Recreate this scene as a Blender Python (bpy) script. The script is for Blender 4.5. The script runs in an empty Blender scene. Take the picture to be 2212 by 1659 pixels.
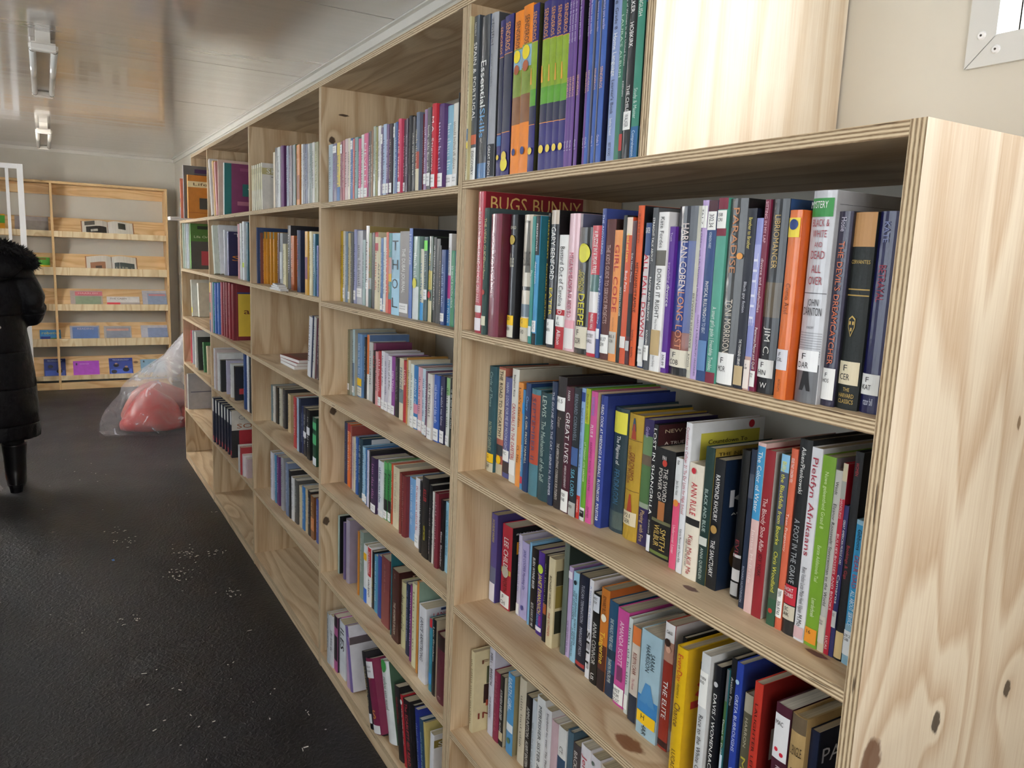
import bpy, bmesh, math, random
import numpy as np
from mathutils import Vector, Matrix, Euler
R = math.radians
scene = bpy.context.scene
col = scene.collection
# ------------------------------------------------------------------ camera
cam_d = bpy.data.cameras.new('camera'); cam = bpy.data.objects.new('camera', cam_d); col.objects.link(cam)
cam.location = (-1.46798, 0.73939, 1.38986); cam.rotation_euler = (1.410842, -0.040030, -2.102780)
cam_d.sensor_width = 36.0; cam_d.lens = 36.0 * 1690.565 / 2212.0; cam_d.clip_start = .02
scene.camera = cam
# ------------------------------------------------------------------ sky, daylight, exposure
world = bpy.data.worlds.new('sky'); scene.world = world; world.use_nodes = True
wb = world.node_tree.nodes['Background']; wb.inputs[0].default_value = (.82, .91, 1.0, 1); wb.inputs[1].default_value = 1.2
def area(name, loc, rot, sx, sy, power, colr):
    l = bpy.data.lights.new(name, 'AREA'); l.shape = 'RECTANGLE'; l.size = sx; l.size_y = sy; l.energy = power; l.color = colr
    o = bpy.data.objects.new(name, l); o.location = loc; o.rotation_euler = rot; col.objects.link(o); return o
# daylight entering through the room's openings (each light fills its opening from outside)
DAY = (.90, .95, 1.0)
area('daylight_near_window', (-2.66, .95, 1.55), (0, R(-90), 0), 1.1, 1.0, 26, (1.0, .965, .92))
area('daylight_right_window', (-1.23, -.50, 1.88), (R(-90), 0, R(180)), .70, .32, 15, DAY)
area('daylight_left_window', (-.35, 1.93, 1.50), (R(-90), 0, 0), 1.1, .9, 10, DAY)
area('daylight_left_window', (1.85, 1.93, 1.50), (R(-90), 0, 0), 1.1, .9, 11, DAY)
area('daylight_left_window', (4.75, 1.93, 1.55), (R(-90), 0, 0), .95, 1.0, 120, (1.0, .97, .93))  # added unseen opening, set high so light falls downward, strong to brighten the far end
scene.view_settings.view_transform = 'Standard'; scene.view_settings.look = 'None'
scene.view_settings.gamma = 1.0; scene.view_settings.use_curve_mapping = False
scene.view_settings.exposure = 0.15
scene.cycles.max_bounces = 8; scene.cycles.diffuse_bounces = 5; scene.cycles.glossy_bounces = 4; scene.cycles.transparent_max_bounces = 24

# ------------------------------------------------------------------ helpers
def srgb(h):
    h = h.lstrip('#'); v = [int(h[i:i+2], 16)/255 for i in (0, 2, 4)]
    return tuple(c/12.92 if c <= .04045 else ((c+.055)/1.055)**2.4 for c in v) + (1.0,)
def link(name, me, parent=None, mat=None, color=None):
    o = bpy.data.objects.new(name, me); col.objects.link(o)
    if parent is not None: o.parent = parent
    if mat is not None and me is not None and len(me.materials) == 0: me.materials.append(mat)
    if color is not None: o.color = srgb(color)
    return o
def empty(name, loc=(0, 0, 0), rot=(0, 0, 0)):
    o = bpy.data.objects.new(name, None); col.objects.link(o); o.location = loc; o.rotation_euler = rot; o.empty_display_size = .05; return o
def tag(o, label=None, cat=None, group=None, kind=None):
    if label: o['label'] = label
    if cat: o['category'] = cat
    if group: o['group'] = group
    if kind: o['kind'] = kind
    return o
def mesh(name, vs, fs, smooth=False):
    me = bpy.data.meshes.new(name); me.from_pydata([tuple(v) for v in vs], [], fs); me.update()
    if smooth: me.polygons.foreach_set('use_smooth', [True]*len(me.polygons))
    return me
def boxvf(x0, x1, y0, y1, z0, z1):
    v = [(x0,y0,z0),(x1,y0,z0),(x1,y1,z0),(x0,y1,z0),(x0,y0,z1),(x1,y0,z1),(x1,y1,z1),(x0,y1,z1)]
    f = [(0,3,2,1),(4,5,6,7),(0,1,5,4),(1,2,6,5),(2,3,7,6),(3,0,4,7)]
    return v, f
class MB:
    def __init__(s): s.v = []; s.f = []
    def add(s, v, f):
        n = len(s.v); s.v += [tuple(p) for p in v]; s.f += [tuple(i+n for i in q) for q in f]; return s
    def box(s, *a): return s.add(*boxvf(*a))
    def tube(s, pts, rads, n=10, caps=True):
        pts = [Vector(p) for p in pts]; rings = []
        if not hasattr(rads, '__len__'): rads = [rads]*len(pts)
        base = len(s.v)
        for i, p in enumerate(pts):
            d = (pts[min(i+1, len(pts)-1)] - pts[max(i-1, 0)]).normalized()
            a = Vector((0, 0, 1)) if abs(d.z) < .9 else Vector((1, 0, 0))
            u = d.cross(a).normalized(); w = d.cross(u).normalized()
            for k in range(n):
                t = 2*math.pi*k/n; s.v.append(tuple(p + (u*math.cos(t) + w*math.sin(t))*rads[i]))
        for i in range(len(pts)-1):
            for k in range(n):
                a0 = base+i*n+k; a1 = base+i*n+(k+1) % n
                s.f.append((a0, a1, a1+n, a0+n))
        if caps:
            s.f.append(tuple(base+k for k in reversed(range(n)))); s.f.append(tuple(base+(len(pts)-1)*n+k for k in range(n)))
        return s
    def build(s, name, mat=None, parent=None, smooth=False, color=None):
        return link(name, mesh(name, s.v, s.f, smooth), parent, mat, color)
# ------------------------------------------------------------------ materials
def new_mat(name):
    m = bpy.data.materials.new(name); m.use_nodes = True; nt = m.node_tree
    return m, nt, nt.nodes['Principled BSDF']
def node(nt, t, **k):
    n = nt.nodes.new(t)
    for a, v in k.items():
        if a.startswith('i_'):
            key = a[2:]; key = int(key) if key.isdigit() else key.replace('_', ' ')
            n.inputs[key].default_value = v
        else: setattr(n, a, v)
    return n
def L(nt, a, b): nt.links.new(a, b)
def ramp(nt, stops, interp='LINEAR'):
    n = nt.nodes.new('ShaderNodeValToRGB'); e = n.color_ramp.elements; n.color_ramp.interpolation = interp
    while len(e) < len(stops): e.new(.5)
    for i, (p, c) in enumerate(stops):
        e[i].position = p; e[i].color = c if len(c) == 4 else tuple(c)+(1,)
    return n
def math_n(nt, op, a, b=None, **k):
    n = nt.nodes.new('ShaderNodeMath'); n.operation = op
    for i, x in enumerate((a, b)):
        if x is None: continue
        if isinstance(x, (int, float)): n.inputs[i].default_value = x
        else: L(nt, x, n.inputs[i])
    return n.outputs[0]
def plain(name, c, rough=.5, metal=0, noise=.0, nscale=8, bump=0, spec=.5):
    m, nt, p = new_mat(name); p.inputs['Roughness'].default_value = rough; p.inputs['Metallic'].default_value = metal
    p.inputs['Specular IOR Level'].default_value = spec
    cc = srgb(c) if isinstance(c, str) else c
    tc = node(nt, 'ShaderNodeTexCoord'); nz = node(nt, 'ShaderNodeTexNoise', i_Scale=nscale, i_Detail=5.0); L(nt, tc.outputs['Object'], nz.inputs['Vector'])
    hi = tuple(min(1, x*(1+noise)) for x in cc[:3]); lo = tuple(x*(1-noise) for x in cc[:3])
    r = ramp(nt, [(.3, lo), (.7, hi)]); L(nt, nz.outputs['Fac'], r.inputs[0]); L(nt, r.outputs[0], p.inputs['Base Color'])
    if bump:
        b = node(nt, 'ShaderNodeBump', i_Strength=bump, i_Distance=.002); L(nt, nz.outputs['Fac'], b.inputs['Height']); L(nt, b.outputs[0], p.inputs['Normal'])
    return m
def tinted(name, rough=.45, coat=0, wear=.12, bump=0, bscale=60, spec=.5):
    # colour comes from the object's own colour property; slight print wear
    m, nt, p = new_mat(name); oi = node(nt, 'ShaderNodeObjectInfo'); tc = node(nt, 'ShaderNodeTexCoord')
    nz = node(nt, 'ShaderNodeTexNoise', i_Scale=28.0, i_Detail=4.0); L(nt, tc.outputs['Object'], nz.inputs['Vector'])
    mx = node(nt, 'ShaderNodeMix', data_type='RGBA', blend_type='MULTIPLY'); mx.inputs[0].default_value = 1
    r = ramp(nt, [(.25, (1-wear,)*3), (.6, (1, 1, 1)), (.85, (1+wear*.4,)*3)]); L(nt, nz.outputs['Fac'], r.inputs[0])
    L(nt, oi.outputs['Color'], mx.inputs[6]); L(nt, r.outputs[0], mx.inputs[7]); L(nt, mx.outputs[2], p.inputs['Base Color'])
    p.inputs['Roughness'].default_value = rough; p.inputs['Coat Weight'].default_value = coat; p.inputs['Coat Roughness'].default_value = .08
    p.inputs['Specular IOR Level'].default_value = spec
    if bump:
        n2 = node(nt, 'ShaderNodeTexNoise', i_Scale=bscale, i_Detail=2.0); L(nt, tc.outputs['Object'], n2.inputs['Vector'])
        b = node(nt, 'ShaderNodeBump', i_Strength=bump, i_Distance=.001); L(nt, n2.outputs['Fac'], b.inputs['Height'])
        L(nt, b.outputs[0], p.inputs['Normal']); L(nt, b.outputs[0], p.inputs['Coat Normal'])
    return m
M = {}
M['cover'] = tinted('book_cover_print', .42, 0, .15)
M['wrap'] = tinted('book_cover_plastic_wrapped', .34, .42, .15, .5, 30)
M['cloth'] = tinted('book_cover_board', .55, 0, .18, .25, 400)
M['print'] = tinted('printed_ink', .5, 0, .08)
M['mottle'] = tinted('painted_picture_print', .42, 0, .4)
M['sticker'] = tinted('sticker_paper', .45, 0, .05)
m, nt, p = new_mat('book_pages'); tc = node(nt, 'ShaderNodeTexCoord'); mp = node(nt, 'ShaderNodeMapping'); mp.inputs['Scale'].default_value = (900, 3, 3)
nz = node(nt, 'ShaderNodeTexNoise', i_Scale=1.0, i_Detail=3.0); L(nt, tc.outputs['Object'], mp.inputs[0]); L(nt, mp.outputs[0], nz.inputs['Vector'])
oi = node(nt, 'ShaderNodeObjectInfo'); r = ramp(nt, [(.3, (.62, .62, .62)), (.7, (1, 1, 1))]); L(nt, nz.outputs['Fac'], r.inputs[0])
mx = node(nt, 'ShaderNodeMix', data_type='RGBA', blend_type='MULTIPLY'); mx.inputs[0].default_value = 1; L(nt, oi.outputs['Color'], mx.inputs[6]); L(nt, r.outputs[0], mx.inputs[7]); L(nt, mx.outputs[2], p.inputs['Base Color'])
p.inputs['Roughness'].default_value = .8; M['pages'] = m
def plywood_face(name, light, dark, knots=1.0, spots=()):
    m, nt, p = new_mat(name); uv = node(nt, 'ShaderNodeUVMap')
    mp = node(nt, 'ShaderNodeMapping'); mp.inputs['Scale'].default_value = (.62, 5.6, 1); L(nt, uv.outputs[0], mp.inputs[0])
    # knots pull the growth rings around themselves
    mk = node(nt, 'ShaderNodeMapping'); mk.inputs['Scale'].default_value = (2.0, 3.4, 1); L(nt, uv.outputs[0], mk.inputs[0])
    vo = node(nt, 'ShaderNodeTexVoronoi', i_Scale=1.0); vo.inputs['Randomness'].default_value = .9; L(nt, mk.outputs[0], vo.inputs['Vector'])
    sw = math_n(nt, 'MULTIPLY', math_n(nt, 'EXPONENT', math_n(nt, 'MULTIPLY', vo.outputs['Distance'], -5.0)), .34*knots)
    big = node(nt, 'ShaderNodeTexNoise', i_Scale=1.0, i_Detail=1.5, i_Roughness=.45, i_Distortion=.25); L(nt, mp.outputs[0], big.inputs['Vector'])
    field = math_n(nt, 'ADD', big.outputs['Fac'], sw); sd = []
    for (u0, v0, ru, rv, c, pull) in spots:      # single knots and marks at known places on the board
        ms = node(nt, 'ShaderNodeMapping', vector_type='TEXTURE'); ms.inputs['Location'].default_value = (u0, v0, 0); ms.inputs['Scale'].default_value = (ru, rv, 1); L(nt, uv.outputs[0], ms.inputs[0])
        wob = node(nt, 'ShaderNodeTexNoise', i_Scale=1.3, i_Detail=4.0); L(nt, ms.outputs[0], wob.inputs['Vector'])
        ln = node(nt, 'ShaderNodeVectorMath', operation='LENGTH'); L(nt, ms.outputs[0], ln.inputs[0])
        d_ = math_n(nt, 'ADD', ln.outputs['Value'], math_n(nt, 'MULTIPLY', math_n(nt, 'SUBTRACT', wob.outputs['Fac'], .5), .9)); sd.append((d_, c))
        if pull: field = math_n(nt, 'ADD', field, math_n(nt, 'MULTIPLY', math_n(nt, 'EXPONENT', math_n(nt, 'MULTIPLY', ln.outputs['Value'], -.22)), pull))
    rings = math_n(nt, 'FRACT', math_n(nt, 'MULTIPLY', field, 9.0))
    rr = ramp(nt, [(0, (0, 0, 0)), (.35, (.28,)*3), (.62, (.75,)*3), (.80, (1, 1, 1)), (.97, (.1,)*3), (1, (0, 0, 0))]); L(nt, rings, rr.inputs[0])
    mf = node(nt, 'ShaderNodeMapping'); mf.inputs['Scale'].default_value = (9, 260, 1); L(nt, uv.outputs[0], mf.inputs[0])
    fine = node(nt, 'ShaderNodeTexNoise', i_Scale=1.0, i_Detail=4.0, i_Roughness=.6); L(nt, mf.outputs[0], fine.inputs['Vector'])
    mfac = math_n(nt, 'ADD', math_n(nt, 'MULTIPLY', rr.outputs[0], .62), math_n(nt, 'MULTIPLY', math_n(nt, 'SUBTRACT', fine.outputs['Fac'], .5), .9))
    cr = ramp(nt, [(0, light), (1, dark)]); L(nt, mfac, cr.inputs[0])
    blot = node(nt, 'ShaderNodeTexNoise', i_Scale=3.0, i_Detail=3.0); L(nt, uv.outputs[0], blot.inputs['Vector'])
    br = ramp(nt, [(.3, (.86, .84, .82)), (.65, (1.04, 1.03, 1.02))]); L(nt, blot.outputs['Fac'], br.inputs[0])
    m1 = node(nt, 'ShaderNodeMix', data_type='RGBA', blend_type='MULTIPLY'); m1.inputs[0].default_value = 1; L(nt, cr.outputs[0], m1.inputs[6]); L(nt, br.outputs[0], m1.inputs[7])
    kd = node(nt, 'ShaderNodeMapping'); kd.inputs['Scale'].default_value = (1.0, 1.0, 1)
    vc = node(nt, 'ShaderNodeTexWhiteNoise'); vc.noise_dimensions = '3D'; L(nt, vo.outputs['Position'], vc.inputs['Vector'])
    on = math_n(nt, 'LESS_THAN', vc.outputs['Value'], .42*knots)
    kr = ramp(nt, [(.030, (1, 1, 1)), (.058, (0, 0, 0))]); L(nt, vo.outputs['Distance'], kr.inputs[0])
    kf = math_n(nt, 'MULTIPLY', kr.outputs[0], on)
    m2 = node(nt, 'ShaderNodeMix', data_type='RGBA'); L(nt, math_n(nt, 'MULTIPLY', kf, .88), m2.inputs[0]); L(nt, m1.outputs[2], m2.inputs[6]); m2.inputs[7].default_value = srgb('4a2c18')
    last = m2.outputs[2]
    for d_, c in sd:
        er = ramp(nt, [(.75, (1, 1, 1)), (1.15, (0, 0, 0))]); L(nt, d_, er.inputs[0]); m3 = node(nt, 'ShaderNodeMix', data_type='RGBA')
        L(nt, math_n(nt, 'MULTIPLY', er.outputs[0], .9), m3.inputs[0]); L(nt, last, m3.inputs[6]); m3.inputs[7].default_value = srgb(c); last = m3.outputs[2]
    L(nt, last, p.inputs['Base Color']); p.inputs['Roughness'].default_value = .58; p.inputs['Specular IOR Level'].default_value = .35
    b = node(nt, 'ShaderNodeBump', i_Strength=.25, i_Distance=.001); L(nt, mfac, b.inputs['Height']); L(nt, b.outputs[0], p.inputs['Normal'])
    return m
def plywood_edge(name, light, dark, n=3.5):
    m, nt, p = new_mat(name); uv = node(nt, 'ShaderNodeUVMap'); sp = node(nt, 'ShaderNodeSeparateXYZ'); L(nt, uv.outputs[0], sp.inputs[0])
    mp = node(nt, 'ShaderNodeMapping'); mp.inputs['Scale'].default_value = (12, 1.2, 1); L(nt, uv.outputs[0], mp.inputs[0])
    nz = node(nt, 'ShaderNodeTexNoise', i_Scale=1.0, i_Detail=3.0); L(nt, mp.outputs[0], nz.inputs['Vector'])
    v = math_n(nt, 'ADD', math_n(nt, 'MULTIPLY', sp.outputs[1], 6.2832*n), math_n(nt, 'MULTIPLY', nz.outputs['Fac'], 1.6))
    s = math_n(nt, 'ADD', math_n(nt, 'MULTIPLY', math_n(nt, 'SINE', v), .5), .5)
    mf = node(nt, 'ShaderNodeMapping'); mf.inputs['Scale'].default_value = (70, 9, 1); L(nt, uv.outputs[0], mf.inputs[0])
    n2 = node(nt, 'ShaderNodeTexNoise', i_Scale=1.0, i_Detail=4.0, i_Roughness=.7); L(nt, mf.outputs[0], n2.inputs['Vector'])
    fac = math_n(nt, 'ADD', math_n(nt, 'MULTIPLY', s, .75), math_n(nt, 'MULTIPLY', math_n(nt, 'SUBTRACT', n2.outputs['Fac'], .5), .8))
    cr = ramp(nt, [(.1, light), (.85, dark)]); L(nt, fac, cr.inputs[0])
    mg = node(nt, 'ShaderNodeMapping'); mg.inputs['Scale'].default_value = (11, 3.5, 1); L(nt, uv.outputs[0], mg.inputs[0])
    n3 = node(nt, 'ShaderNodeTexNoise', i_Scale=1.0, i_Detail=1.0); L(nt, mg.outputs[0], n3.inputs['Vector'])
    gap = ramp(nt, [(.70, (0, 0, 0)), (.73, (1, 1, 1))]); L(nt, n3.outputs['Fac'], gap.inputs[0])
    mx = node(nt, 'ShaderNodeMix', data_type='RGBA'); L(nt, math_n(nt, 'MULTIPLY', gap.outputs[0], .8), mx.inputs[0]); L(nt, cr.outputs[0], mx.inputs[6]); mx.inputs[7].default_value = srgb('3a281a')
    L(nt, mx.outputs[2], p.inputs['Base Color']); p.inputs['Roughness'].default_value = .7; p.inputs['Specular IOR Level'].default_value = .3
    b = node(nt, 'ShaderNodeBump', i_Strength=.4, i_Distance=.001); L(nt, fac, b.inputs['Height']); L(nt, b.outputs[0], p.inputs['Normal'])
    return m
WL, WD = srgb('d8c3a2'), srgb('a5825c')
M['ply'] = plywood_face('pine_plywood_face', WL, WD)
KN = '3a2418'
M['ply_lit'] = plywood_face('pine_plywood_lit_panel', srgb('ece3d2'), srgb('cdb594'), .0)  # brighter copy of the plywood: strong light put into its colour
M['ply_lit_end'] = plywood_face('pine_plywood_lit_end_panel', srgb('e6d8c2'), srgb('b89672'), .25, [(.858, -.159, .017, .0095, '3c3026', .25), (.860, -.317, .014, .009, '4a3c30', .2), (.846, -.036, .032, .02, '6e4a34', .3), (1.22, -.25, .010, .004, '7a6248', .12)])  # glare on the end panel put into paler wood; spots are knots
M['ply_knots'] = plywood_face('pine_plywood_divider', WL, WD, .3, [(1.722, -.034, .013, .011, KN, .2), (.877, -.040, .015, .012, KN, .25), (.509, -.018, .017, .012, KN, .25), (1.25, -.33, .006, .004, KN, .1), (1.80, -.07, .004, .018, KN, .0)])
M['ply_stain'] = plywood_face('pine_plywood_stained_shelf', WL, WD, .5, [(-.694, -.034, .016, .007, '5e3a3c', 0), (-.905, -.040, .018, .006, '5a3034', 0), (-.25, -.05, .05, .03, 'a88a62', .25)])
M['ply_shelf_knot'] = plywood_face('pine_plywood_knotty_shelf', WL, WD, .3, [(-.59, -.03, .034, .017, '7a4a28', .35)])
M['ply_edge'] = plywood_edge('pine_plywood_edge', srgb('d8c4a2'), srgb('765a3e'))
M['pine'] = plywood_face('display_pine_face', srgb('dfc193'), srgb('b98d58'))
M['pine_lip'] = plywood_face('display_pine_lip', srgb('ecdcba'), srgb('c9a873'), .6)
M['pine_edge'] = plywood_edge('display_pine_edge', srgb('dfc294'), srgb('b08a58'), 2.5)
rngb = random.Random(5)
def board(name, parent, x0, x1, y0, y1, z0, z1, thin, grain, mats=('ply', 'ply_edge'), shift=True):
    v, f = boxvf(x0, x1, y0, y1, z0, z1); me = mesh(name, v, f); uvl = me.uv_layers.new(name='UVMap')
    ax = {'x': 0, 'y': 1, 'z': 2}; th = ax[thin]; gr = ax[grain]; cr = 3-th-gr
    ou, ov = (rngb.uniform(0, 40), rngb.uniform(0, 40)) if shift else (0, 0); lo = (x0, y0, z0); T = ((x1-x0), (y1-y0), (z1-z0))[th]
    for pl in me.polygons:
        n = max(range(3), key=lambda i: abs(pl.normal[i])); pl.material_index = 0 if n == th else 1
        for li in pl.loop_indices:
            c = me.vertices[me.loops[li].vertex_index].co
            if n == th: uvl.data[li].uv = (c[gr]+ou, c[cr]+ov)
            else:
                other = 3-n-th; uvl.data[li].uv = (c[other]+ou, (c[th]-lo[th])/T)
    me.materials.append(M[mats[0]]); me.materials.append(M[mats[1]])
    return link(name, me, parent)

# ------------------------------------------------------------------ the room
YR, YL, XF, XN, ZC = -.402, 1.86, 7.10, -2.55, 2.21
m, nt, p = new_mat('wall_painted_panel'); p.inputs['Base Color'].default_value = srgb('cfcbc0'); p.inputs['Roughness'].default_value = .42
tc = node(nt, 'ShaderNodeTexCoord'); nz = node(nt, 'ShaderNodeTexNoise', i_Scale=2.0, i_Detail=3.0); L(nt, tc.outputs['Object'], nz.inputs['Vector'])
r = ramp(nt, [(.3, srgb('c4bfb3')), (.7, srgb('d0ccc1'))]); L(nt, nz.outputs['Fac'], r.inputs[0]); L(nt, r.outputs[0], p.inputs['Base Color']); M['wall'] = m
m, nt, p = new_mat('ceiling_glossy_steel_panel'); tc = node(nt, 'ShaderNodeTexCoord')
p.inputs['Base Color'].default_value = srgb('b5aca4'); p.inputs['Roughness'].default_value = .20; p.inputs['Specular IOR Level'].default_value = .9
p.inputs['Coat Weight'].default_value = 1.0; p.inputs['Coat Roughness'].default_value = .10; p.inputs['Coat IOR'].default_value = 1.7
mp = node(nt, 'ShaderNodeMapping'); mp.inputs['Scale'].default_value = (6.0, .7, 1); L(nt, tc.outputs['Object'], mp.inputs[0])
nz = node(nt, 'ShaderNodeTexNoise', i_Scale=1.0, i_Detail=2.0); L(nt, mp.outputs[0], nz.inputs['Vector'])
b = node(nt, 'ShaderNodeBump', i_Strength=.16, i_Distance=.012); L(nt, nz.outputs['Fac'], b.inputs['Height']); L(nt, b.outputs[0], p.inputs['Normal']); L(nt, b.outputs[0], p.inputs['Coat Normal']); M['ceiling'] = m
m, nt, p = new_mat('floor_black_textured_vinyl'); tc = node(nt, 'ShaderNodeTexCoord')
n1 = node(nt, 'ShaderNodeTexNoise', i_Scale=75.0, i_Detail=2.0, i_Distortion=.8); L(nt, tc.outputs['Object'], n1.inputs['Vector'])
n2 = node(nt, 'ShaderNodeTexNoise', i_Scale=1.7, i_Detail=5.0); L(nt, tc.outputs['Object'], n2.inputs['Vector'])
r = ramp(nt, [(.3, srgb('121216')), (.72, srgb('211f22'))]); L(nt, n2.outputs['Fac'], r.inputs[0])
vo = node(nt, 'ShaderNodeTexVoronoi', i_Scale=26.0); L(nt, tc.outputs['Object'], vo.inputs['Vector'])
wn = node(nt, 'ShaderNodeTexWhiteNoise'); L(nt, vo.outputs['Position'], wn.inputs['Vector'])
sp_ = math_n(nt, 'MULTIPLY', math_n(nt, 'LESS_THAN', vo.outputs['Distance'], .09), math_n(nt, 'LESS_THAN', wn.outputs['Value'], .06))
mx = node(nt, 'ShaderNodeMix', data_type='RGBA'); L(nt, sp_, mx.inputs[0]); L(nt, r.outputs[0], mx.inputs[6]); mx.inputs[7].default_value = srgb('a9a7a4'); L(nt, mx.outputs[2], p.inputs['Base Color'])
rr = ramp(nt, [(.3, (.38,)*3), (.7, (.55,)*3)]); L(nt, n2.outputs['Fac'], rr.inputs[0]); L(nt, rr.outputs[0], p.inputs['Roughness'])
b = node(nt, 'ShaderNodeBump', i_Strength=.8, i_Distance=.004); L(nt, n1.outputs['Fac'], b.inputs['Height']); L(nt, b.outputs[0], p.inputs['Normal']); M['floor'] = m
M['trim'] = plain('white_painted_trim', 'd9d6ce', .35, 0, .03)
M['frame'] = plain('window_frame_aluminium', 'cfd0ce', .35, .0, .02)
M['dark'] = plain('dark_joint', '3a3632', .7)
M['white_metal'] = plain('white_powder_coated_steel', 'e9eaec', .3, 0, .02)
m, nt, p = new_mat('clear_window_glass'); p.inputs['Roughness'].default_value = 0.0; p.inputs['Transmission Weight'].default_value = 1.0; p.inputs['IOR'].default_value = 1.05; p.inputs['Base Color'].default_value = (.97, .99, 1, 1); M['glass'] = m
def struct(name, mb, mat, label=None, parent=None):
    o = mb.build(name, mat, parent)
    if parent is None: tag(o, label, None, None, 'structure')
    return o
struct('floor', MB().box(XN-.1, XF+.1, YR-.1, YL+.1, -.06, 0), M['floor'], 'black textured vinyl floor of the cabin')
ce = empty('ceiling', (0, 0, ZC)); tag(ce, 'glossy off-white steel panel ceiling', None, None, 'structure')
seams = [XN-.1, -1.0, .15, 1.31, 2.49, 3.63, 4.86, 5.95, XF+.1]
for a, c in zip(seams[:-1], seams[1:]):
    MB().box(a+.003, c-.003, YR-.1, YL+.1, 0, .04).build('ceiling_panel', M['ceiling'], ce)
MB().box(XN-.1, XF+.1, YR-.1, YL+.1, .012, .05).build('panel_backing', M['dark'], ce)
def wall_y(name, y0, y1, holes, label):
    # wall in a plane of constant y with rectangular openings (x0, x1, z0, z1)
    mb = MB(); xs = sorted({XN-.1, XF+.1, *[h[0] for h in holes], *[h[1] for h in holes]})
    for a, c in zip(xs[:-1], xs[1:]):
        hs = [h for h in holes if h[0] <= a and h[1] >= c]
        if not hs: mb.box(a, c, y0, y1, 0, ZC)
        else:
            h = hs[0]
            if h[2] > 0: mb.box(a, c, y0, y1, 0, h[2])
            if h[3] < ZC: mb.box(a, c, y0, y1, h[3], ZC)
    return struct(name, mb, M['wall'], label)
WX0, WX1, WZ0, WZ1 = -1.62, -0.8213, 1.7178, 2.06
wall_y('wall_right', YR-.08, YR, [(WX0, WX1, WZ0, WZ1)], 'pale beige panel wall behind the long bookcase')
wall_y('wall_left', YL, YL+.08, [(-.90, .20, 1.05, 1.95), (1.30, 2.40, 1.05, 1.95), (4.27, 5.22, 1.05, 2.05)], 'pale panel wall opposite the bookcase')
struct('wall_far', MB().box(XF, XF+.08, YR, YL, 0, ZC), M['wall'], 'pale end wall behind the display shelf')
nb = MB(); nb.box(XN-.08, XN, YR, .45, 0, ZC).box(XN-.08, XN, 1.45, YL, 0, ZC).box(XN-.08, XN, .45, 1.45, 2.1, ZC).box(XN-.08, XN, .45, 1.45, 0, 1.0)
struct('wall_near', nb, M['wall'], 'entrance wall behind the viewpoint')
struct('trim_1', MB().box(XN, XF, YR, YR+.012, ZC-.036, ZC-.001).box(XN, XF, YR, YR+.03, ZC-.006, ZC-.0005), M['trim'], 'white cornice strip along the right wall')
struct('trim_2', MB().box(XF-.012, XF, YR, YL, ZC-.03, ZC-.0005), M['trim'], 'white cornice strip along the end wall')
# window in the right wall: four mitred frame strips with screws and a pane
w1 = empty('window_1', (WX0, YR, WZ0)); tag(w1, 'white framed window high in the right wall above the nearest shelf end', None, None, 'structure')
def window(root, x0, x1, z0, z1, y, fw, dirn):
    ox, oy, oz = root.location
    o_ = [(x0-fw, z0-fw), (x1+fw, z0-fw), (x1+fw, z1+fw), (x0-fw, z1+fw)]; i_ = [(x0, z0), (x1, z0), (x1, z1), (x0, z1)]
    for k in range(4):
        k2 = (k+1) % 4; g = .0006
        vs = []
        for yy in (y, y+dirn*.007):
            for (x, zz) in (o_[k], o_[k2], i_[k2], i_[k]): vs.append((x-ox, yy-oy, zz-oz))
        cxm = sum(v[0] for v in vs)/8; czm = sum(v[2] for v in vs)/8
        vs = [(cxm+(v[0]-cxm)*(1-g/.2), v[1], czm+(v[2]-czm)*(1-g/.2)) for v in vs]
        me = mesh('frame_strip', vs, [(0, 1, 2, 3), (7, 6, 5, 4), (0, 4, 5, 1), (1, 5, 6, 2), (2, 6, 7, 3), (3, 7, 4, 0)])
        f = link('frame_strip', me, root, M['frame'])
        dx, dz = o_[k2][0]-o_[k][0], o_[k2][1]-o_[k][1]; ln = math.hypot(dx, dz); mxp = ((o_[k][0]+i_[k][0])/2, (o_[k][1]+i_[k][1])/2)
        ux, uz = dx/ln, dz/ln; n_s = max(2, int(ln/.28))
        for q in range(n_s):
            s_ = .022+(ln-fw-.044)*q/(n_s-1); c0 = (mxp[0]+ux*s_-ox, mxp[1]+uz*s_-oz)
            sb = MB(); sb.tube([(c0[0], y+dirn*.007-oy, c0[1]), (c0[0], y+dirn*.0095-oy, c0[1])], [.0062, .0045], 14)
            s0 = sb.build('screw', M['white_metal'], f)
            MB().tube([(c0[0], y+dirn*.0093-oy, c0[1]), (c0[0], y+dirn*.0100-oy, c0[1])], .0016, 8).build('screw_recess', M['dark'], f)
    MB().box(x0-ox, x1-ox, y-dirn*.05-oy, y-dirn*.046-oy, z0-oz, z1-oz).build('pane', M['glass'], root)
window(w1, WX0, WX1, WZ0, WZ1, YR, 0.0395, 1)
for i, (a, c) in enumerate(((-.90, .20), (1.30, 2.40), (4.27, 5.22))):
    w = empty('window_%d' % (i+2), (a, YL, 1.05)); tag(w, ('white framed window in the left wall nearer the viewpoint', 'white framed window in the left wall opposite the second bookcase', 'added unseen white framed window in the left wall beyond the standing person')[i], None, None, 'structure')
    window(w, a, c, 1.05, (1.95, 1.95, 2.05)[i], YL, .05, -1)
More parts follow.
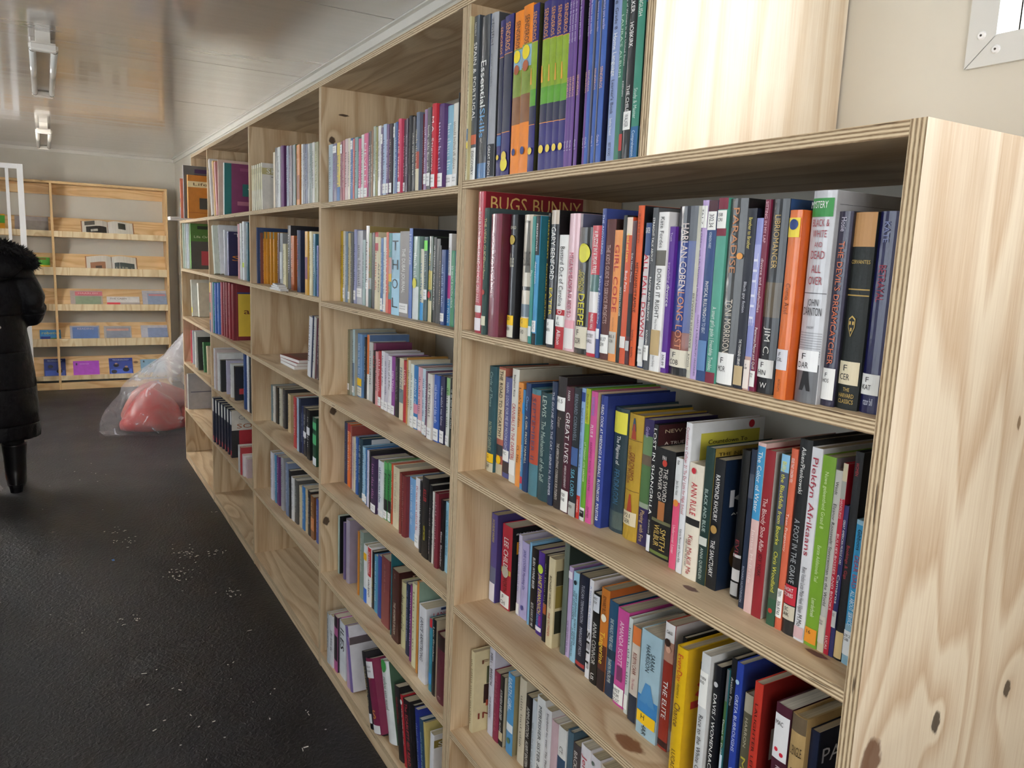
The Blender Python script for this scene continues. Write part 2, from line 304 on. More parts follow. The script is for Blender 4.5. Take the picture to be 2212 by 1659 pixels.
# ------------------------------------------------------------------ bookcases
T = .0164; DP = -.398
Z1 = [1.5402, 1.2381, 0.9329, 0.629, 0.3283]; Z2 = [1.5324, 1.2323, 0.9307, 0.6372, 0.3332]; Z3 = [1.5367, 1.2413, 0.9394, 0.6486, 0.3464]; ZB = .05; ZT = 1.892
XA, XB, XC, XD, XE, XNE = 0.0, 0.9698, 1.9485, 2.9185, 3.9016, -0.9824
XP = -0.5750; XTE = 3.43
def case(name, label, group=None):
    o = empty(name); tag(o, label, 'bookcase', group); return o
u1 = case('bookcase', 'low pine plywood bookcase nearest the viewpoint, with end panel coloured as brightly lit')
board('side_panel', u1, XNE-.009, XNE+.009, DP, 0, 0, Z1[0], 'x', 'z', ('ply_lit_end', 'ply_edge'), False)
board('side_panel', u1, XA-.0185, XA-.0005, DP, 0, 0, Z1[0]-T-.0005, 'x', 'z')
board('top_board', u1, XNE+.0092, XA-.0005, DP, 0, Z1[0]-T, Z1[0], 'z', 'x')
for i, zz in enumerate(Z1[1:]+[ZB]): board('shelf', u1, XNE+.0092, XA-.0187, DP, 0, zz-T, zz, 'z', 'x', ({1: 'ply_stain', 2: 'ply_shelf_knot'}.get(i, 'ply'), 'ply_edge'), i not in (1, 2))
board('kick_board', u1, XNE+.0092, XA-.0187, -.02, -.002, 0, ZB-T-.0003, 'y', 'x')
u0 = case('upper_bookcase', 'short plywood bookcase standing on the nearest low bookcase')
board('side_panel', u0, XP, XP+.018, DP, 0, Z1[0]+.0003, ZT-T, 'x', 'z', ('ply_lit', 'ply_edge'))
board('side_panel', u0, XA-.0185, XA-.0005, DP, 0, Z1[0]+.0003, ZT-T, 'x', 'z')
board('top_board', u0, XP, XA-.0005, DP, 0, ZT-T+.0003, ZT, 'z', 'x')
u2 = case('bookcase', 'long tall pine plywood bookcase running to the far end')
board('side_panel', u2, XA+.0005, XA+.0185, DP, 0, 0, ZT-T-.0003, 'x', 'z')
edges = [XA+.0185]
for xx, hw in ((XB, .011), (XC, .0095), (XD, .0095)):
    board('divider', u2, xx-hw, xx+hw, DP, 0, 0, ZT-T-.0003, 'x', 'z', ('ply_knots' if xx == XB else 'ply', 'ply_edge'), xx != XB); edges += [xx-hw, xx+hw]
board('side_panel', u2, XE-.009, XE+.009, DP, 0, 0, Z3[0]-T-.0003, 'x', 'z'); edges += [XE-.009]
board('side_panel', u2, XTE-.016, XTE, DP, 0, Z3[0]+.0003, ZT-T-.0003, 'x', 'z')
board('top_board', u2, XA+.0005, XTE, DP, 0, ZT-T, ZT, 'z', 'x')
for bi in range(4):
    a, c = edges[2*bi]+.0002, edges[2*bi+1]-.0002; zl = Z2 if bi == 0 else Z3
    for si, zz in enumerate(list(zl)+[ZB]):
        c2 = XE+.009 if (bi == 3 and si == 0) else c
        board('shelf', u2, a, c2, DP, 0, zz-T, zz, 'z', 'x')
    board('kick_board', u2, a, c, -.02, -.002, 0, ZB-T-.0003, 'y', 'x')

# ------------------------------------------------------------------ lettering: glyph outlines of the built-in font, laid out by hand
_cu = bpy.data.curves.new('glyph_source', 'FONT'); _cu.resolution_u = 2; _to = bpy.data.objects.new('glyph_source', _cu)
_G = {}
def _raw(s):
    _cu.body = s; me = _to.to_mesh(); n = len(me.vertices); co = np.empty(n*3, np.float32); me.vertices.foreach_get('co', co)
    fs = [tuple(pl.vertices) for pl in me.polygons]; co = co.reshape(-1, 3)[:, :2].copy(); _to.to_mesh_clear(); return co, fs
def glyph(c):
    if c not in _G:
        if c == ' ': _G[c] = (np.zeros((0, 2)), [], .32)
        else:
            co, fs = _raw(c); c2, _ = _raw(c+'|'); cb, _ = _raw('|')
            _G[c] = (co, fs, float(c2[:, 0].max()-cb[:, 0].max()) if len(c2) else .3)
    return _G[c]
def text_geo(s):
    vs, fs, x, n = [], [], 0.0, 0
    for ch in s:
        co, f, adv = glyph(ch)
        if len(co):
            vs.append(co+np.array([[x, 0]])); fs += [tuple(i+n for i in q) for q in f]; n += len(co)
        x += adv
    if not vs: return None
    v = np.concatenate(vs); v[:, 0] -= v[:, 0].min(); return v, fs
def dash_geo(rnd):
    # small illegible print: short strokes
    v, f, x = [], [], 0.0
    for w in range(rnd.randint(3, 5)):
        for k in range(rnd.randint(3, 8)):
            hh = rnd.choice((.5, .5, .5, .72)); n = len(v); ww = rnd.uniform(.12, .3); y0 = rnd.choice((0, 0, .12))
            v += [(x, y0), (x+ww, y0), (x+ww, y0+.13), (x, y0+.13)]; f.append((n, n+1, n+2, n+3)); n = len(v)
            v += [(x, y0), (x+.11, y0), (x+.11, hh), (x, hh)]; f.append((n, n+1, n+2, n+3)); x += ww+.12
        x += .35
    return np.array(v), f
RN = random.Random(11)
def spine_front(u, t, bulge):          # y of the spine surface at u (0..t)
    a = (2*u/t-1); return bulge*a*a
def strip(t, bulge, u0, u1, z0, z1, off, n=4):
    vs, fs = [], []
    for i in range(n+1):
        u = u0+(u1-u0)*i/n; y = spine_front(u, t, bulge)-off; vs += [(u, y, z0), (u, y, z1)]
    for i in range(n): fs.append((2*i, 2*i+2, 2*i+3, 2*i+1))
    return vs, fs
def place_text(s, t, h, bulge, t0, t1, w, mode, off, rnd, lift):
    g = dash_geo(rnd) if s == '~' else text_geo(s)
    if g is None: return None
    v, f = g; W_ = max(v[:, 0].max(), 1e-4)
    if s == '~': H0, H1 = 0.0, .72
    else: H0, H1 = (-.02, .72) if any(c.isupper() or c.isdigit() for c in s) else (-.05, .72)
    zt, zb = h*(1-t0), h*(1-t1); gh = w*t
    out = []
    if mode == 'h':
        sz = (zt-zb)/(H1-H0); sx = gh/W_
        for x, y in v:
            u = t*off-gh/2+x*sx; out.append((u, spine_front(u, t, bulge)-lift, zb+(y-H0)*sz))
    else:
        sl = (zt-zb)/W_; su = gh/(H1-H0); su = min(su, sl*2.6)
        for x, y in v:
            du = ((y-H0)*su-(H1-H0)*su/2)
            if mode == 'u': u = t*off-du; zz = zb+x*sl
            else: u = t*off+du; zz = zt-x*sl
            u = min(max(u, .0004), t-.0004)
            out.append((u, spine_front(u, t, bulge)-lift, zz))
    return out, f
KIND = {'p': 'paperback_book', 'h': 'hardback_book', 't': 'textbook', 'b': 'booklet'}
PAGE = ['e3dac4', 'd8cbb0', 'e8e2d2', 'cdbf9f', 'ded3bb']
def flat_geo(mb, s, x, dep, h, y0, y1, t0, t1):      # text on the near cover
    g = text_geo(s)
    if g is None: return
    v, f = g; W_ = v[:, 0].max(); sx = (y1-y0)*dep/W_; sz = (t0-t1)*-h/.74
    mb.add([(x, y0*dep+a*sx, h*(1-t1)+(b_+.02)*sz) for a, b_ in v], f)
def make_book(bay, X, t, h, y0, z, o):
    k = o.get('k', 'p'); dep = o.get('dep', min(.30, h*.66)); rnd = random.Random(int(abs(X)*9973)+int(h*7919)+bay)
    lean = o.get('lean', 0)
    root = empty(KIND[k], (X, y0, z), (0, 0, math.pi))
    if lean:
        a = R(lean); root.rotation_euler = (Matrix.Rotation(math.pi, 3, 'Z') @ Matrix.Rotation(a, 3, 'Y')).to_euler()
        root.location.z = z + (abs(math.sin(a))*t if a > 0 else 0) + .0004
    th = .0026 if k == 'h' else .0006; th = min(th, t*.22); ov = .003 if k == 'h' else .0002
    bulge = min(.0045, .11*t) if k == 'h' else min(.0012, .05*t)
    mat = M['wrap'] if o.get('g') else (M['cloth'] if k == 'h' else M['cover'])
    n = 6; outer = [(0, dep)]+[(t*i/n, spine_front(t*i/n, t, bulge)) for i in range(n+1)]+[(t, dep)]
    inner = [(th, dep)]+[(th+(t-2*th)*i/n, th+spine_front(t*i/n, t, bulge)) for i in range(n+1)]+[(t-th, dep)]
    m_ = len(outer); vs = []
    for zz in (0, h):
        vs += [(a, b_, zz) for a, b_ in outer]+[(a, b_, zz) for a, b_ in inner]
    fs = []; o2 = 2*m_
    for i in range(m_-1):
        fs += [(i, i+1, i+1+o2, i+o2), (m_+i+1, m_+i, m_+i+o2, m_+i+1+o2), (i+1, i, m_+i, m_+i+1), (i+o2, i+1+o2, m_+i+1+o2, m_+i+o2)]
    for i in (0, m_-1): fs.append((i, i+o2, m_+i+o2, m_+i) if i == 0 else (i+o2, i, m_+i, m_+i+o2))
    link('cover', mesh('cover', vs, fs), root, mat, o['col'])
    py0 = th+bulge*.6
    MB().box(th+.0001, t-th-.0001, py0, dep-ov-.0005, ov+.0004, h-ov-.0006-(.001 if k != 'h' else 0)).build('page_block', M['pages'], root, color=PAGE[rnd.randrange(5)])
    if o.get('C'):
        MB().box(t-.0001, t+.0004, bulge+.001, dep-.0004, .0004, h-.0004).build('front_cover', mat, root, color=o['C'])
    lift = .0003
    for j, (a, b_, c) in enumerate(o.get('B', ())):
        v_, f_ = strip(t, bulge, .0002, t-.0002, h*(1-b_), h*(1-a), lift+.00006*j, 6); link('spine_band', mesh('spine_band', v_, f_), root, M['wrap'] if o.get('g') else M['mottle'] if k == 't' else M['print'], c)
    l2 = lift+.0007
    for (u, tt, rad, c) in o.get('R', ()):
        rr_ = rad*t; vs2 = []
        for i in range(18):
            an = 2*math.pi*i/18; uu = min(max(u*t+rr_*math.cos(an), .0003), t-.0003); vs2.append((uu, spine_front(uu, t, bulge)-l2-.0009, h*(1-tt)+rr_*math.sin(an)))
        link('spine_motif', mesh('spine_motif', vs2, [tuple(range(18))]), root, M['print'], c)
    for (kind_, u, tt, wu, hz, c) in o.get('P', ()):
        uc = u*t; wz = wu*t/2; zc = h*(1-tt); hh = hz*h
        if kind_ == 'tri': pts = [(uc-wz, zc-hh), (uc+wz, zc-hh), (uc+wz*.3, zc+hh), (uc-wz*.3, zc+hh)]
        elif kind_ == 'shield': pts = [(uc, zc-hh), (uc+wz, zc-hh*.1), (uc+wz, zc+hh*.7), (uc, zc+hh), (uc-wz, zc+hh*.7), (uc-wz, zc-hh*.1)]
        else: pts = [(uc-wz, zc-hh), (uc+wz, zc-hh), (uc+wz, zc+hh), (uc-wz, zc+hh)]
        pts = [(min(max(a, .0003), t-.0003), b_) for a, b_ in pts]
        link('spine_motif', mesh('spine_motif', [(a, spine_front(a, t, bulge)-l2, b_) for a, b_ in pts], [tuple(range(len(pts)))]), root, M['print'], c)
        if kind_ == 'shield':
            p2 = [(uc+(a-uc)*.82, zc+(b_-zc)*.84) for a, b_ in pts]
            link('spine_motif', mesh('spine_motif', [(a, spine_front(a, t, bulge)-l2-.0001, b_) for a, b_ in p2], [tuple(range(len(p2)))]), root, M['print'], o['col'])
            for du, dz in ((-.45, .3), (.45, .3), (0, -.3)):
                v_, f_ = strip(t, bulge, uc+du*wz-wz*.25, uc+du*wz+wz*.25, zc+dz*hh-hh*.16, zc+dz*hh+hh*.16, l2+.0002, 2); link('spine_motif', mesh('spine_motif', v_, f_), root, M['print'], c)
    byc = {}
    for e in o.get('T', ()):
        s, a, b_, w, c = e[:5]; mode = e[5] if len(e) > 5 else 'd'; off = e[6] if len(e) > 6 else .5
        if mode == 'v':
            ch = s.split(); g = None
            for i, one in enumerate(ch):
                aa = a+(b_-a)*(i+.15)/len(ch); bb = a+(b_-a)*(i+.7)/len(ch); g = place_text(one, t, h, bulge, aa, bb, w, 'h', off, rnd, l2+.0002)
                byc.setdefault(c, MB()).add(*g)
            continue
        g = place_text(s, t, h, bulge, a, b_, w, mode, off, rnd, l2+.0002)
        if g: byc.setdefault(c, MB()).add(*g)
    for c, mb in byc.items(): mb.build('spine_lettering', M['print'], root, color=c)
    for (a, b_, c, s) in o.get('S', ()):
        ua, ub = (t*.04, t*.96)
        v_, f_ = strip(t, bulge, ua, ub, h*(1-b_), h*(1-a), l2+.0003, 6); st = link('spine_label', mesh('spine_label', v_, f_), root, M['sticker'], c)
        if s:
            if s == '~':
                g = MB()
                for q in range(2):
                    d0 = b_-a; g_ = place_text('~', t, h, bulge, a+d0*(.22+.26*q), a+d0*(.38+.26*q), .6, 'h', .45, rnd, l2+.0006); g.add(*g_)
                g.build('label_lettering', M['print'], st, color='4a4a4e')
            else:
                ws = s.split(' '); g = MB(); d0 = b_-a; vert = len(ws) == 1 and len(s) >= 3 and d0*h > t*1.1 and t < .022
                if vert: g.add(*place_text(s, t, h, bulge, a+d0*.15, b_-d0*.15, .5, 'd', .5, rnd, l2+.0006))
                else:
                    lh = min(d0/(len(ws)+.6), .34*t/h)
                    for q, wd in enumerate(ws):
                        tt0 = a+d0*.14+lh*1.1*q; g.add(*place_text(wd, t, h, bulge, tt0, tt0+lh*.8, min(.8, .15*len(wd)+.03), 'h', .36, rnd, l2+.0006))
                g.build('label_lettering', M['print'], st, color='f0f4f0' if c in ('2e8a3e', 'c2283a', '141416') else '222226')
    xc = t+.0007
    for j, (ya, yb, ta, tb, c) in enumerate(o.get('CP', ())):
        x_ = xc+.0001*j; MB().add([(x_, ya*dep+.001, h*(1-tb)+.0004), (x_, min(yb*dep, dep-.0004), h*(1-tb)+.0004), (x_, min(yb*dep, dep-.0004), h*(1-ta)-.0004), (x_, ya*dep+.001, h*(1-ta)-.0004)], [(0, 1, 2, 3)]).build('cover_panel', M['print'], root, color=c)
    for (yc, tc_, rad, c) in o.get('CR', ()):
        MB().add([(xc+.0012, yc*dep+rad*dep*math.cos(2*math.pi*i/20), h*(1-tc_)+rad*dep*math.sin(2*math.pi*i/20)) for i in range(20)], [tuple(range(20))]).build('cover_motif', M['print'], root, color=c)
    byc = {}
    for (s, ya, yb, ta, tb, c) in o.get('CT', ()): flat_geo(byc.setdefault(c, MB()), s, xc+.0016, dep, h, ya, yb, ta, tb)
    for c, mb in byc.items(): mb.build('cover_lettering', M['print'], root, color=c)
    tag(root, o['L'], {'p': 'paperback', 'h': 'hardback', 't': 'textbook', 'b': 'booklet'}[k], o['grp'])
    return root
BOOKS = [
(1,1.5402,'books on the top shelf of the nearest bay',[
(-0.0195,0.0072,0.3098,0.0040,{'g':1,'T':[('CONFESSIONS',0.1,0.62,0.45,'6a6448'),('BIOGRAPHY',0.8,0.98,0.5,'141416')],'B':[(0.68,0.755,'4a6a86'),(0.765,0.805,'e6cf3a')],'col':'c3b98a','L':'cream plastic-wrapped paperback, 1st from left, top shelf, nearest bay'}),
(-0.0269,0.0220,0.3089,-0.0020,{'g':1,'T':[('Cultural Atlas of',0.04,0.12,0.3,'f2f2ee'),('SPAIN & PORTUGAL',0.16,0.63,0.6,'f2f2ee'),('DISCOVERY',0.82,0.97,0.5,'141416')],'B':[(0.72,0.78,'cf5a2a'),(0.8,1,'e8e6df')],'col':'3b434c','L':'charcoal plastic-wrapped paperback reading SPAIN & PORTUGAL, 2nd from left, top shelf, nearest bay'}),
(-0.0491,0.0358,0.3032,-0.0060,{'g':1,'C':'2b4a7a','T':[('Essential',0.27,0.55,0.62,'f2f2ee'),('Skills',0.56,0.74,0.62,'6fa8d8')],'B':[(0.9,1,'3a6ea0')],'col':'26282c','L':'thick black plastic-wrapped paperback reading Essential Skills, 3rd from left, top shelf, nearest bay'}),
(-0.0854,0.0278,0.3009,-0.0060,{'k':'h','C':'3f4246','T':[('z|o|f|a|',0.03,0.19,0.35,'55585e'),('great epochs',0.24,0.44,0.3,'77797e'),('GREAT EPOCH',0.8,0.98,0.35,'e4e4e4')],'B':[(0.79,0.99,'2d2f33')],'col':'a3a5aa','L':'grey hardback reading great epochs, 4th from left, top shelf, nearest bay'}),
(-0.1263,0.0159,0.2799,-0.0060,{'k':'t','T':[('SENDEROS',0.045,0.215,0.55,'e9a15a'),('11',0.86,0.885,0.5,'2a2a60','h')],'B':[(0.232,0.236,'f09a4a'),(0.236,0.72,'1d2340'),(0.72,0.724,'f09a4a'),(0.735,0.8,'2e6ea8')],'R':[(0.5,0.875,0.3,'e8cc56')],'col':'251d66','L':'navy and purple textbook with orange spine lettering, 5th from left, top shelf, nearest bay'}),
(-0.1427,0.0302,0.2840,-0.0060,{'k':'t','C':'1b2140','T':[('SENDEROS',0.045,0.215,0.55,'e9a15a'),('11',0.86,0.885,0.5,'2a2a60','h')],'B':[(0.232,0.236,'f09a4a'),(0.236,0.72,'1d2340'),(0.72,0.724,'f09a4a')],'R':[(0.5,0.875,0.3,'e8cc56'),(0.5,0.925,0.42,'efe04a')],'col':'251d66','L':'navy and purple textbook with orange spine lettering, 6th from left, top shelf, nearest bay'}),
(-0.1791,0.0286,0.2818,-0.0060,{'k':'t','T':[('SENDEROS',0.06,0.225,0.5,'4a3424')],'B':[(0.225,0.69,'8aa03a'),(0.52,0.69,'8a5a30'),(0.235,0.36,'9cc2d8')],'R':[(0.5,0.275,0.38,'f3dc2e'),(0.5,0.355,0.3,'b0603a'),(0.5,0.86,0.22,'2c3a78')],'col':'f08a1d','L':'orange textbook with painted meadow spine, 7th from left, top shelf, nearest bay'}),
(-0.2080,0.0318,0.2858,-0.0060,{'k':'t','T':[('SENDEROS',0.06,0.225,0.5,'4a3424')],'B':[(0.225,0.69,'8aa03a'),(0.52,0.69,'8a5a30'),(0.235,0.36,'9cc2d8')],'R':[(0.5,0.275,0.38,'f3dc2e'),(0.5,0.355,0.3,'b0603a'),(0.5,0.86,0.22,'2c3a78')],'col':'f08a1d','L':'orange textbook with painted meadow spine, 8th from left, top shelf, nearest bay'}),
(-0.2402,0.0196,0.2809,-0.0060,{'k':'t','C':'3a3a1e','T':[('SENDEROS',0.045,0.21,0.55,'e9a15a')],'B':[(0.218,0.222,'f09a4a'),(0.222,0.7,'94b32a'),(0.5,0.7,'5fa52e'),(0.6,0.71,'14183e'),(0.71,0.714,'f09a4a')],'R':[(0.5,0.87,0.32,'ecd05a')],'P':[('tri',0.1,0.42,0.5,0.05,'f2b14a')],'col':'231a6c','L':'green and navy textbook with yellow leaf spine, 9th from left, top shelf, nearest bay'}),
(-0.2749,0.0223,0.2771,-0.0060,{'k':'t','T':[('SENDEROS',0.045,0.21,0.55,'e9a15a')],'B':[(0.218,0.222,'f09a4a'),(0.222,0.7,'94b32a'),(0.5,0.7,'5fa52e'),(0.6,0.71,'14183e'),(0.71,0.714,'f09a4a')],'R':[(0.5,0.87,0.32,'ecd05a')],'P':[('tri',0.1,0.42,0.5,0.05,'f2b14a')],'col':'231a6c','L':'green and navy textbook with yellow leaf spine, 10th from left, top shelf, nearest bay'}),
(-0.2972,0.0200,0.2752,-0.0060,{'k':'t','T':[('SENDEROS',0.045,0.21,0.55,'e9a15a')],'B':[(0.218,0.222,'f09a4a'),(0.222,0.7,'94b32a'),(0.5,0.7,'5fa52e'),(0.6,0.71,'14183e'),(0.71,0.714,'f09a4a')],'R':[(0.5,0.87,0.32,'ecd05a')],'P':[('tri',0.1,0.42,0.5,0.05,'f2b14a')],'col':'231a6c','L':'green and navy textbook with yellow leaf spine, 11th from left, top shelf, nearest bay'}),
(-0.3172,0.0191,0.2730,-0.0060,{'k':'t','T':[('SENDEROS',0.045,0.21,0.55,'e9a15a')],'B':[(0.218,0.222,'f09a4a'),(0.222,0.7,'94b32a'),(0.5,0.7,'5fa52e'),(0.6,0.71,'14183e'),(0.71,0.714,'f09a4a')],'R':[(0.5,0.87,0.32,'ecd05a')],'P':[('tri',0.1,0.42,0.5,0.05,'f2b14a')],'col':'231a6c','L':'green and navy textbook with yellow leaf spine, 12th from left, top shelf, nearest bay'}),
(-0.3363,0.0190,0.2708,-0.0060,{'k':'t','T':[('SENDEROS',0.045,0.21,0.55,'e9a15a')],'B':[(0.218,0.222,'f09a4a'),(0.222,0.7,'94b32a'),(0.5,0.7,'5fa52e'),(0.6,0.71,'14183e'),(0.71,0.714,'f09a4a')],'R':[(0.5,0.87,0.32,'ecd05a')],'P':[('tri',0.1,0.42,0.5,0.05,'f2b14a')],'col':'231a6c','L':'green and navy textbook with yellow leaf spine, 13th from left, top shelf, nearest bay'}),
(-0.3553,0.0075,0.2620,-0.0060,{'k':'b','T':[('Libro de lectura para escribir',0.02,0.26,0.6,'d8cfe8'),('SENDEROS',0.46,0.58,0.6,'e6b48a'),('Grado 2',0.84,0.9,0.5,'d8cfe8')],'col':'6a468e','L':'slim purple booklet with pale grey lettering, 14th from left, top shelf, nearest bay'}),
(-0.3628,0.0081,0.2620,-0.0060,{'k':'b','T':[('Libro de lectura para escribir',0.02,0.26,0.6,'d8cfe8'),('SENDEROS',0.46,0.58,0.6,'e6b48a'),('Grado 2',0.84,0.9,0.5,'d8cfe8')],'col':'5f3f86','L':'slim purple booklet with pale grey lettering, 15th from left, top shelf, nearest bay'}),
(-0.3709,0.0080,0.2620,-0.0060,{'k':'b','C':'1d1a30','T':[('Libro de lectura para escribir',0.02,0.26,0.6,'d8cfe8'),('SENDEROS',0.46,0.58,0.6,'e6b48a'),('Grado 2',0.84,0.9,0.5,'d8cfe8')],'col':'6a468e','L':'slim purple booklet with pale grey lettering, 16th from left, top shelf, nearest bay'}),
(-0.3834,0.0088,0.2620,-0.0060,{'k':'b','C':'17171f','T':[('Libro de lectura para escribir',0.02,0.26,0.6,'d8cfe8'),('SENDEROS',0.46,0.58,0.6,'e6b48a'),('Grado 2',0.84,0.9,0.5,'d8cfe8')],'col':'6a468e','L':'slim purple booklet with pale grey lettering, 17th from left, top shelf, nearest bay'}),
(-0.4077,0.0055,0.2620,-0.0060,{'k':'b','T':[('Libro de lectura para escribir',0.02,0.26,0.6,'d8cfe8'),('SENDEROS',0.46,0.58,0.6,'e6b48a'),('Grado 2',0.84,0.9,0.5,'d8cfe8')],'col':'6c4790','L':'slim purple booklet with pale grey lettering, 18th from left, top shelf, nearest bay'}),
(-0.4132,0.0082,0.2650,-0.0060,{'k':'b','C':'8a8fa6','T':[('Libro de lectura para escribir',0.02,0.26,0.6,'d8cfe8'),('SENDEROS',0.46,0.58,0.6,'e6b48a'),('Grado 2',0.84,0.9,0.5,'d8cfe8')],'col':'3f62ae','L':'slim blue booklet with pale grey lettering, 19th from left, top shelf, nearest bay'}),
(-0.4304,0.0074,0.2650,-0.0060,{'k':'b','C':'9aa0b4','T':[('Libro de lectura para escribir',0.02,0.26,0.6,'d8cfe8'),('SENDEROS',0.46,0.58,0.6,'e6b48a'),('Grado 2',0.84,0.9,0.5,'d8cfe8')],'col':'3f62ae','L':'slim blue booklet with pale grey lettering, 20th from left, top shelf, nearest bay'}),
(-0.4437,0.0122,0.2650,-0.0060,{'k':'b','C':'23284a','T':[('Libro de lectura para escribir',0.02,0.26,0.6,'d8cfe8'),('SENDEROS',0.46,0.58,0.6,'e6b48a'),('Grado 2',0.84,0.9,0.5,'d8cfe8')],'col':'3f62ae','L':'blue booklet with pale grey lettering, 21st from left, top shelf, nearest bay'}),
(-0.4709,0.0191,0.2750,-0.0060,{'k':'t','T':[('for Life',0.06,0.18,0.5,'22283a'),('Grade 8',0.2,0.31,0.4,'22283a'),('Home Language',0.33,0.55,0.5,'f2f2ee'),("Learner's Book",0.57,0.75,0.4,'22283a'),('Southey Howard',0.77,0.86,0.35,'f2f2ee'),('BEST BOOKS',0.9,0.97,0.4,'22283a')],'col':'8ea0cc','L':'lavender textbook reading Home Language, 22nd from left, top shelf, nearest bay'}),
(-0.4903,0.0106,0.2720,-0.0060,{'T':[("LAURA'S ALBUM",0.24,0.56,0.55,'bcd8c4')],'col':'3f7a62','L':"slim teal paperback reading LAURA'S ALBUM, 23rd from left, top shelf, nearest bay"}),
(-0.5012,0.0078,0.2680,-0.0060,{'T':[('Encyclopedia of Women in the United States',0.04,0.5,0.5,'d5dcd8'),('KEENAN',0.58,0.66,0.5,'d5dcd8')],'B':[(0.86,0.95,'b8433e')],'col':'24403c','L':'slim dark green paperback reading Women in the United, 24th from left, top shelf, nearest bay'}),
(-0.5092,0.0181,0.2620,-0.0060,{'g':1,'T':[('C.J.WALKER',0.04,0.22,0.5,'f2f2ee'),('HOBKIRK',0.27,0.4,0.5,'f2f2ee'),('THE CHILD',0.6,0.75,0.4,'f2f2ee')],'S':[(0.74,0.84,'f2f2ee','WALKER')],'col':'121416','L':'black plastic-wrapped paperback with spine label, 25th from left, top shelf, nearest bay'}),
(-0.5276,0.0171,0.2800,-0.0060,{'C':'14231c','T':[('ENGLISH',0.2,0.3,0.5,'f2f2ee'),('Study & Master',0.65,0.8,0.5,'cfe6dc'),('Comprehension',0.86,0.99,0.4,'cfe0ee')],'B':[(0.84,1,'2f6a9e')],'CP':[(0.0,0.9,0.2,0.24,'2f6a9e'),(0.0,0.9,0.84,1,'2f6a9e')],'CT':[('Le',0.5,0.8,0.2,0.235,'f2f2ee')],'col':'3f8f78','L':'teal paperback reading ENGLISH, 26th from left, top shelf, nearest bay'})]),
(1,1.2381,'books on the second shelf of the nearest bay',[
(-0.0710,0.0277,0.2768,0.0012,{'k':'h','dep':0.235,'g':1,'C':'86202c','T':[('BUGS BUNNY  FIFTY YEARS AND ONLY ONE GREY HARE',0.14,0.78,0.5,'f2d6d6')],'S':[(0.8,0.85,'e6e2e0',''),(0.89,0.98,'efe6ea','')],'CT':[('BUGS BUNNY',0.06,0.97,0.025,0.13,'d8b06a')],'col':'b22a3c','L':'tall red plastic-wrapped hardback with gold cover lettering, 1st from left, second shelf, nearest bay'}),
(-0.1050,0.0186,0.2444,0.0040,{'k':'h','C':'3d4f52','T':[('THE VIDEO GUIDE',0.08,0.4,0.5,'cdbf8a'),('Daniel Pennac',0.4,0.56,0.45,'cdbf8a')],'S':[(0.85,0.925,'dcd7bd','')],'R':[(0.5,0.66,0.28,'b23428')],'col':'24433c','L':'slim dark green hardback with small red dot, 2nd from left, second shelf, nearest bay'}),
(-0.1286,0.0398,0.2324,0.0040,{'k':'h','g':1,'C':'5e1d2c','T':[("LIFE'S VENGEANCE",0.15,0.68,0.28,'d9b9c0')],'col':'7d3346','L':'thick glossy maroon hardback without label, 3rd from left, second shelf, nearest bay'}),
(-0.1746,0.0245,0.2310,-0.0146,{'k':'h','g':1,'C':'1a1b20','T':[('REDFIELD',0.09,0.115,0.8,'d8d2bc','h'),('White Lies',0.3,0.42,0.6,'d8d2bc','h')],'S':[(0.81,0.89,'f6c81c','GID'),(0.89,0.99,'d8d4c4','REN')],'R':[(0.5,0.2,0.36,'c4a94e')],'col':'15161c','L':'black plastic-wrapped hardback with gold emblem and yellow sticker, 4th from left, second shelf, nearest bay'}),
(-0.2272,0.0298,0.2295,-0.0118,{'k':'h','g':1,'T':[('AMITAV',0.045,0.065,0.7,'4a463e','h'),('THE GLASS PALACE',0.28,0.4,0.8,'3a3834','h')],'B':[(0.56,0.59,'34322e'),(0.7,0.8,'6a7a86')],'S':[(0.81,0.885,'f6c81c','G'),(0.89,0.985,'cfc9b8','GHO')],'P':[('tri',0.7,0.25,0.45,0.2,'6c6a62')],'col':'cfc6b4','L':'cream plastic-wrapped novel with yellow G sticker, 5th from left, second shelf, nearest bay'}),
(-0.2674,0.0111,0.2253,-0.0066,{'T':[('Depression',0.42,0.55,0.5,'d7ece6')],'S':[(0.86,0.94,'e0e6e4','')],'col':'1f8a80','L':'slim teal paperback reading Depression, 6th from left, second shelf, nearest bay'}),
(-0.2820,0.0132,0.2258,-0.0047,{'k':'h','C':'1c6878','T':[('PERSPECTIVES',0.06,0.27,0.35,'f2f2ee'),('depression',0.35,0.52,0.5,'f2f2ee')],'B':[(0,0.3,'191d22'),(0.91,1,'121418')],'S':[(0.81,0.9,'f0f0ee','SOC')],'col':'4d9bc8','L':'light blue hardback reading PERSPECTIVES depression, 7th from left, second shelf, nearest bay'}),
(-0.2953,0.0077,0.2303,-0.0216,{'T':[('HEARTBEATS  RICHARD BURTON',0.05,0.8,0.5,'d8bc3a')],'col':'1d1d1f','L':'slim black paperback with yellow lettering, 8th from left, second shelf, nearest bay'}),
(-0.3205,0.0237,0.2345,-0.0099,{'k':'h','g':1,'C':'101012','T':[('GARY BENFORD',0.12,0.5,0.6,'efeeea'),('EATER',0.56,0.76,0.4,'e6ce3c')],'B':[(0,0.1,'c9b9a8')],'S':[(0.79,0.975,'f2f2ee','F BEN')],'col':'25252a','L':'black plastic-wrapped hardback with white and yellow lettering, 9th from left, second shelf, nearest bay'}),
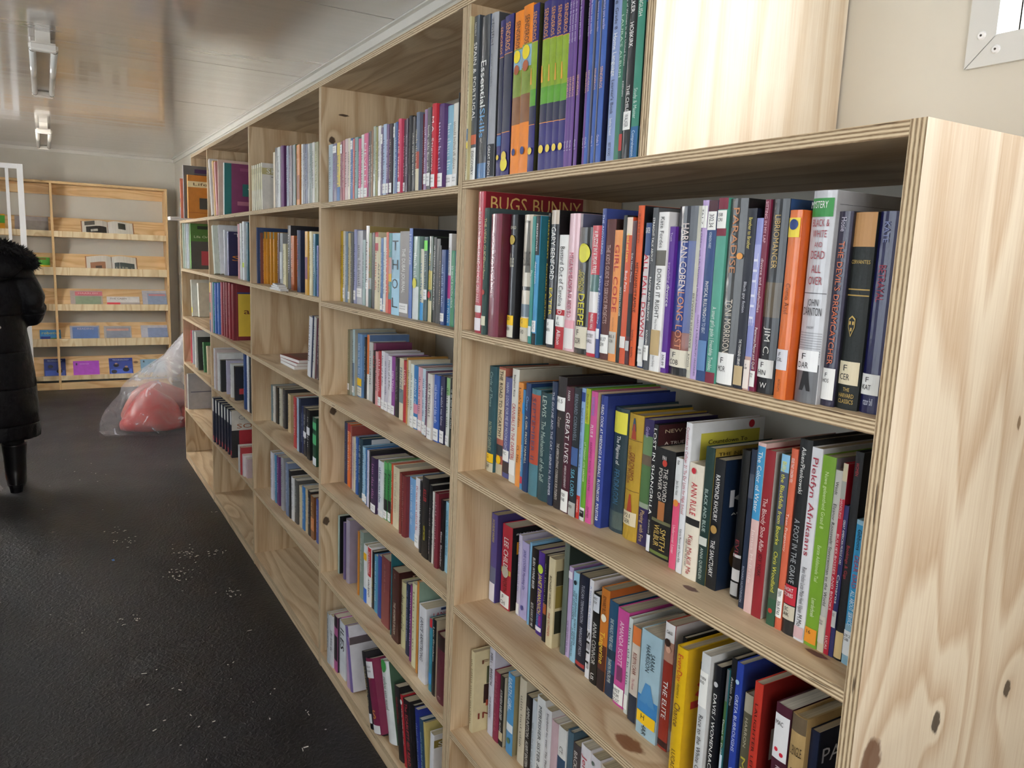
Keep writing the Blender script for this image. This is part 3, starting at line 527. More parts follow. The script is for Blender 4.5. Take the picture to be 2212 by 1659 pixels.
(-0.3444,0.0259,0.1933,-0.0134,{'T':[('Bastard Out of Carolina',0.1,0.62,0.5,'33302e'),('D',0.655,0.69,0.5,'f2f2ee'),('Allison',0.83,0.96,0.5,'f2f2ee')],'B':[(0.65,0.7,'b82a34'),(0.8,1,'b82a34')],'S':[(0.7,0.8,'f2f2ee','F ALL')],'col':'f0efec','L':'white paperback with red base panel reading Out of, 10th from left, second shelf, nearest bay'}),
(-0.3710,0.0290,0.2277,-0.0125,{'k':'h','g':1,'C':'c9c4cc','T':[("MEGAN MEADE'S GUIDE TO",0.28,0.75,0.42,'c24a66'),('THE McGOWAN BOYS',0.3,0.72,0.35,'8a6a70')],'S':[(0.77,0.83,'e9a9b4',''),(0.83,0.98,'e9e4e2','')],'CP':[(0.05,0.6,0,0.1,'5a5d78')],'col':'e8c3cb','L':'pink plastic-wrapped hardback, 11th from left, second shelf, nearest bay'}),
(-0.4032,0.0366,0.2049,-0.0113,{'k':'h','g':1,'T':[('GORDON',0.35,0.5,0.3,'c9bd4a'),('WILLIAMS',0.33,0.5,0.3,'c9bd4a','d',0.25),('DEEPE',0.52,0.77,0.5,'d9d038')],'S':[(0.78,0.955,'ddd5bf','F GOR')],'R':[(0.5,0.2,0.42,'e2dc4c')],'col':'1d1c18','L':'black plastic-wrapped hardback with yellow moon, 12th from left, second shelf, nearest bay'}),
(-0.4432,0.0237,0.2071,-0.0099,{'g':1,'T':[('A PUZZLE IN A PEAR TREE',0.04,0.36,0.6,'f2f2ee'),('PARNELL HALL',0.67,0.79,0.5,'f2f2ee')],'B':[(0,0.37,'c2263a'),(0.37,0.5,'3f6a66'),(0.66,0.8,'c2263a'),(0.975,1,'c2263a')],'S':[(0.8,0.97,'ece6ea','MYSTERY HALL')],'col':'e9e4e2','L':'white plastic-wrapped paperback reading A PUZZLE IN A PEAR, 13th from left, second shelf, nearest bay'}),
(-0.4688,0.0095,0.2325,-0.0086,{'T':[('Taking Responsibility',0.44,0.77,0.5,'d5dcf0'),('THE ANSWERING',0.04,0.3,0.5,'c9d0e8')],'S':[(0.8,0.87,'e8eaf0','')],'col':'3a4a8c','L':'slim blue paperback reading Taking Responsibility, 14th from left, second shelf, nearest bay'}),
(-0.4797,0.0226,0.2161,-0.0080,{'k':'h','C':'33221f','T':[("THE KID'S GUIDE TO SERVICE PROJECTS",0.18,0.74,0.45,'c9a9a2')],'S':[(0.82,0.955,'f2f2ee','361.37 LEW')],'col':'5d3230','L':'brown hardback reading SERVICE PROJECTS, 15th from left, second shelf, nearest bay'}),
(-0.5049,0.0188,0.1994,-0.0067,{'C':'b98a4a','T':[('GIRL CODE',0.11,0.62,0.6,'b82c34'),('GAMING GOING GETTING IT DONE',0.66,0.76,0.6,'7a4a2a')],'S':[(0.77,0.94,'c9c5bb','005.1 GON')],'col':'ee9a52','L':'orange paperback reading GIRL CODE, 16th from left, second shelf, nearest bay'}),
(-0.5240,0.0083,0.2209,-0.0069,{'T':[('WITTON FALAGER',0.48,0.68,0.5,'d6d9cc')],'col':'232723','L':'slim black paperback with white lettering, 17th from left, second shelf, nearest bay'}),
(-0.5339,0.0133,0.2176,-0.0058,{'T':[('Read and Learn',0.11,0.3,0.45,'f2dc5a'),('Body Pairs',0.36,0.5,0.45,'f2f2ee')],'B':[(0,0.12,'ead9c8')],'S':[(0.81,0.89,'e9e4e0','')],'col':'d85a34','L':'orange paperback reading Read and Learn Body Pairs, 18th from left, second shelf, nearest bay'}),
(-0.5480,0.0093,0.2122,-0.0054,{'T':[('Side Hour Menus',0.22,0.42,0.4,'e0d6d6')],'B':[(0.5,0.8,'191a1c')],'S':[(0.83,0.9,'c9c9c9','')],'col':'4a1c26','L':'slim maroon paperback with spine label, 19th from left, second shelf, nearest bay'}),
(-0.5576,0.0131,0.2337,-0.0052,{'k':'h','C':'15181f','T':[('DRUG ABUSE AND SOCIETY',0.05,0.23,0.32,'2a1a14'),('METHAMPHETAMINE',0.35,0.66,0.5,'1c1512'),('Spalding',0.77,0.84,0.35,'2a1a14'),('ROSEN',0.88,0.945,0.4,'1c1512')],'col':'e2602c','L':'orange hardback reading METHAMPHETAMINE, 20th from left, second shelf, nearest bay'}),
(-0.5789,0.0122,0.2087,-0.0046,{'T':[('CARTER',0.03,0.07,0.8,'f2f2ee','h'),('ALL FALL DOWN',0.21,0.78,0.75,'c8243a')],'B':[(0.22,0.8,'e6dcdc'),(0.8,0.99,'e8e8e6')],'S':[(0.85,0.96,'f2f2ee','TEEN FICTION')],'col':'27467e','L':'blue paperback reading ALL FALL DOWN, 21st from left, second shelf, nearest bay'}),
(-0.5989,0.0106,0.2288,0.0017,{'k':'h','T':[('STRAIGHT TALK ABOUT...',0.06,0.34,0.45,'f2f2ee'),('RACISM AND PREJUDICE',0.42,0.69,0.45,'f2f2ee'),('RODGERS',0.75,0.84,0.45,'f2f2ee')],'S':[(0.845,0.94,'f2f2ee','305 ROD')],'col':'55585c','L':'slim charcoal hardback reading RACISM AND PREJUDICE, 22nd from left, second shelf, nearest bay'}),
(-0.6096,0.0202,0.2226,-0.0005,{'C':'dadadd','T':[('Kate Fordes',0.03,0.22,0.4,'3a3a3a'),('DOING IT RIGHT',0.35,0.66,0.45,'2a2a2a'),('Making Choices',0.665,0.73,0.5,'4a4a4a'),('Smart Studying',0.9,0.97,0.35,'4a4a4a')],'B':[(0.235,0.33,'6a675e')],'S':[(0.735,0.895,'c3a878','')],'col':'f2f1ef','L':'white paperback reading DOING IT RIGHT, 23rd from left, second shelf, nearest bay'}),
(-0.6301,0.0110,0.2028,-0.0046,{'T':[('Trueit',0.04,0.1,0.4,'d9cbe8'),('surviving',0.24,0.38,0.5,'cbb4e0'),('divorce',0.39,0.54,0.55,'f2f2ee')],'S':[(0.855,0.965,'efeaf4','306.89')],'col':'5b2a92','L':'slim purple paperback reading surviving divorce, 24th from left, second shelf, nearest bay'}),
(-0.6412,0.0377,0.2297,-0.0069,{'k':'h','g':1,'T':[('HARLAN COBEN',0.1,0.49,0.34,'e9d9d6'),('LONG LOST',0.5,0.84,0.36,'d8906e')],'B':[(0,0.2,'1a1f2c'),(0.74,0.86,'8a4a3a'),(0.93,1,'17171b')],'S':[(0.845,0.95,'e0d9c6','F COB')],'col':'233a86','L':'thick blue plastic-wrapped hardback reading LONG LOST, 25th from left, second shelf, nearest bay'}),
(-0.6829,0.0071,0.2289,-0.0049,{'T':[('BETWEEN SUNDAYS',0.5,0.82,0.5,'4a4a3a')],'S':[(0.84,0.95,'ddd6c2','KINGS')],'col':'c8c7b8','L':'slim cream paperback with spine label, 26th from left, second shelf, nearest bay'}),
(-0.6907,0.0053,0.2358,-0.0045,{'k':'b','T':[('Helping Children with Life-Threatening Medical Issues',0.1,0.62,0.6,'4a3a66')],'S':[(0.03,0.15,'f2f2ee','361.7')],'col':'bda4d6','L':'slim lilac booklet with spine label, 27th from left, second shelf, nearest bay'}),
(-0.6963,0.0055,0.2356,-0.0042,{'k':'b','T':[('CHARITY & PHILANTHROPY UNLEASHED',0.63,0.98,0.6,'4a3a66')],'S':[(0.03,0.15,'f2f2ee','')],'col':'c6aedd','L':'slim lilac booklet reading CHARITY & PHILANTHROPY, 28th from left, second shelf, nearest bay'}),
(-0.7021,0.0165,0.2350,-0.0039,{'T':[('VONNON-WARY',0.17,0.26,0.35,'cdd8ea'),('HOW TO BEAT',0.63,0.73,0.4,'cdd8ea'),('PHYSICAL BULLYING',0.44,0.63,0.4,'f2f2ee')],'B':[(0,0.06,'4a2430')],'S':[(0.06,0.16,'f2f2ee','302.34'),(0.77,0.94,'5f86b8','')],'col':'27477e','L':'blue paperback reading PHYSICAL BULLYING, 29th from left, second shelf, nearest bay'}),
(-0.7200,0.0167,0.2372,-0.0030,{'T':[("A smart girl's guide | Friendship Troubles",0.58,0.93,0.45,'e6f0ea')],'B':[(0,0.06,'7d2038'),(0.16,0.2,'7d2038'),(0.94,1,'7d2038')],'S':[(0.065,0.16,'f2f2ee','158 CRI')],'col':'52a08c','L':'teal paperback reading Friendship Troubles, 30th from left, second shelf, nearest bay'}),
(-0.7369,0.0290,0.2358,-0.0044,{'k':'h','g':1,'C':'17181a','T':[('PARADISE',0.05,0.39,0.36,'c98a5e'),('TONI MORRISON',0.53,0.82,0.4,'d6cdbd')],'S':[(0.82,0.99,'eeeeec','F MOR')],'R':[(0.85,0.3,0.14,'e09a48')],'CP':[(0.35,0.75,0.02,0.05,'c9cdd0')],'col':'3b3c3c','L':'charcoal plastic-wrapped hardback reading PARADISE, 31st from left, second shelf, nearest bay'}),
(-0.7661,0.0150,0.2231,-0.0067,{'T':[('Brother to Brother',0.05,0.22,0.42,'e2d06a'),('Black gay fiction',0.4,0.57,0.32,'c9cbd4'),('THE TOWNSEND LIBRARY',0.72,0.87,0.3,'f2f2ee')],'S':[(0.87,0.98,'c4ad82','')],'col':'15192a','L':'navy paperback reading Brother to Brother, 32nd from left, second shelf, nearest bay'}),
(-0.7813,0.0100,0.2112,-0.0079,{'T':[('TITTLE',0.2,0.62,0.7,'dfe2f6')],'B':[(0.15,0.6,'a9aee0'),(0.8,1,'c9a49a')],'S':[(0.82,0.99,'efe4dc','F CER')],'col':'8f96d2','L':'slim pale blue paperback with spine label, 33rd from left, second shelf, nearest bay'}),
(-0.7915,0.0083,0.2328,-0.0087,{'T':[('SITTING IN MY LAP',0.01,0.22,0.5,'e6bcc8'),('divorce and stepfamilies',0.3,0.58,0.55,'e9d6dc'),('Peterman,Meyer,and Quill',0.66,0.88,0.5,'f2f2ee')],'S':[(0.89,0.975,'f2f2ee','306. PE')],'col':'7a2240','L':'slim maroon paperback reading divorce and stepfamilies, 34th from left, second shelf, nearest bay'}),
(-0.8000,0.0257,0.2329,-0.0094,{'k':'h','g':1,'C':'2c4a78','T':[('LIBRIOMANCER',0.08,0.35,0.34,'cfae6a'),('JIM C. H',0.65,0.86,0.36,'dcdad4'),('W',0.94,0.97,0.4,'f2f2ee','h')],'B':[(0.42,0.6,'5a4a30')],'S':[(0.82,0.915,'f2f2ee','F HIN')],'col':'15171c','L':'black plastic-wrapped hardback reading LIBRIOMANCER, 35th from left, second shelf, nearest bay'}),
(-0.8398,0.0168,0.2182,0.0040,{'k':'h','g':1,'C':'c65a20','T':[('Como Azul',0.38,0.54,0.4,'7a3a14'),('WATSON GUPTILL',0.89,0.96,0.6,'3a2a1a')],'S':[(0.04,0.14,'e6cf3c',''),(0.73,0.84,'d9d9e0','F GIL')],'R':[(0.5,0.075,0.36,'27407e')],'col':'dd6f25','L':'orange plastic-wrapped hardback with award badge, 36th from left, second shelf, nearest bay'}),
(-0.8605,0.0300,0.2392,-0.0064,{'k':'h','g':1,'C':'9fa0a4','T':[('BLACK &',0.13,0.165,0.72,'9a3540','h'),('WHITE',0.18,0.215,0.6,'9a3540','h'),('AND',0.235,0.26,0.35,'9a3540','h'),('DEAD',0.275,0.315,0.6,'9a3540','h'),('ALL',0.34,0.38,0.42,'9a3540','h'),('OVER',0.395,0.435,0.6,'9a3540','h'),('JOHN',0.5,0.535,0.5,'2a2a2e','h'),('DARNTON',0.54,0.58,0.8,'2a2a2e','h'),('KNOPF',0.63,0.642,0.3,'5a5a5e','h')],'B':[(0.472,0.476,'4a4a4e'),(0.81,1,'6a6c70'),(0.66,0.665,'9c9ea4'),(0.672,0.677,'9c9ea4'),(0.684,0.6890000000000001,'9c9ea4'),(0.6960000000000001,0.7010000000000001,'9c9ea4'),(0.7080000000000001,0.7130000000000001,'9c9ea4'),(0.72,0.7250000000000001,'9c9ea4'),(0.732,0.7370000000000001,'9c9ea4'),(0.744,0.749,'9c9ea4'),(0.756,0.761,'9c9ea4'),(0.768,0.773,'9c9ea4')],'S':[(0.035,0.12,'2e8a3e','MYSTERY'),(0.745,0.845,'eef0f2','F DAR')],'P':[('tri',0.5,0.88,0.5,0.06,'1e1f22')],'CP':[(0.05,1,0.06,0.065,'3a3a3e')],'col':'c4c6cc','L':'thick grey hardback reading DEAD ALL OVER, 37th from left, second shelf, nearest bay'}),
(-0.8907,0.0176,0.2164,-0.0150,{'k':'h','g':1,'C':'1a1a22','T':[('Hosie',0.03,0.1,0.4,'c9c4d4'),("THE DEVIL'S DREAMCATCHER",0.15,0.78,0.42,'d0704a')],'S':[(0.8,0.965,'e9e9e7','F HOS')],'col':'25203c','L':'navy plastic-wrapped hardback reading DREAMCATCHER, 38th from left, second shelf, nearest bay'}),
(-0.9085,0.0266,0.2151,-0.0186,{'k':'h','T':[('CERVANTES',0.235,0.255,0.85,'c9a95a','h'),('THE',0.885,0.905,0.3,'c9a95a','h'),('HARVARD',0.915,0.938,0.7,'c9a95a','h'),('CLASSICS',0.945,0.968,0.7,'c9a95a','h')],'B':[(0.38,0.386,'b8964a'),(0.41,0.416,'b8964a'),(0,0.17,'b98a56')],'S':[(0.75,0.87,'dfd3b4','F CER')],'P':[('shield',0.42,0.57,0.32,0.055,'c9a95a')],'col':'151b19','L':'black leather hardback with gold shield and torn top, 39th from left, second shelf, nearest bay'}),
(-0.9353,0.0222,0.2157,-0.0230,{'k':'h','g':1,'T':[('KATE',0.05,0.15,0.3,'8a94c4'),('BETRAYAL',0.26,0.44,0.4,'a8344e'),('razor bill',0.92,0.96,0.5,'cfd3e6','h')],'S':[(0.8,0.905,'f2f2ee','F KAT')],'col':'1c1d52','L':'purple plastic-wrapped hardback reading BETRAYAL, 40th from left, second shelf, nearest bay'})]),
(1,0.9329,'books on the third shelf of the nearest bay',[
(-0.0226,0.0307,0.2284,-0.0648,{'k':'h','T':[('Circle of Three',0.05,0.38,0.4,'9cc0c0'),('PATRICIA GAFFNEY',0.52,0.8,0.45,'a9b8a0')],'S':[(0.825,0.91,'f6c81c','G'),(0.915,1,'cfcab2','GAF')],'col':'2c5660','L':'dark teal hardback reading Circle of Three, 1st from left, third shelf, nearest bay'}),
(-0.0535,0.0272,0.2302,-0.0721,{'T':[('THE ROAD TO McCARTHY',0.03,0.65,0.5,'141416')],'B':[(0.02,0.665,'dcc9a8'),(0.72,0.82,'39424a'),(0.9,1,'cfc4a8')],'R':[(0.5,0.86,0.35,'f6c81c')],'col':'b5695a','L':'salmon paperback reading THE ROAD TO, 2nd from left, third shelf, nearest bay'}),
(-0.0828,0.0264,0.2132,-0.0716,{'T':[('HAHN',0.05,0.15,0.4,'cdd0e4'),('LOOK FOR ME BY MOONLIGHT',0.18,0.72,0.45,'cdd0e4')],'B':[(0.84,0.95,'463a3a')],'S':[(0.72,0.83,'f2f2ee','FIC')],'col':'5a5f96','L':'blue paperback reading LOOK FOR ME BY MOONLIGHT, 3rd from left, third shelf, nearest bay'}),
(-0.1177,0.0255,0.2361,-0.0669,{'C':'b9b4a4','T':[('Stephen Rice',0.05,0.24,0.3,'141416'),('CANNIBALS IN THE CAFETERIA',0.3,0.82,0.55,'b8283a')],'S':[(0.8,0.93,'f2f2ee','')],'col':'e6e4da','L':'white paperback reading CANNIBALS IN THE CAFETERIA, 4th from left, third shelf, nearest bay'}),
(-0.1512,0.0181,0.2132,-0.0624,{'T':[("Loah's Garden",0.05,0.42,0.5,'5a3018'),('CL. May',0.6,0.77,0.45,'5a3018')],'col':'ee9a4a','L':'orange paperback reading Garden, 5th from left, third shelf, nearest bay'}),
(-0.1756,0.0087,0.2024,-0.0591,{'k':'b','T':[('ambato retour',0.55,0.82,0.6,'d9e6ee')],'B':[(0.87,0.94,'c22a44')],'S':[(0.13,0.24,'2f8fd0','')],'col':'4a86b4','L':'slim light blue booklet with spine label, 6th from left, third shelf, nearest bay'}),
(-0.1877,0.0174,0.2181,-0.0576,{'T':[('Cleary',0.12,0.25,0.5,'7aa8d8'),('A GIRL FROM YAMHILL',0.3,0.74,0.45,'d9d7c0')],'col':'1d3a66','L':'dark blue paperback reading A GIRL FROM, 7th from left, third shelf, nearest bay'}),
(-0.2060,0.0319,0.2106,-0.0573,{'k':'h','T':[('SEPTEMBER II',0.08,0.66,0.4,'5a4a6a')],'B':[(0.05,0.7,'b44a30')],'col':'4f7f8c','L':'worn teal hardback with rust-red panel, 8th from left, third shelf, nearest bay'}),
(-0.2403,0.0363,0.2096,-0.0567,{'k':'h','T':[('LEWIS',0.03,0.22,0.42,'c0cfc4'),('The Mechanism of the Self',0.26,0.82,0.42,'b4c6bc')],'col':'24464c','L':'dark teal hardback with pale script, 9th from left, third shelf, nearest bay'}),
(-0.2802,0.0157,0.2351,-0.0561,{'k':'h','T':[('THE GUY,ME AND THE CAT - HENRY N. PLUMMER',0.08,0.92,0.5,'cfd3dc')],'col':'1d3050','L':'slim navy hardback with long white title, 10th from left, third shelf, nearest bay'}),
(-0.2966,0.0278,0.2481,-0.0566,{'k':'h','C':'241e1e','T':[('THE AMERICAN ETHNIC COOKBOOK FOR STUDENTS',0.5,0.93,0.6,'dcd4cc'),('Zanger',0.3,0.38,0.35,'b8a9a0')],'S':[(0.15,0.25,'f2f2ee','641.5')],'col':'2a2222','L':'dark brown hardback reading COOKBOOK FOR STUDENTS, 11th from left, third shelf, nearest bay'}),
(-0.3244,0.0238,0.2333,-0.0575,{'T':[('FABER',0.03,0.11,0.3,'f2f2ee'),('GREAT LIVES',0.2,0.6,0.55,'f2f2ee'),('AMERICAN GOVERNMENT',0.62,0.8,0.6,'e6dcdc')],'S':[(0.82,0.99,'f2f2ee','920 FAB')],'col':'4d1f2e','L':'maroon paperback reading GREAT LIVES, 12th from left, third shelf, nearest bay'}),
(-0.3484,0.0205,0.2358,-0.0583,{'T':[('BERNARD CORNWELL',0.05,0.41,0.5,'8a9aa6'),('SEA LORD',0.63,0.84,0.55,'6fc0d8')],'B':[(0.46,0.6,'3f5f96'),(0.89,1,'b8b9b4')],'S':[(0.9,0.99,'b8b9b4','303')],'col':'22282e','L':'black paperback reading SEA LORD, 13th from left, third shelf, nearest bay'}),
(-0.3691,0.0109,0.2372,-0.0606,{'k':'t','T':[('English for Success',0.15,0.33,0.45,'22345a'),("Learner's Book",0.36,0.5,0.4,'3a4a78'),('Grade 8',0.52,0.6,0.4,'3a4a78'),('OXFORD',0.85,0.95,0.4,'f2f2ee')],'B':[(0.82,1,'d0342a'),(0.03,0.1,'2a4a9a')],'col':'93b4dc','L':'slim pale blue textbook reading English for Success, 14th from left, third shelf, nearest bay'}),
(-0.3802,0.0128,0.2380,-0.0618,{'k':'t','T':[('ENGLISH IN CONTEXT',0.04,0.25,0.45,'3a3a14'),('LIT TONIGHT  OTIS GARDNER',0.4,0.7,0.4,'eaf2d0')],'B':[(0,0.26,'c8cf34'),(0.9,1,'f2f2ee')],'S':[(0.92,0.97,'141416','VIVLIA')],'col':'6aa832','L':'green textbook reading ENGLISH IN CONTEXT, 15th from left, third shelf, nearest bay'}),
(-0.3932,0.0175,0.2358,-0.0632,{'k':'t','C':'cbb79a','T':[('SHAKESPEARE',0.04,0.18,0.5,'7a8ad0'),('PLUS 8',0.25,0.34,0.45,'f2f2ee'),('READING  FOCUS  THEATRE',0.38,0.75,0.3,'8a2a60'),('OXFORD',0.87,0.96,0.4,'8a2a60')],'col':'d85a9c','L':'pink textbook reading PLUS 8, 16th from left, third shelf, nearest bay'}),
(-0.4167,0.0176,0.2328,-0.0657,{'k':'h','C':'23357f','T':[('HEAD COOK AT WEDDINGS & FUNERALS  PLOTNIKOFF  POLESTAR',0.07,0.95,0.45,'f2f2ee')],'CP':[(0.3,1,0.08,0.085,'f2f2ee')],'col':'2a3f92','L':'blue hardback reading HEAD COOK AT WEDDINGS & FUNERALS, 17th from left, third shelf, nearest bay'}),
(-0.4384,0.0365,0.2158,-0.0794,{'k':'h','g':1,'T':[('The Pilgrims of',0.22,0.45,0.28,'f2f2ee'),('PENDRAGON',0.49,0.77,0.42,'3a6a8c')],'B':[(0.83,0.97,'50605c')],'S':[(0.03,0.2,'e6de4a','')],'col':'2b4048','L':'thick dark teal plastic-wrapped hardback reading The Pilgrims of, 18th from left, third shelf, nearest bay'}),
(-0.4806,0.0351,0.2135,-0.0762,{'k':'h','T':[('GERONIMO',0.3,0.52,0.36,'7a2a1c'),('Wolf of the Warpath',0.25,0.55,0.3,'7a3a1c','d',0.28)],'B':[(0.2,0.205,'6a4a14'),(0.6,0.605,'6a4a14')],'S':[(0.77,0.88,'dccfae','921 GER')],'P':[('tri',0.5,0.08,0.3,0.05,'2a4a6a'),('tri',0.5,0.135,0.36,0.06,'a8402a'),('tri',0.5,0.7,0.36,0.07,'a8402a')],'col':'b8952a','L':'mustard yellow cloth hardback with red leaf motifs reading, 19th from left, third shelf, nearest bay'}),
(-0.5159,0.0235,0.2111,-0.0803,{'T':[('Garden',0.06,0.14,0.4,'b8a9d8'),('Playing with Fire',0.72,0.97,0.45,'c9b07a')],'B':[(0.13,0.3,'6a8a5e'),(0.28,0.36,'6a5a4a'),(0.36,0.66,'4f7444'),(0.66,0.7,'9aa890')],'col':'33285c','L':'purple paperback with green garden picture spine, 20th from left, third shelf, nearest bay'}),
(-0.5515,0.0088,0.2086,-0.0709,{'k':'h','C':'3d1418','T':[('LOST IN SHANGRI-LA',0.03,0.7,0.8,'f2f2ee'),('ZUCKOFF',0.74,0.85,0.4,'c9c9c9')],'S':[(0.86,0.99,'e2e4ea','')],'CT':[('NEW YORK',0.1,0.7,0.035,0.065,'d9c9a8'),('A TRUE STORY',0.1,0.7,0.13,0.155,'d9d4cc')],'col':'131316','L':'slim black hardback reading LOST IN SHANGRI-LA, 21st from left, third shelf, nearest bay'}),
(-0.5606,0.0441,0.1756,-0.0697,{'T':[('POWER OF',0.18,0.47,0.2,'e4e0d6','d',0.36),('THE SWORD',0.17,0.47,0.22,'e4e0d6','d',0.62),('PAN',0.06,0.1,0.2,'f2f2ee','h'),('WILBUR',0.7,0.9,0.3,'c9ac58','d',0.35),('SMITH',0.72,0.92,0.3,'c9ac58','d',0.68)],'B':[(0.65,0.68,'6a6a4a'),(0.95,0.98,'6a7a3a')],'R':[(0.55,0.125,0.12,'c23a2a')],'P':[('rect',0.5,0.565,0.34,0.085,'a86a3a')],'col':'17171a','L':'thick black paperback reading POWER OF THE SWORD, 22nd from left, third shelf, nearest bay'}),
(-0.6182,0.0150,0.1731,-0.0592,{'T':[('to',0.02,0.06,0.4,'4a4a4a'),('Janis Bon Hunt',0.2,0.33,0.4,'4a4a4a'),('Undercover Lover',0.6,0.86,0.42,'f4d4dc')],'B':[(0.39,1,'e0557c')],'R':[(0.5,0.4,0.36,'e08a3a')],'col':'e2e4e4','L':'white paperback reading Undercover Lover, 23rd from left, third shelf, nearest bay'}),
(-0.6365,0.0115,0.2303,-0.0572,{'C':'e2e6ea','T':[("Countdown to College: 21 'To Do' Lists for High School",0.03,0.6,0.55,'a82438'),('Valerie Pierce with Cheryl Rilly',0.7,0.93,0.45,'3a3a3e')],'CP':[(0.12,0.93,0.07,1,'c9c24a')],'CT':[('Countdown To',0.22,0.75,0.115,0.145,'141416')],'CR':[(0.8,0.035,0.04,'c42a3a')],'col':'e9eaee','L':'slim white paperback reading Countdown To, 24th from left, third shelf, nearest bay'}),
(-0.6505,0.0284,0.1740,-0.0558,{'T':[('ANN RULE',0.16,0.44,0.44,'c22434'),('Kiss Me,Kill Me',0.62,0.96,0.34,'a82432'),('AND OTHER TRUE CASES',0.66,0.9,0.14,'4a4440','d',0.24)],'B':[(0.47,0.53,'1c1a1a')],'R':[(0.4,0.06,0.16,'c22434')],'col':'ece4d2','L':'white paperback reading Kiss Me, Kill Me, 25th from left, third shelf, nearest bay'}),
(-0.6791,0.0169,0.2040,-0.0577,{'C':'9a8436','T':[('BLACK AND BLUE',0.3,0.61,0.4,'bcd0c8'),('ANNA QUINDLEN',0.73,0.96,0.36,'c4d4cc')],'S':[(0.65,0.71,'d0d4cc','')],'CT':[('THE NEW YORK',0.05,0.8,0.03,0.055,'2a2208')],'col':'1e3a36','L':'dark green paperback reading BLACK AND BLUE, 26th from left, third shelf, nearest bay'}),
(-0.6962,0.0199,0.1912,-0.0590,{'C':'16263e','T':[('RAYMOND KHOURY',0.12,0.47,0.42,'f2f2ee'),('THE SANCTUARY',0.62,0.9,0.42,'f2f2ee')],'R':[(0.5,0.535,0.3,'b08a4a')],'CT':[('K',0.1,0.5,0.22,0.36,'b9bcc4'),('AUTHOR',0.14,0.6,0.4,0.42,'f2f2ee')],'CR':[(0.35,0.75,0.18,'6a5230')],'col':'17191e','L':'black paperback reading THE SANCTUARY, 27th from left, third shelf, nearest bay'}),
(-0.7365,0.0144,0.2123,-0.0667,{'k':'h','g':1,'T':[('EVIL',0.6,0.72,0.5,'8a2430')],'B':[(0.7,0.88,'e0dede'),(0.72,0.8,'1a1214')],'S':[(0.89,0.98,'b9b9b9','')],'col':'101113','L':'worn black plastic-wrapped book with white base, 28th from left, third shelf, nearest bay'}),
(-0.7671,0.0088,0.2209,-0.0518,{'T':[('RICHARD HUTCHINSON',0.73,0.96,0.4,'aeb8c8')],'B':[(0.15,0.3,'4a5060')],'col':'1f2c44','L':'slim navy paperback with grey lettering, 29th from left, third shelf, nearest bay'}),
(-0.7790,0.0130,0.2336,-0.0490,{'T':[('The Color of Water',0.05,0.4,0.55,'f2f2ee'),('SPIRIT OF TABASCO',0.02,0.2,0.25,'5a3a3a','d',0.12),('James McBride',0.5,0.82,0.4,'f0dcd8')],'B':[(0.02,0.445,'3f97c8')],'col':'dcb9b4','L':'pale pink paperback reading The Color of Water, 30th from left, third shelf, nearest bay'}),
(-0.7930,0.0151,0.2272,-0.0486,{'C':'b9b3ae','T':[('The Bloody Shoe Affair',0.28,0.6,0.5,'ecd6d0'),('JOY YORK',0.61,0.75,0.4,'2a1012')],'col':'94202a','L':'red paperback reading The Bloody Shoe Affair, 31st from left, third shelf, nearest bay'}),
(-0.8191,0.0131,0.2276,-0.0478,{'T':[('Billy the Blackfella from Bourke',0.04,0.52,0.5,'e9e04a'),('Chris Woodland',0.56,0.8,0.5,'e9e04a')],'B':[(0,0.1,'8ac0e4'),(0.1,0.4,'4a5268'),(0.84,1,'2f5a40')],'R':[(0.5,0.91,0.25,'c23a2c')],'col':'4a5a4a','L':'dark green paperback reading from Bourke, 32nd from left, third shelf, nearest bay'}),
(-0.8333,0.0097,0.2380,-0.0474,{'k':'h','T':[('ISSUES THAT CONCERN YOU',0.05,0.18,0.6,'f2f2ee'),('Teen Pregnancy',0.35,0.56,0.42,'f4dcd0')],'S':[(0.77,0.82,'f2f2ee','TEEN'),(0.82,0.93,'f2f2ee','306.8743')],'col':'d96848','L':'slim salmon hardback reading Teen Pregnancy, 33rd from left, third shelf, nearest bay'}),
(-0.8439,0.0187,0.2533,-0.0471,{'k':'h','g':1,'C':'202428','T':[('Aiken/Pienkowski',0.04,0.27,0.35,'f2f2ee'),('A FOOT IN THE GRAVE',0.4,0.73,0.45,'a9adb0')],'S':[(0.74,0.84,'c2283a','SHORT STORIES'),(0.845,0.92,'cfc8b4','SC AIK')],'col':'1d2024','L':'black plastic-wrapped hardback reading A FOOT IN THE, 34th from left, third shelf, nearest bay'}),
(-0.8640,0.0147,0.2469,-0.0466,{'C':'c9ccd2','T':[('Piekfyn Afrikaans',0.05,0.55,0.55,'a8203c'),('Riens Vosloo Lucas Malan Henk Viljoen',0.61,0.85,0.6,'3a3a44'),('M.Mo',0.86,0.92,0.5,'141416')],'S':[(0.925,0.985,'d8b4b8','')],'col':'e4e5ea','L':'white paperback reading Piekfyn, 35th from left, third shelf, nearest bay'}),
(-0.8792,0.0182,0.2407,-0.0475,{'k':'t','g':1,'C':'8a929a','T':[('Nuwe geleentheid Graad 8',0.08,0.37,0.3,'dcecb8'),('Eerste Addisionele Taal',0.46,0.65,0.3,'dcecb8'),('Leerderboek',0.74,0.84,0.35,'e6f0cc')],'S':[(0.9,0.98,'ee9a2a','16')],'col':'7fae34','L':'green plastic-wrapped textbook reading Leerderboek, 36th from left, third shelf, nearest bay'}),
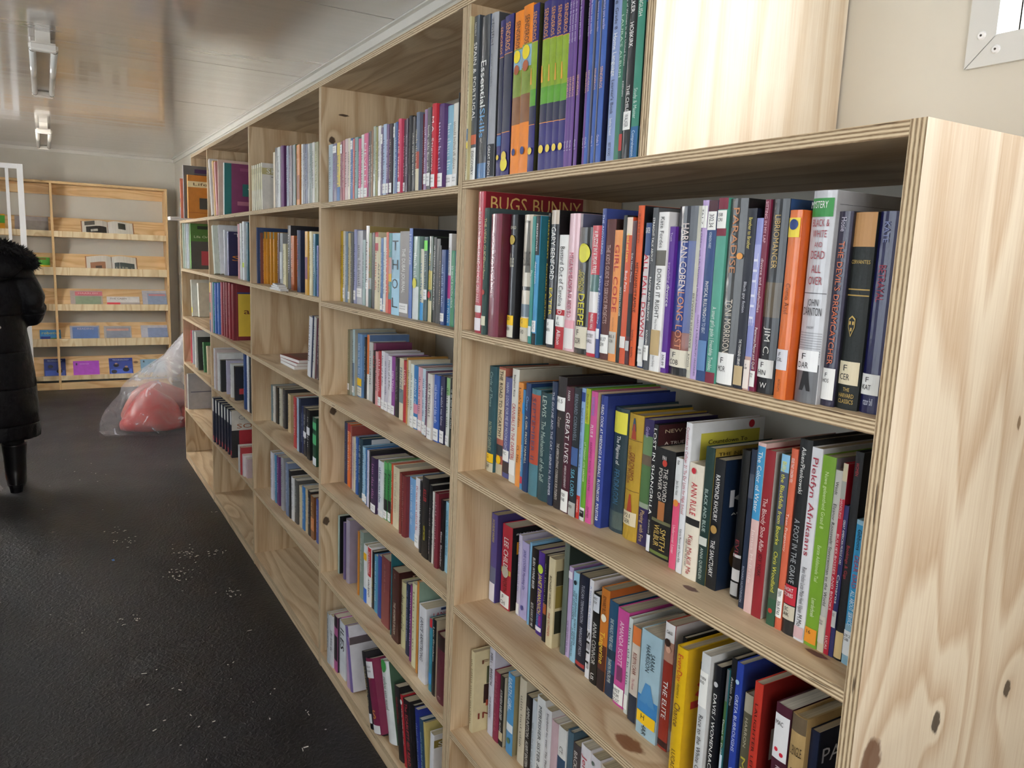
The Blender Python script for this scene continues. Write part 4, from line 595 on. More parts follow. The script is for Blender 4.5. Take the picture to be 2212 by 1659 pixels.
(-0.8976,0.0093,0.2270,-0.0485,{'k':'h','T':[('Weidt',0.06,0.13,0.45,'141416'),('Eleanor Roosevelt: Stateswoman to the World',0.18,0.74,0.5,'2a2a30')],'B':[(0.95,1,'d9cfae')],'S':[(0.8,0.95,'d9d4c6','921 ROO')],'col':'d0cfc8','L':'pale hardback biography with black title, 37th from left, third shelf, nearest bay'}),
(-0.9070,0.0066,0.2372,-0.0491,{'T':[('HANDLING',0.18,0.28,0.5,'e9cfd0'),('BULLIES,BOSSES AND BOOKS',0.36,0.76,0.5,'f2dcdc'),('LUCAS',0.9,0.97,0.5,'f2f2ee')],'B':[(0,0.09,'dccfae'),(0.09,0.18,'aeb0a8')],'col':'c4243c','L':'slim red paperback reading BULLIES, 38th from left, third shelf, nearest bay'}),
(-0.9137,0.0061,0.1881,-0.0495,{'T':[('GREAT AMERICAN MUSCLE CARS',0.09,0.38,0.5,'f2f2ee'),('Camaros',0.45,0.64,0.6,'f2f2ee')],'S':[(0.69,0.8,'cfd0ce','629 ZEN')],'col':'33346c','L':'slim purple paperback reading GREAT AMERICAN MUSCLE CARS, 39th from left, third shelf, nearest bay'}),
(-0.9203,0.0105,0.2545,-0.0493,{'k':'h','T':[('WOMEN',0.05,0.11,0.4,'c23a44'),('Bookings & Gigs',0.44,0.6,0.4,'b8343e')],'B':[(0.86,0.99,'d8bc86')],'col':'15151a','L':'slim black hardback reading Bookings & Gigs, 40th from left, third shelf, nearest bay'}),
(-0.9314,0.0129,0.1768,-0.0490,{'k':'h','C':'c9cdc8','T':[('Gibbons',0.06,0.2,0.45,'17303e'),('DEAR DAD',0.24,0.46,0.5,'b03a50'),('ALL ABOUT SERVICE',0.48,0.72,0.45,'e6f2f6')],'B':[(0.03,0.72,'2f94c4')],'S':[(0.76,0.93,'dfe4e6','629.2 GIB')],'col':'8fb8cc','L':'pale blue hardback reading ALL ABOUT SERVICE, 41st from left, third shelf, nearest bay'})]),
(1,0.6290,'books on the fourth shelf of the nearest bay',[
(-0.0223,0.0255,0.2035,-0.0855,{'C':'43386e','T':[('JACQUELINE WINSPEAR',0.06,0.32,0.6,'d4c06a')],'B':[(0.6,0.78,'6a6f8c')],'S':[(0.78,0.99,'e8e6ee','')],'col':'544a8c','L':'purple paperback with yellow lettering, 1st from left, fourth shelf, nearest bay'}),
(-0.0574,0.0404,0.1892,-0.0941,{'C':'19191c','T':[('LEE CHILD',0.15,0.51,0.5,'f2f2ee'),('WORTH',0.62,0.8,0.42,'5a0c18')],'B':[(0.52,0.58,'c9a24a')],'S':[(0.82,0.98,'f2f2ee','F CHI')],'R':[(0.5,0.55,0.34,'b9b4a4')],'CT':[('#1 NEW YORK TIMES',0.08,1,0.06,0.085,'f2f2ee'),('L',0.1,0.3,0.16,0.32,'e09a2a')],'col':'b8283c','L':'thick red paperback with black front cover, 2nd from left, fourth shelf, nearest bay'}),
(-0.1131,0.0120,0.1811,-0.1026,{'C':'b8b4c8','T':[('~',0.08,0.7,0.5,'8a84b0')],'S':[(0.85,0.98,'f2f2ee','')],'col':'c9c2dc','L':'lavender paperback with spine label, 3rd from left, fourth shelf, nearest bay'}),
(-0.1253,0.0271,0.1707,-0.1041,{'C':'9a98b8','T':[('JANE COOPER Marching On',0.1,0.62,0.4,'4a4a96')],'R':[(0.4,0.86,0.2,'4a4a96')],'col':'b4acd8','L':'lavender paperback with small round emblem, 4th from left, fourth shelf, nearest bay'}),
(-0.1628,0.0071,0.1804,-0.0998,{'k':'b','col':'7fb4d8','L':'slim pale blue booklet, 5th from left, fourth shelf, nearest bay'}),
(-0.1721,0.0241,0.1748,-0.0987,{'T':[('BURN WYNNE BIKER',0.12,0.5,0.4,'e2e2e2'),('BITE AWAY BY ME',0.68,0.97,0.4,'d2d2d2')],'col':'16161a','L':'black paperback reading BITE AWAY BY ME, 6th from left, fourth shelf, nearest bay'}),
(-0.2034,0.0225,0.1776,-0.0951,{'T':[('JANET EVANOVICH',0.27,0.74,0.6,'eadf4e'),('HARDCORE',0.76,0.88,0.35,'d83a8c','d',0.7),('DOUGH',0.76,0.91,0.4,'4fb4e0','d',0.3)],'S':[(0.9,0.95,'e9e6ee','')],'R':[(0.5,0.2,0.42,'c4dc4a')],'col':'4e2f8c','L':'purple paperback with large yellow lettering, 7th from left, fourth shelf, nearest bay'}),
(-0.2361,0.0118,0.1823,-0.0894,{'T':[('~',0.1,0.6,0.4,'8a8a8a')],'B':[(0.56,0.68,'a85a2a')],'col':'1b1a1c','L':'slim black paperback with grey lettering, 8th from left, fourth shelf, nearest bay'}),
(-0.2542,0.0218,0.1849,-0.0865,{'C':'cbbd96','T':[('RICHARD WRIGHT',0.2,0.56,0.35,'3a342a'),('THE OUTSIDER',0.61,0.88,0.35,'b0342c')],'CP':[(0.03,0.5,0.13,0.3,'3c3a2a'),(0.03,0.5,0.3,0.55,'8a7a3a'),(0.03,0.5,0.58,0.84,'2c2f22')],'col':'d6c9a4','L':'beige paperback reading THE OUTSIDER, 9th from left, fourth shelf, nearest bay'}),
(-0.2924,0.0157,0.2270,-0.0948,{'k':'h','C':'26332c','col':'5f6a60','L':'tall plain grey-green hardback, 10th from left, fourth shelf, nearest bay'}),
(-0.3083,0.0133,0.1837,-0.0979,{'C':'8a6a9a','T':[('~',0.6,0.95,0.4,'6a5a80')],'S':[(0.05,0.13,'e4dfe9','')],'col':'b8a6cc','L':'lilac paperback with spine label, 11th from left, fourth shelf, nearest bay'}),
(-0.3264,0.0177,0.1803,-0.0957,{'T':[('GARY JENNINGS  ROBERT GLEASON',0.22,0.8,0.3,'1e3440','d',0.75),('THE 2012 CODEX',0.2,0.53,0.36,'122c36','d',0.35),('JUNIUS PODRUG',0.62,0.94,0.33,'1e3440','d',0.35)],'R':[(0.5,0.11,0.26,'1c2c34')],'col':'9ccbe2','L':'pale blue paperback reading THE 2012 CODEX, 12th from left, fourth shelf, nearest bay'}),
(-0.3494,0.0290,0.1856,-0.0928,{'T':[('TUSCAN TERMINATION',0.1,0.5,0.32,'b8bccb'),('MARGARET MOXI',0.55,0.85,0.32,'b8bccb')],'B':[(0.93,0.97,'b03a3a')],'col':'1c2236','L':'navy paperback reading TUSCAN TERMINATION, 13th from left, fourth shelf, nearest bay'}),
(-0.3897,0.0126,0.1909,-0.0863,{'T':[('A NOVEL IN FLIGHT',0.06,0.5,0.35,'6a86b8'),('SELF',0.52,0.9,0.8,'141416')],'col':'e2e2e8','L':'white paperback reading SELF, 14th from left, fourth shelf, nearest bay'}),
(-0.4075,0.0195,0.1743,-0.0836,{'T':[('ANNA CONNOR',0.32,0.78,0.6,'c9c9c4'),('US',0.88,0.95,0.5,'f2f2ee')],'S':[(0.02,0.2,'d4d8e0','HIST ROM')],'col':'191919','L':'black paperback with ornate lettering and white top sticker, 15th from left, fourth shelf, nearest bay'}),
(-0.4283,0.0225,0.1914,-0.0842,{'C':'b4602a','T':[('EDWARD BLOOR',0.07,0.28,0.5,'3a1c0c'),('Tangerine',0.42,0.74,0.6,'f0d24a')],'B':[(0.55,1,'5a2a1c'),(0.8,1,'2a1a1c')],'R':[(0.55,0.28,0.32,'f2ecd8')],'col':'c9782c','L':'orange paperback reading Tangerine, 16th from left, fourth shelf, nearest bay'}),
(-0.4514,0.0249,0.1777,-0.0848,{'T':[('SHE WALKS THESE HILLS',0.18,0.5,0.6,'cfd9d6'),('SHARYN McCRUMB',0.6,0.85,0.5,'cfd9d6')],'B':[(0.5,0.6,'1c3a4e'),(0.75,1,'24344e')],'col':'245070','L':'slate paperback reading SHE WALKS THESE HILLS, 17th from left, fourth shelf, nearest bay'}),
(-0.4811,0.0294,0.1769,-0.0806,{'T':[('AMANDA SCOTT',0.12,0.58,0.4,'f4dce8')],'S':[(0.8,0.97,'f2f2ee','HIST ROM SCOT')],'P':[('rect',0.5,0.66,0.5,0.075,'7a3a66')],'col':'c94f98','L':'pink paperback with HIST ROM sticker, 18th from left, fourth shelf, nearest bay'}),
(-0.5152,0.0099,0.1736,-0.0777,{'T':[('~',0.1,0.7,0.5,'5a6a70')],'S':[(0.8,0.95,'f2f2ee','')],'col':'d3dad8','L':'slim white paperback with spine label, 19th from left, fourth shelf, nearest bay'}),
(-0.5326,0.0202,0.1686,-0.0724,{'T':[('ROBYN CARR',0.27,0.5,0.5,'8a3a24'),('The House',0.54,0.66,0.35,'b05a6a')],'B':[(0,0.18,'dd7a3c'),(0.72,1,'2a3242')],'col':'d9cdc0','L':'cream paperback reading The House, 20th from left, fourth shelf, nearest bay'}),
(-0.5657,0.0479,0.1806,-0.0625,{'C':'9db8c8','T':[('SARAH',0.18,0.33,0.22,'22303a','d',0.66),('HARRISON',0.12,0.37,0.22,'22303a','d',0.42),('HAR',0.87,0.98,0.24,'141416','d',0.45)],'B':[(0.62,0.78,'3a82c2')],'S':[(0.77,0.88,'f6c81c','H')],'P':[('tri',0.5,0.58,0.8,0.1,'4f8fc4')],'col':'a6c4d2','L':'wide pale blue paperback with yellow H sticker, 21st from left, fourth shelf, nearest bay'}),
(-0.6138,0.0216,0.2121,-0.0676,{'C':'c9c4c4','T':[('CASS',0.055,0.08,0.6,'3a3a3e','h'),('THE ELITE',0.45,0.75,0.5,'f2f2ee')],'B':[(0,0.14,'e2e0e0'),(0.14,0.3,'b88a76'),(0.93,0.98,'3a1a1c')],'R':[(0.4,0.15,0.3,'3a2418'),(0.55,0.2,0.24,'d8aa92')],'col':'9c3222','L':'red paperback reading THE ELITE, 22nd from left, fourth shelf, nearest bay'}),
(-0.6356,0.0066,0.1748,-0.0759,{'T':[('Onslaught',0.2,0.6,0.5,'d9a9a9')],'S':[(0.8,0.98,'f2f2ee','GRA')],'col':'7a1c2c','L':'slim maroon paperback reading Onslaught, 23rd from left, fourth shelf, nearest bay'}),
(-0.6594,0.0083,0.2089,-0.0612,{'T':[('~',0.2,0.7,0.4,'6a6a6a')],'S':[(0.9,0.97,'d0d0d0','')],'col':'141416','L':'slim black paperback with spine label, 24th from left, fourth shelf, nearest bay'}),
(-0.6748,0.0217,0.2084,-0.0350,{'k':'h','g':1,'C':'d8ac1e','T':[('EveryDay',0.05,0.26,0.5,'c23a2a'),('deserves a',0.27,0.38,0.3,'4a2a14'),('Chance',0.42,0.6,0.6,'6a4a2c'),('LUCADO',0.78,0.97,0.4,'3a2a14')],'CP':[(0.1,0.9,0.4,0.46,'b8302a')],'CT':[('8',0.15,0.75,0.22,0.4,'c8382c'),('M',0.2,0.6,0.1,0.16,'2a2418')],'col':'e2b81c','L':'yellow plastic-wrapped hardback reading Chance, 25th from left, fourth shelf, nearest bay'}),
(-0.7257,0.0170,0.2220,-0.0350,{'T':[('Race to the White Continent',0.42,0.95,0.5,'2a2a2e')],'S':[(0.12,0.36,'f2f2ee','919.8904 BUD')],'col':'d6d9da','L':'white paperback reading Race to the White Continent, 26th from left, fourth shelf, nearest bay'}),
(-0.7467,0.0128,0.2128,-0.0400,{'T':[('DAVIS / WOMEN,RACE & CLASS',0.2,0.98,0.5,'f2f2ee')],'R':[(0.5,0.13,0.3,'c9c9cc')],'col':'10121a','L':'black paperback reading WOMEN, RACE & CLASS, 27th from left, fourth shelf, nearest bay'}),
(-0.7660,0.0047,0.2137,-0.0440,{'T':[('Daniel C. Dulik',0.35,0.6,0.6,'f2f2ee')],'B':[(0,0.22,'6a6c70'),(0.22,0.55,'3f6236'),(0.6,0.8,'cfe0f0')],'col':'2c6c74','L':'slim teal paperback with white lettering, 28th from left, fourth shelf, nearest bay'}),
(-0.7709,0.0090,0.2335,-0.0460,{'T':[('Avalon Pine',0.12,0.3,0.5,'b9b9b9')],'col':'14161a','L':'slim black paperback with pale grey lettering, 29th from left, fourth shelf, nearest bay'}),
(-0.7814,0.0113,0.2325,-0.0450,{'C':'22357e','T':[('GRETA BURROUGHS',0.2,0.56,0.5,'d3dcf4'),('WEE PEOPLE',0.66,0.94,0.5,'d3dcf4')],'R':[(0.4,0.12,0.3,'a9c9e4')],'col':'2741a0','L':'slim blue paperback reading WEE PEOPLE, 30th from left, fourth shelf, nearest bay'}),
(-0.7955,0.0144,0.1937,-0.0500,{'T':[('HARRON',0.18,0.4,0.35,'d4cfb4'),('MERLIN',0.48,0.98,0.6,'cfc34e')],'B':[(0,0.14,'b9b29c')],'col':'6a6650','L':'olive paperback reading MERLIN, 31st from left, fourth shelf, nearest bay'}),
(-0.8227,0.0130,0.2280,-0.0350,{'C':'7a1c18','T':[('LAUGHTER LEFT OVER',0.13,0.75,0.36,'3a120c')],'CP':[(0.15,0.6,0.3,0.5,'d8d6d2'),(0.1,0.7,0.66,1,'a4a6ac')],'CT':[('L',0.2,0.5,0.34,0.46,'141416')],'col':'c2382a','L':'red paperback reading LAUGHTER LEFT OVER, 32nd from left, fourth shelf, nearest bay'}),
(-0.8589,0.0241,0.2183,-0.0350,{'T':[('KATHI MACIAS & SUSAN WALES',0.38,0.98,0.3,'d9c4cc')],'S':[(0.06,0.34,'e9e9ec','MAC')],'R':[(0.3,0.28,0.12,'d0243c'),(0.65,0.3,0.12,'d0243c')],'col':'4e1f30','L':'maroon paperback with two red dots on label, 33rd from left, fourth shelf, nearest bay'}),
(-0.8872,0.0215,0.2206,-0.0300,{'k':'h','T':[("L'ENGLE",0.18,0.24,0.75,'3a3020','h'),('Meet the',0.32,0.9,0.45,'2e261a')],'B':[(0,0.1,'6a5a44')],'col':'b89a66','L':'tan hardback reading Meet the, 34th from left, fourth shelf, nearest bay'}),
(-0.9088,0.0123,0.2086,-0.0400,{'C':'182038','CT':[('PAOLINI',0.05,0.9,0.1,0.2,'cdd3e2')],'CR':[(0.5,0.42,0.2,'8a6a34')],'col':'17223e','L':'dark blue book with bronze dragon-like emblem, 35th from left, fourth shelf, nearest bay'})]),
(1,0.3283,'books on the fifth shelf of the nearest bay',[
(-0.0349,0.0150,0.1947,-0.0391,{'C':'d6c9a0','T':[('~',0.1,0.9,0.4,'6a5a3a')],'CP':[(0.25,0.85,0.2,0.42,'5a5e44'),(0.2,0.85,0.42,0.66,'3a2420'),(0.25,0.8,0.62,0.7,'b4503a')],'CT':[('PE',0.3,0.7,0.02,0.07,'6a3a24'),('FITZ',0.15,0.8,0.11,0.16,'6a3a24'),('INN',0.1,0.7,0.76,0.84,'7a2a1c')],'col':'d9cda6','L':'cream paperback with dark painted cover portrait, 1st from left, fifth shelf, nearest bay'}),
(-0.0598,0.0236,0.2085,-0.0719,{'T':[('HELL - BREECH',0.06,0.42,0.45,'3a3a4a'),('THE BREAKIN',0.55,0.8,0.35,'6a6a7a')],'col':'d3d3e4','L':'pale grey paperback reading HELL, 2nd from left, fifth shelf, nearest bay'}),
(-0.0861,0.0227,0.1650,-0.0713,{'T':[('~',0.06,0.45,0.5,'c06a84'),('~',0.6,0.85,0.5,'c06a84')],'col':'8a2448','L':'crimson paperback with pink lettering, 3rd from left, fifth shelf, nearest bay'}),
(-0.1090,0.0169,0.1650,-0.0731,{'C':'c9bfa4','T':[('AYURVEDA KNEE DEEP',0.2,0.62,0.6,'d9d9d4'),('ALOM',0.66,0.8,0.4,'d9d9d4')],'B':[(0.8,0.92,'c4b694')],'col':'161618','L':'black paperback with white lettering, 4th from left, fifth shelf, nearest bay'}),
(-0.1373,0.0257,0.1853,-0.0755,{'C':'9a926e','T':[('EARTH GIRL',0.05,0.45,0.5,'dcecf4'),('THE ROAD TO THE SUN',0.05,0.48,0.25,'dcecf4','d',0.2)],'B':[(0.62,0.72,'e0e8ee')],'R':[(0.5,0.83,0.25,'5a7a5a')],'col':'4f97cc','L':'light blue paperback reading EARTH GIRL, 5th from left, fifth shelf, nearest bay'}),
(-0.1780,0.0264,0.1945,-0.0798,{'T':[('~',0.2,0.8,0.3,'6a6458')],'col':'cfc6b0','L':'cream paperback with grey lettering, 6th from left, fifth shelf, nearest bay'}),
(-0.2063,0.0221,0.1700,-0.0796,{'T':[('AMMUNITION',0.15,0.55,0.55,'d6d6d0'),('ALBERT EINSTEIN',0.6,0.95,0.5,'d6d6d0')],'col':'151518','L':'black paperback reading AMMUNITION, 7th from left, fifth shelf, nearest bay'}),
(-0.2286,0.0142,0.1700,-0.0814,{'T':[('~',0.3,0.9,0.5,'7a868e')],'col':'c2ccd4','L':'pale grey paperback with grey lettering, 8th from left, fifth shelf, nearest bay'}),
(-0.2431,0.0289,0.1866,-0.0826,{'T':[('MERFISHER SISTER ACT',0.1,0.95,0.4,'4a5056')],'col':'dcdfe0','L':'white paperback reading SISTER, 9th from left, fifth shelf, nearest bay'}),
(-0.2721,0.0213,0.1742,-0.0844,{'T':[('Stepbend for ever  The Phenomenon',0.05,0.95,0.35,'3a3a40')],'col':'d9d9dc','L':'white paperback with charcoal lettering, 10th from left, fifth shelf, nearest bay'}),
(-0.2937,0.0218,0.1600,-0.0857,{'col':'c9aeb6','L':'pale pink paperback, 11th from left, fifth shelf, nearest bay'}),
(-0.3156,0.0269,0.1600,-0.0875,{'T':[('CT.',0.25,0.35,0.4,'3a3a3a')],'B':[(0.4,0.7,'2a4a6a')],'col':'dfe0de','L':'white paperback with charcoal lettering, 12th from left, fifth shelf, nearest bay'}),
(-0.3428,0.0185,0.1650,-0.0897,{'k':'h','col':'4a6474','L':'slate hardback, 13th from left, fifth shelf, nearest bay'}),
(-0.3614,0.0224,0.1500,-0.0912,{'T':[('BACKPACKERS',0.1,0.7,0.5,'d6cfc9')],'col':'4a4244','L':'charcoal paperback reading BACKPACKERS, 14th from left, fifth shelf, nearest bay'}),
(-0.3841,0.0290,0.1600,-0.0931,{'T':[('Jemima',0.12,0.6,0.5,'b8344a')],'col':'e6e4ea','L':'white paperback with crimson lettering, 15th from left, fifth shelf, nearest bay'}),
(-0.4132,0.0272,0.1550,-0.0955,{'R':[(0.3,0.1,0.16,'6a7a70')],'col':'dedbe2','L':'white paperback, 16th from left, fifth shelf, nearest bay'}),
(-0.4415,0.0331,0.1500,-0.0978,{'R':[(0.4,0.12,0.2,'b8344a')],'col':'d9cdbc','L':'cream paperback, 17th from left, fifth shelf, nearest bay'}),
(-0.4932,0.0260,0.1500,-0.1020,{'col':'b4c8d4','L':'pale grey paperback, 18th from left, fifth shelf, nearest bay'})]),
(2,1.5324,'books on the top shelf of the second bay',[
(0.9259,0.0398,0.1699,-0.0120,{'T':[('~',0.22,0.78,0.5,'4a5a66')],'col':'8fa3b0','L':'thick pale blue paperback with slate lettering, 1st from left, top shelf, second bay'}),
(0.8850,0.0371,0.1683,-0.0120,{'T':[('~',0.22,0.78,0.5,'8a7ab8')],'S':[(0.04,0.16,'efeeec','~')],'col':'3a2a5e','L':'thick purple paperback with spine label, 2nd from left, top shelf, second bay'}),
(0.8468,0.0299,0.1681,-0.0120,{'T':[('~',0.22,0.78,0.5,'3a4a8a')],'B':[(0.75,1,'3a6aa6')],'col':'d6bc4a','L':'yellow paperback with blue lettering, 3rd from left, top shelf, second bay'}),
(0.8159,0.0195,0.1680,-0.0120,{'T':[('~',0.22,0.78,0.5,'d8c8cc')],'S':[(0.05,0.2,'efeeec','~')],'col':'7a2c40','L':'maroon paperback with spine label, 4th from left, top shelf, second bay'}),
(0.7953,0.0214,0.1694,-0.0120,{'T':[('~',0.22,0.78,0.5,'e9d9d4')],'col':'a85a62','L':'brown paperback with white lettering, 5th from left, top shelf, second bay'}),
(0.7729,0.0247,0.1711,-0.0120,{'T':[('~',0.22,0.78,0.5,'8a5a5e')],'col':'cdb6b4','L':'pale pink paperback with brown lettering, 6th from left, top shelf, second bay'}),
(0.7472,0.0207,0.1707,-0.0120,{'g':1,'T':[('~',0.22,0.78,0.5,'5a4a44')],'col':'d9cdba','L':'cream plastic-wrapped paperback with charcoal lettering, 7th from left, top shelf, second bay'}),
(0.7255,0.0203,0.1680,-0.0120,{'T':[('~',0.22,0.78,0.5,'d0dcec')],'S':[(0.04,0.18,'efeeec','~')],'col':'2f5a96','L':'blue paperback with spine label, 8th from left, top shelf, second bay'}),
(0.7042,0.0130,0.1651,-0.0120,{'T':[('~',0.22,0.78,0.5,'f0d8d0')],'col':'c4605a','L':'salmon paperback with white lettering, 9th from left, top shelf, second bay'}),
(0.6845,0.0250,0.1658,-0.0100,{'T':[('~',0.22,0.78,0.5,'3a4a4c')],'col':'7a9a9c','L':'pale blue paperback with dark teal lettering, 10th from left, top shelf, second bay'}),
(0.6593,0.0213,0.1604,-0.0120,{'T':[('~',0.22,0.78,0.5,'f2d4de')],'S':[(0.82,0.98,'efeeec','~')],'col':'c94a78','L':'pink paperback with spine label, 11th from left, top shelf, second bay'}),
(0.6370,0.0203,0.1679,-0.0120,{'T':[('~',0.22,0.78,0.5,'6a6a66')],'S':[(0.82,0.98,'efeeec','~')],'col':'d9d9d4','L':'white paperback with spine label, 12th from left, top shelf, second bay'}),
(0.6158,0.0283,0.1688,-0.0120,{'T':[('NEVILLE',0.15,0.8,0.5,'f2e0e6')],'S':[(0.84,0.98,'efeeec','~')],'col':'d85a86','L':'pink paperback with spine label, 13th from left, top shelf, second bay'}),
(0.5866,0.0087,0.1684,-0.0120,{'T':[('~',0.22,0.78,0.5,'e9cbd9')],'col':'8c3a6a','L':'slim mauve paperback with pale pink lettering, 14th from left, top shelf, second bay'}),
(0.5661,0.0149,0.1688,-0.0080,{'T':[('~',0.22,0.78,0.5,'e4e0da')],'col':'3a3432','L':'charcoal paperback with white lettering, 15th from left, top shelf, second bay'}),
(0.5450,0.0146,0.1698,-0.0060,{'T':[('~',0.22,0.78,0.5,'e9dcc9')],'col':'8a6244','L':'brown paperback with cream lettering, 16th from left, top shelf, second bay'}),
(0.5242,0.0174,0.1758,-0.0040,{'g':1,'T':[('~',0.22,0.78,0.5,'3a4434')],'col':'9aa694','L':'pale green plastic-wrapped paperback with dark green lettering, 17th from left, top shelf, second bay'}),
(0.5059,0.0142,0.1727,-0.0040,{'T':[('~',0.22,0.78,0.5,'e4e0b0')],'col':'8a8640','L':'olive paperback with cream lettering, 18th from left, top shelf, second bay'}),
(0.4856,0.0199,0.1719,-0.0020,{'g':1,'T':[('~',0.22,0.78,0.5,'6a6a72')],'col':'e4e2e0','L':'white plastic-wrapped paperback with slate lettering, 19th from left, top shelf, second bay'}),
(0.4650,0.0137,0.1660,-0.0020,{'T':[('~',0.22,0.78,0.5,'d6cfe2')],'S':[(0.1,0.24,'efeeec','~')],'col':'5a4a70','L':'mauve paperback with spine label, 20th from left, top shelf, second bay'}),
(0.4453,0.0220,0.1709,0.0000,{'T':[('~',0.22,0.78,0.5,'4a5a78')],'S':[(0.84,0.98,'efeeec','~')],'col':'a9bcd8','L':'pale blue paperback with spine label, 21st from left, top shelf, second bay'}),
(0.4224,0.0172,0.1682,0.0000,{'T':[('~',0.22,0.78,0.5,'e0d4e6')],'S':[(0.84,0.98,'efeeec','~')],'col':'6a4a78','L':'mauve paperback with spine label, 22nd from left, top shelf, second bay'}),
(0.3994,0.0189,0.1665,0.0020,{'k':'h','T':[('~',0.22,0.78,0.5,'c9b8b0')],'S':[(0.84,0.98,'efeeec','~')],'col':'3a2c30','L':'dark brown hardback with spine label, 23rd from left, top shelf, second bay'}),
(0.3804,0.0101,0.1665,-0.0020,{'T':[('~',0.22,0.78,0.5,'4a5a66')],'S':[(0.05,0.2,'efeeec','~')],'col':'b4c8d4','L':'slim pale grey paperback with spine label, 24th from left, top shelf, second bay'}),
(0.3596,0.0136,0.1660,0.0020,{'T':[('~',0.22,0.78,0.5,'d4dcec')],'col':'3a5a96','L':'blue paperback with pale grey lettering, 25th from left, top shelf, second bay'}),
(0.3404,0.0195,0.1703,0.0040,{'k':'h','T':[('LOVE ME TENDER',0.15,0.8,0.5,'f4dce2')],'S':[(0.85,0.99,'efeeec','~')],'col':'cf4a68','L':'crimson hardback with spine label, 26th from left, top shelf, second bay'}),
(0.3207,0.0121,0.1665,-0.0040,{'T':[('~',0.22,0.78,0.5,'d4c8cc')],'S':[(0.86,0.98,'efeeec','~')],'col':'4a3a44','L':'charcoal paperback with spine label, 27th from left, top shelf, second bay'}),
(0.2984,0.0119,0.1668,0.0000,{'T':[('~',0.22,0.78,0.5,'c9bcd0')],'col':'3a2a42','L':'slim navy paperback with pale pink lettering, 28th from left, top shelf, second bay'}),
(0.2764,0.0197,0.1690,0.0040,{'k':'h','T':[('~',0.22,0.78,0.5,'4a4a4c')],'col':'171719','L':'black hardback with charcoal lettering, 29th from left, top shelf, second bay'}),
(0.2564,0.0163,0.1650,0.0020,{'T':[('~',0.22,0.78,0.5,'d4d0c8')],'col':'1c1a1e','L':'black paperback with pale grey lettering, 30th from left, top shelf, second bay'}),
(0.2349,0.0195,0.1712,0.0040,{'k':'h','T':[('~',0.22,0.78,0.5,'e2dcc0')],'B':[(0.6,1,'d9ceb2'),(0.5,0.72,'b8503e')],'col':'6a7488','L':'slate hardback with cream lettering, 31st from left, top shelf, second bay'}),
(0.2152,0.0063,0.1671,-0.0060,{'T':[('~',0.22,0.78,0.5,'e0c0c0')],'col':'7a1e2a','L':'slim maroon paperback with pale pink lettering, 32nd from left, top shelf, second bay'}),
(0.1948,0.0153,0.1729,0.0000,{'T':[('~',0.22,0.78,0.5,'ece0f0')],'S':[(0.8,0.93,'efeeec','~')],'col':'8c6a92','L':'mauve paperback with spine label, 33rd from left, top shelf, second bay'}),
(0.1744,0.0195,0.1735,0.0020,{'T':[('~',0.22,0.78,0.5,'e4e0dc')],'S':[(0.8,0.96,'efeeec','~')],'col':'4a4446','L':'charcoal paperback with spine label, 34th from left, top shelf, second bay'}),
(0.1543,0.0217,0.1788,0.0020,{'k':'h','T':[('M.A. Stiguway',0.15,0.8,0.5,'f6e6e6')],'S':[(0.83,0.98,'efeeec','~')],'col':'cc2c3c','L':'red hardback with spine label, 35th from left, top shelf, second bay'}),
(0.1324,0.0253,0.1757,-0.0040,{'k':'h','T':[('~',0.22,0.78,0.5,'dccbe6')],'S':[(0.82,0.98,'efeeec','~')],'col':'5c3a70','L':'purple hardback with spine label, 36th from left, top shelf, second bay'}),
(0.1069,0.0323,0.1693,-0.0120,{'k':'h','T':[('~',0.22,0.78,0.5,'e9f2f6')],'S':[(0.84,0.99,'efeeec','~')],'col':'8fbcd2','L':'pale blue hardback with spine label, 37th from left, top shelf, second bay'}),
(0.0741,0.0226,0.1703,-0.0120,{'T':[('~',0.22,0.78,0.5,'6a665c')],'S':[(0.84,0.98,'efeeec','~')],'col':'e2dfd4','L':'white paperback with spine label, 38th from left, top shelf, second bay'}),
(0.0510,0.0040,0.1891,-0.0120,{'T':[('~',0.22,0.78,0.5,'c9c9c9')],'col':'141416','L':'slim black paperback with pale grey lettering, 39th from left, top shelf, second bay'})]),
(2,1.2323,'books on the second shelf of the second bay',[
(0.9553,0.0183,0.2186,-0.0608,{'T':[('~',0.2,0.75,0.5,'6a5a1a')],'col':'c9a82a','L':'yellow paperback with olive lettering, 1st from left, second shelf, second bay'}),
(0.9367,0.0200,0.2184,-0.0626,{'T':[('~',0.2,0.75,0.5,'5a5a4e')],'S':[(0.8,0.95,'efeeec','~')],'col':'dcd6c4','L':'cream paperback with spine label, 2nd from left, second shelf, second bay'}),
(0.9150,0.0218,0.2164,-0.0624,{'T':[('~',0.2,0.75,0.5,'d9e2ea')],'col':'7a90a6','L':'pale blue paperback with white lettering, 3rd from left, second shelf, second bay'}),
(0.8930,0.0182,0.2120,-0.0641,{'T':[('~',0.2,0.75,0.5,'3a3424')],'S':[(0.84,0.95,'efeeec','~')],'col':'c9bd94','L':'beige paperback with spine label, 4th from left, second shelf, second bay'}),
(0.8746,0.0185,0.2139,-0.0659,{'T':[('~',0.2,0.75,0.5,'d4d4d0')],'col':'6a6c6a','L':'grey paperback with pale grey lettering, 5th from left, second shelf, second bay'}),
(0.8559,0.0202,0.2227,-0.0696,{'T':[('~',0.2,0.75,0.5,'4a4e78')],'S':[(0.82,0.95,'efeeec','~')],'col':'a4a8cc','L':'lavender paperback with spine label, 6th from left, second shelf, second bay'}),
(0.8355,0.0472,0.2193,-0.0723,{'T':[('~',0.2,0.75,0.5,'5a5c66')],'S':[(0.78,0.9,'efeeec','~')],'col':'b0b2ba','L':'thick grey paperback with spine label, 7th from left, second shelf, second bay'}),
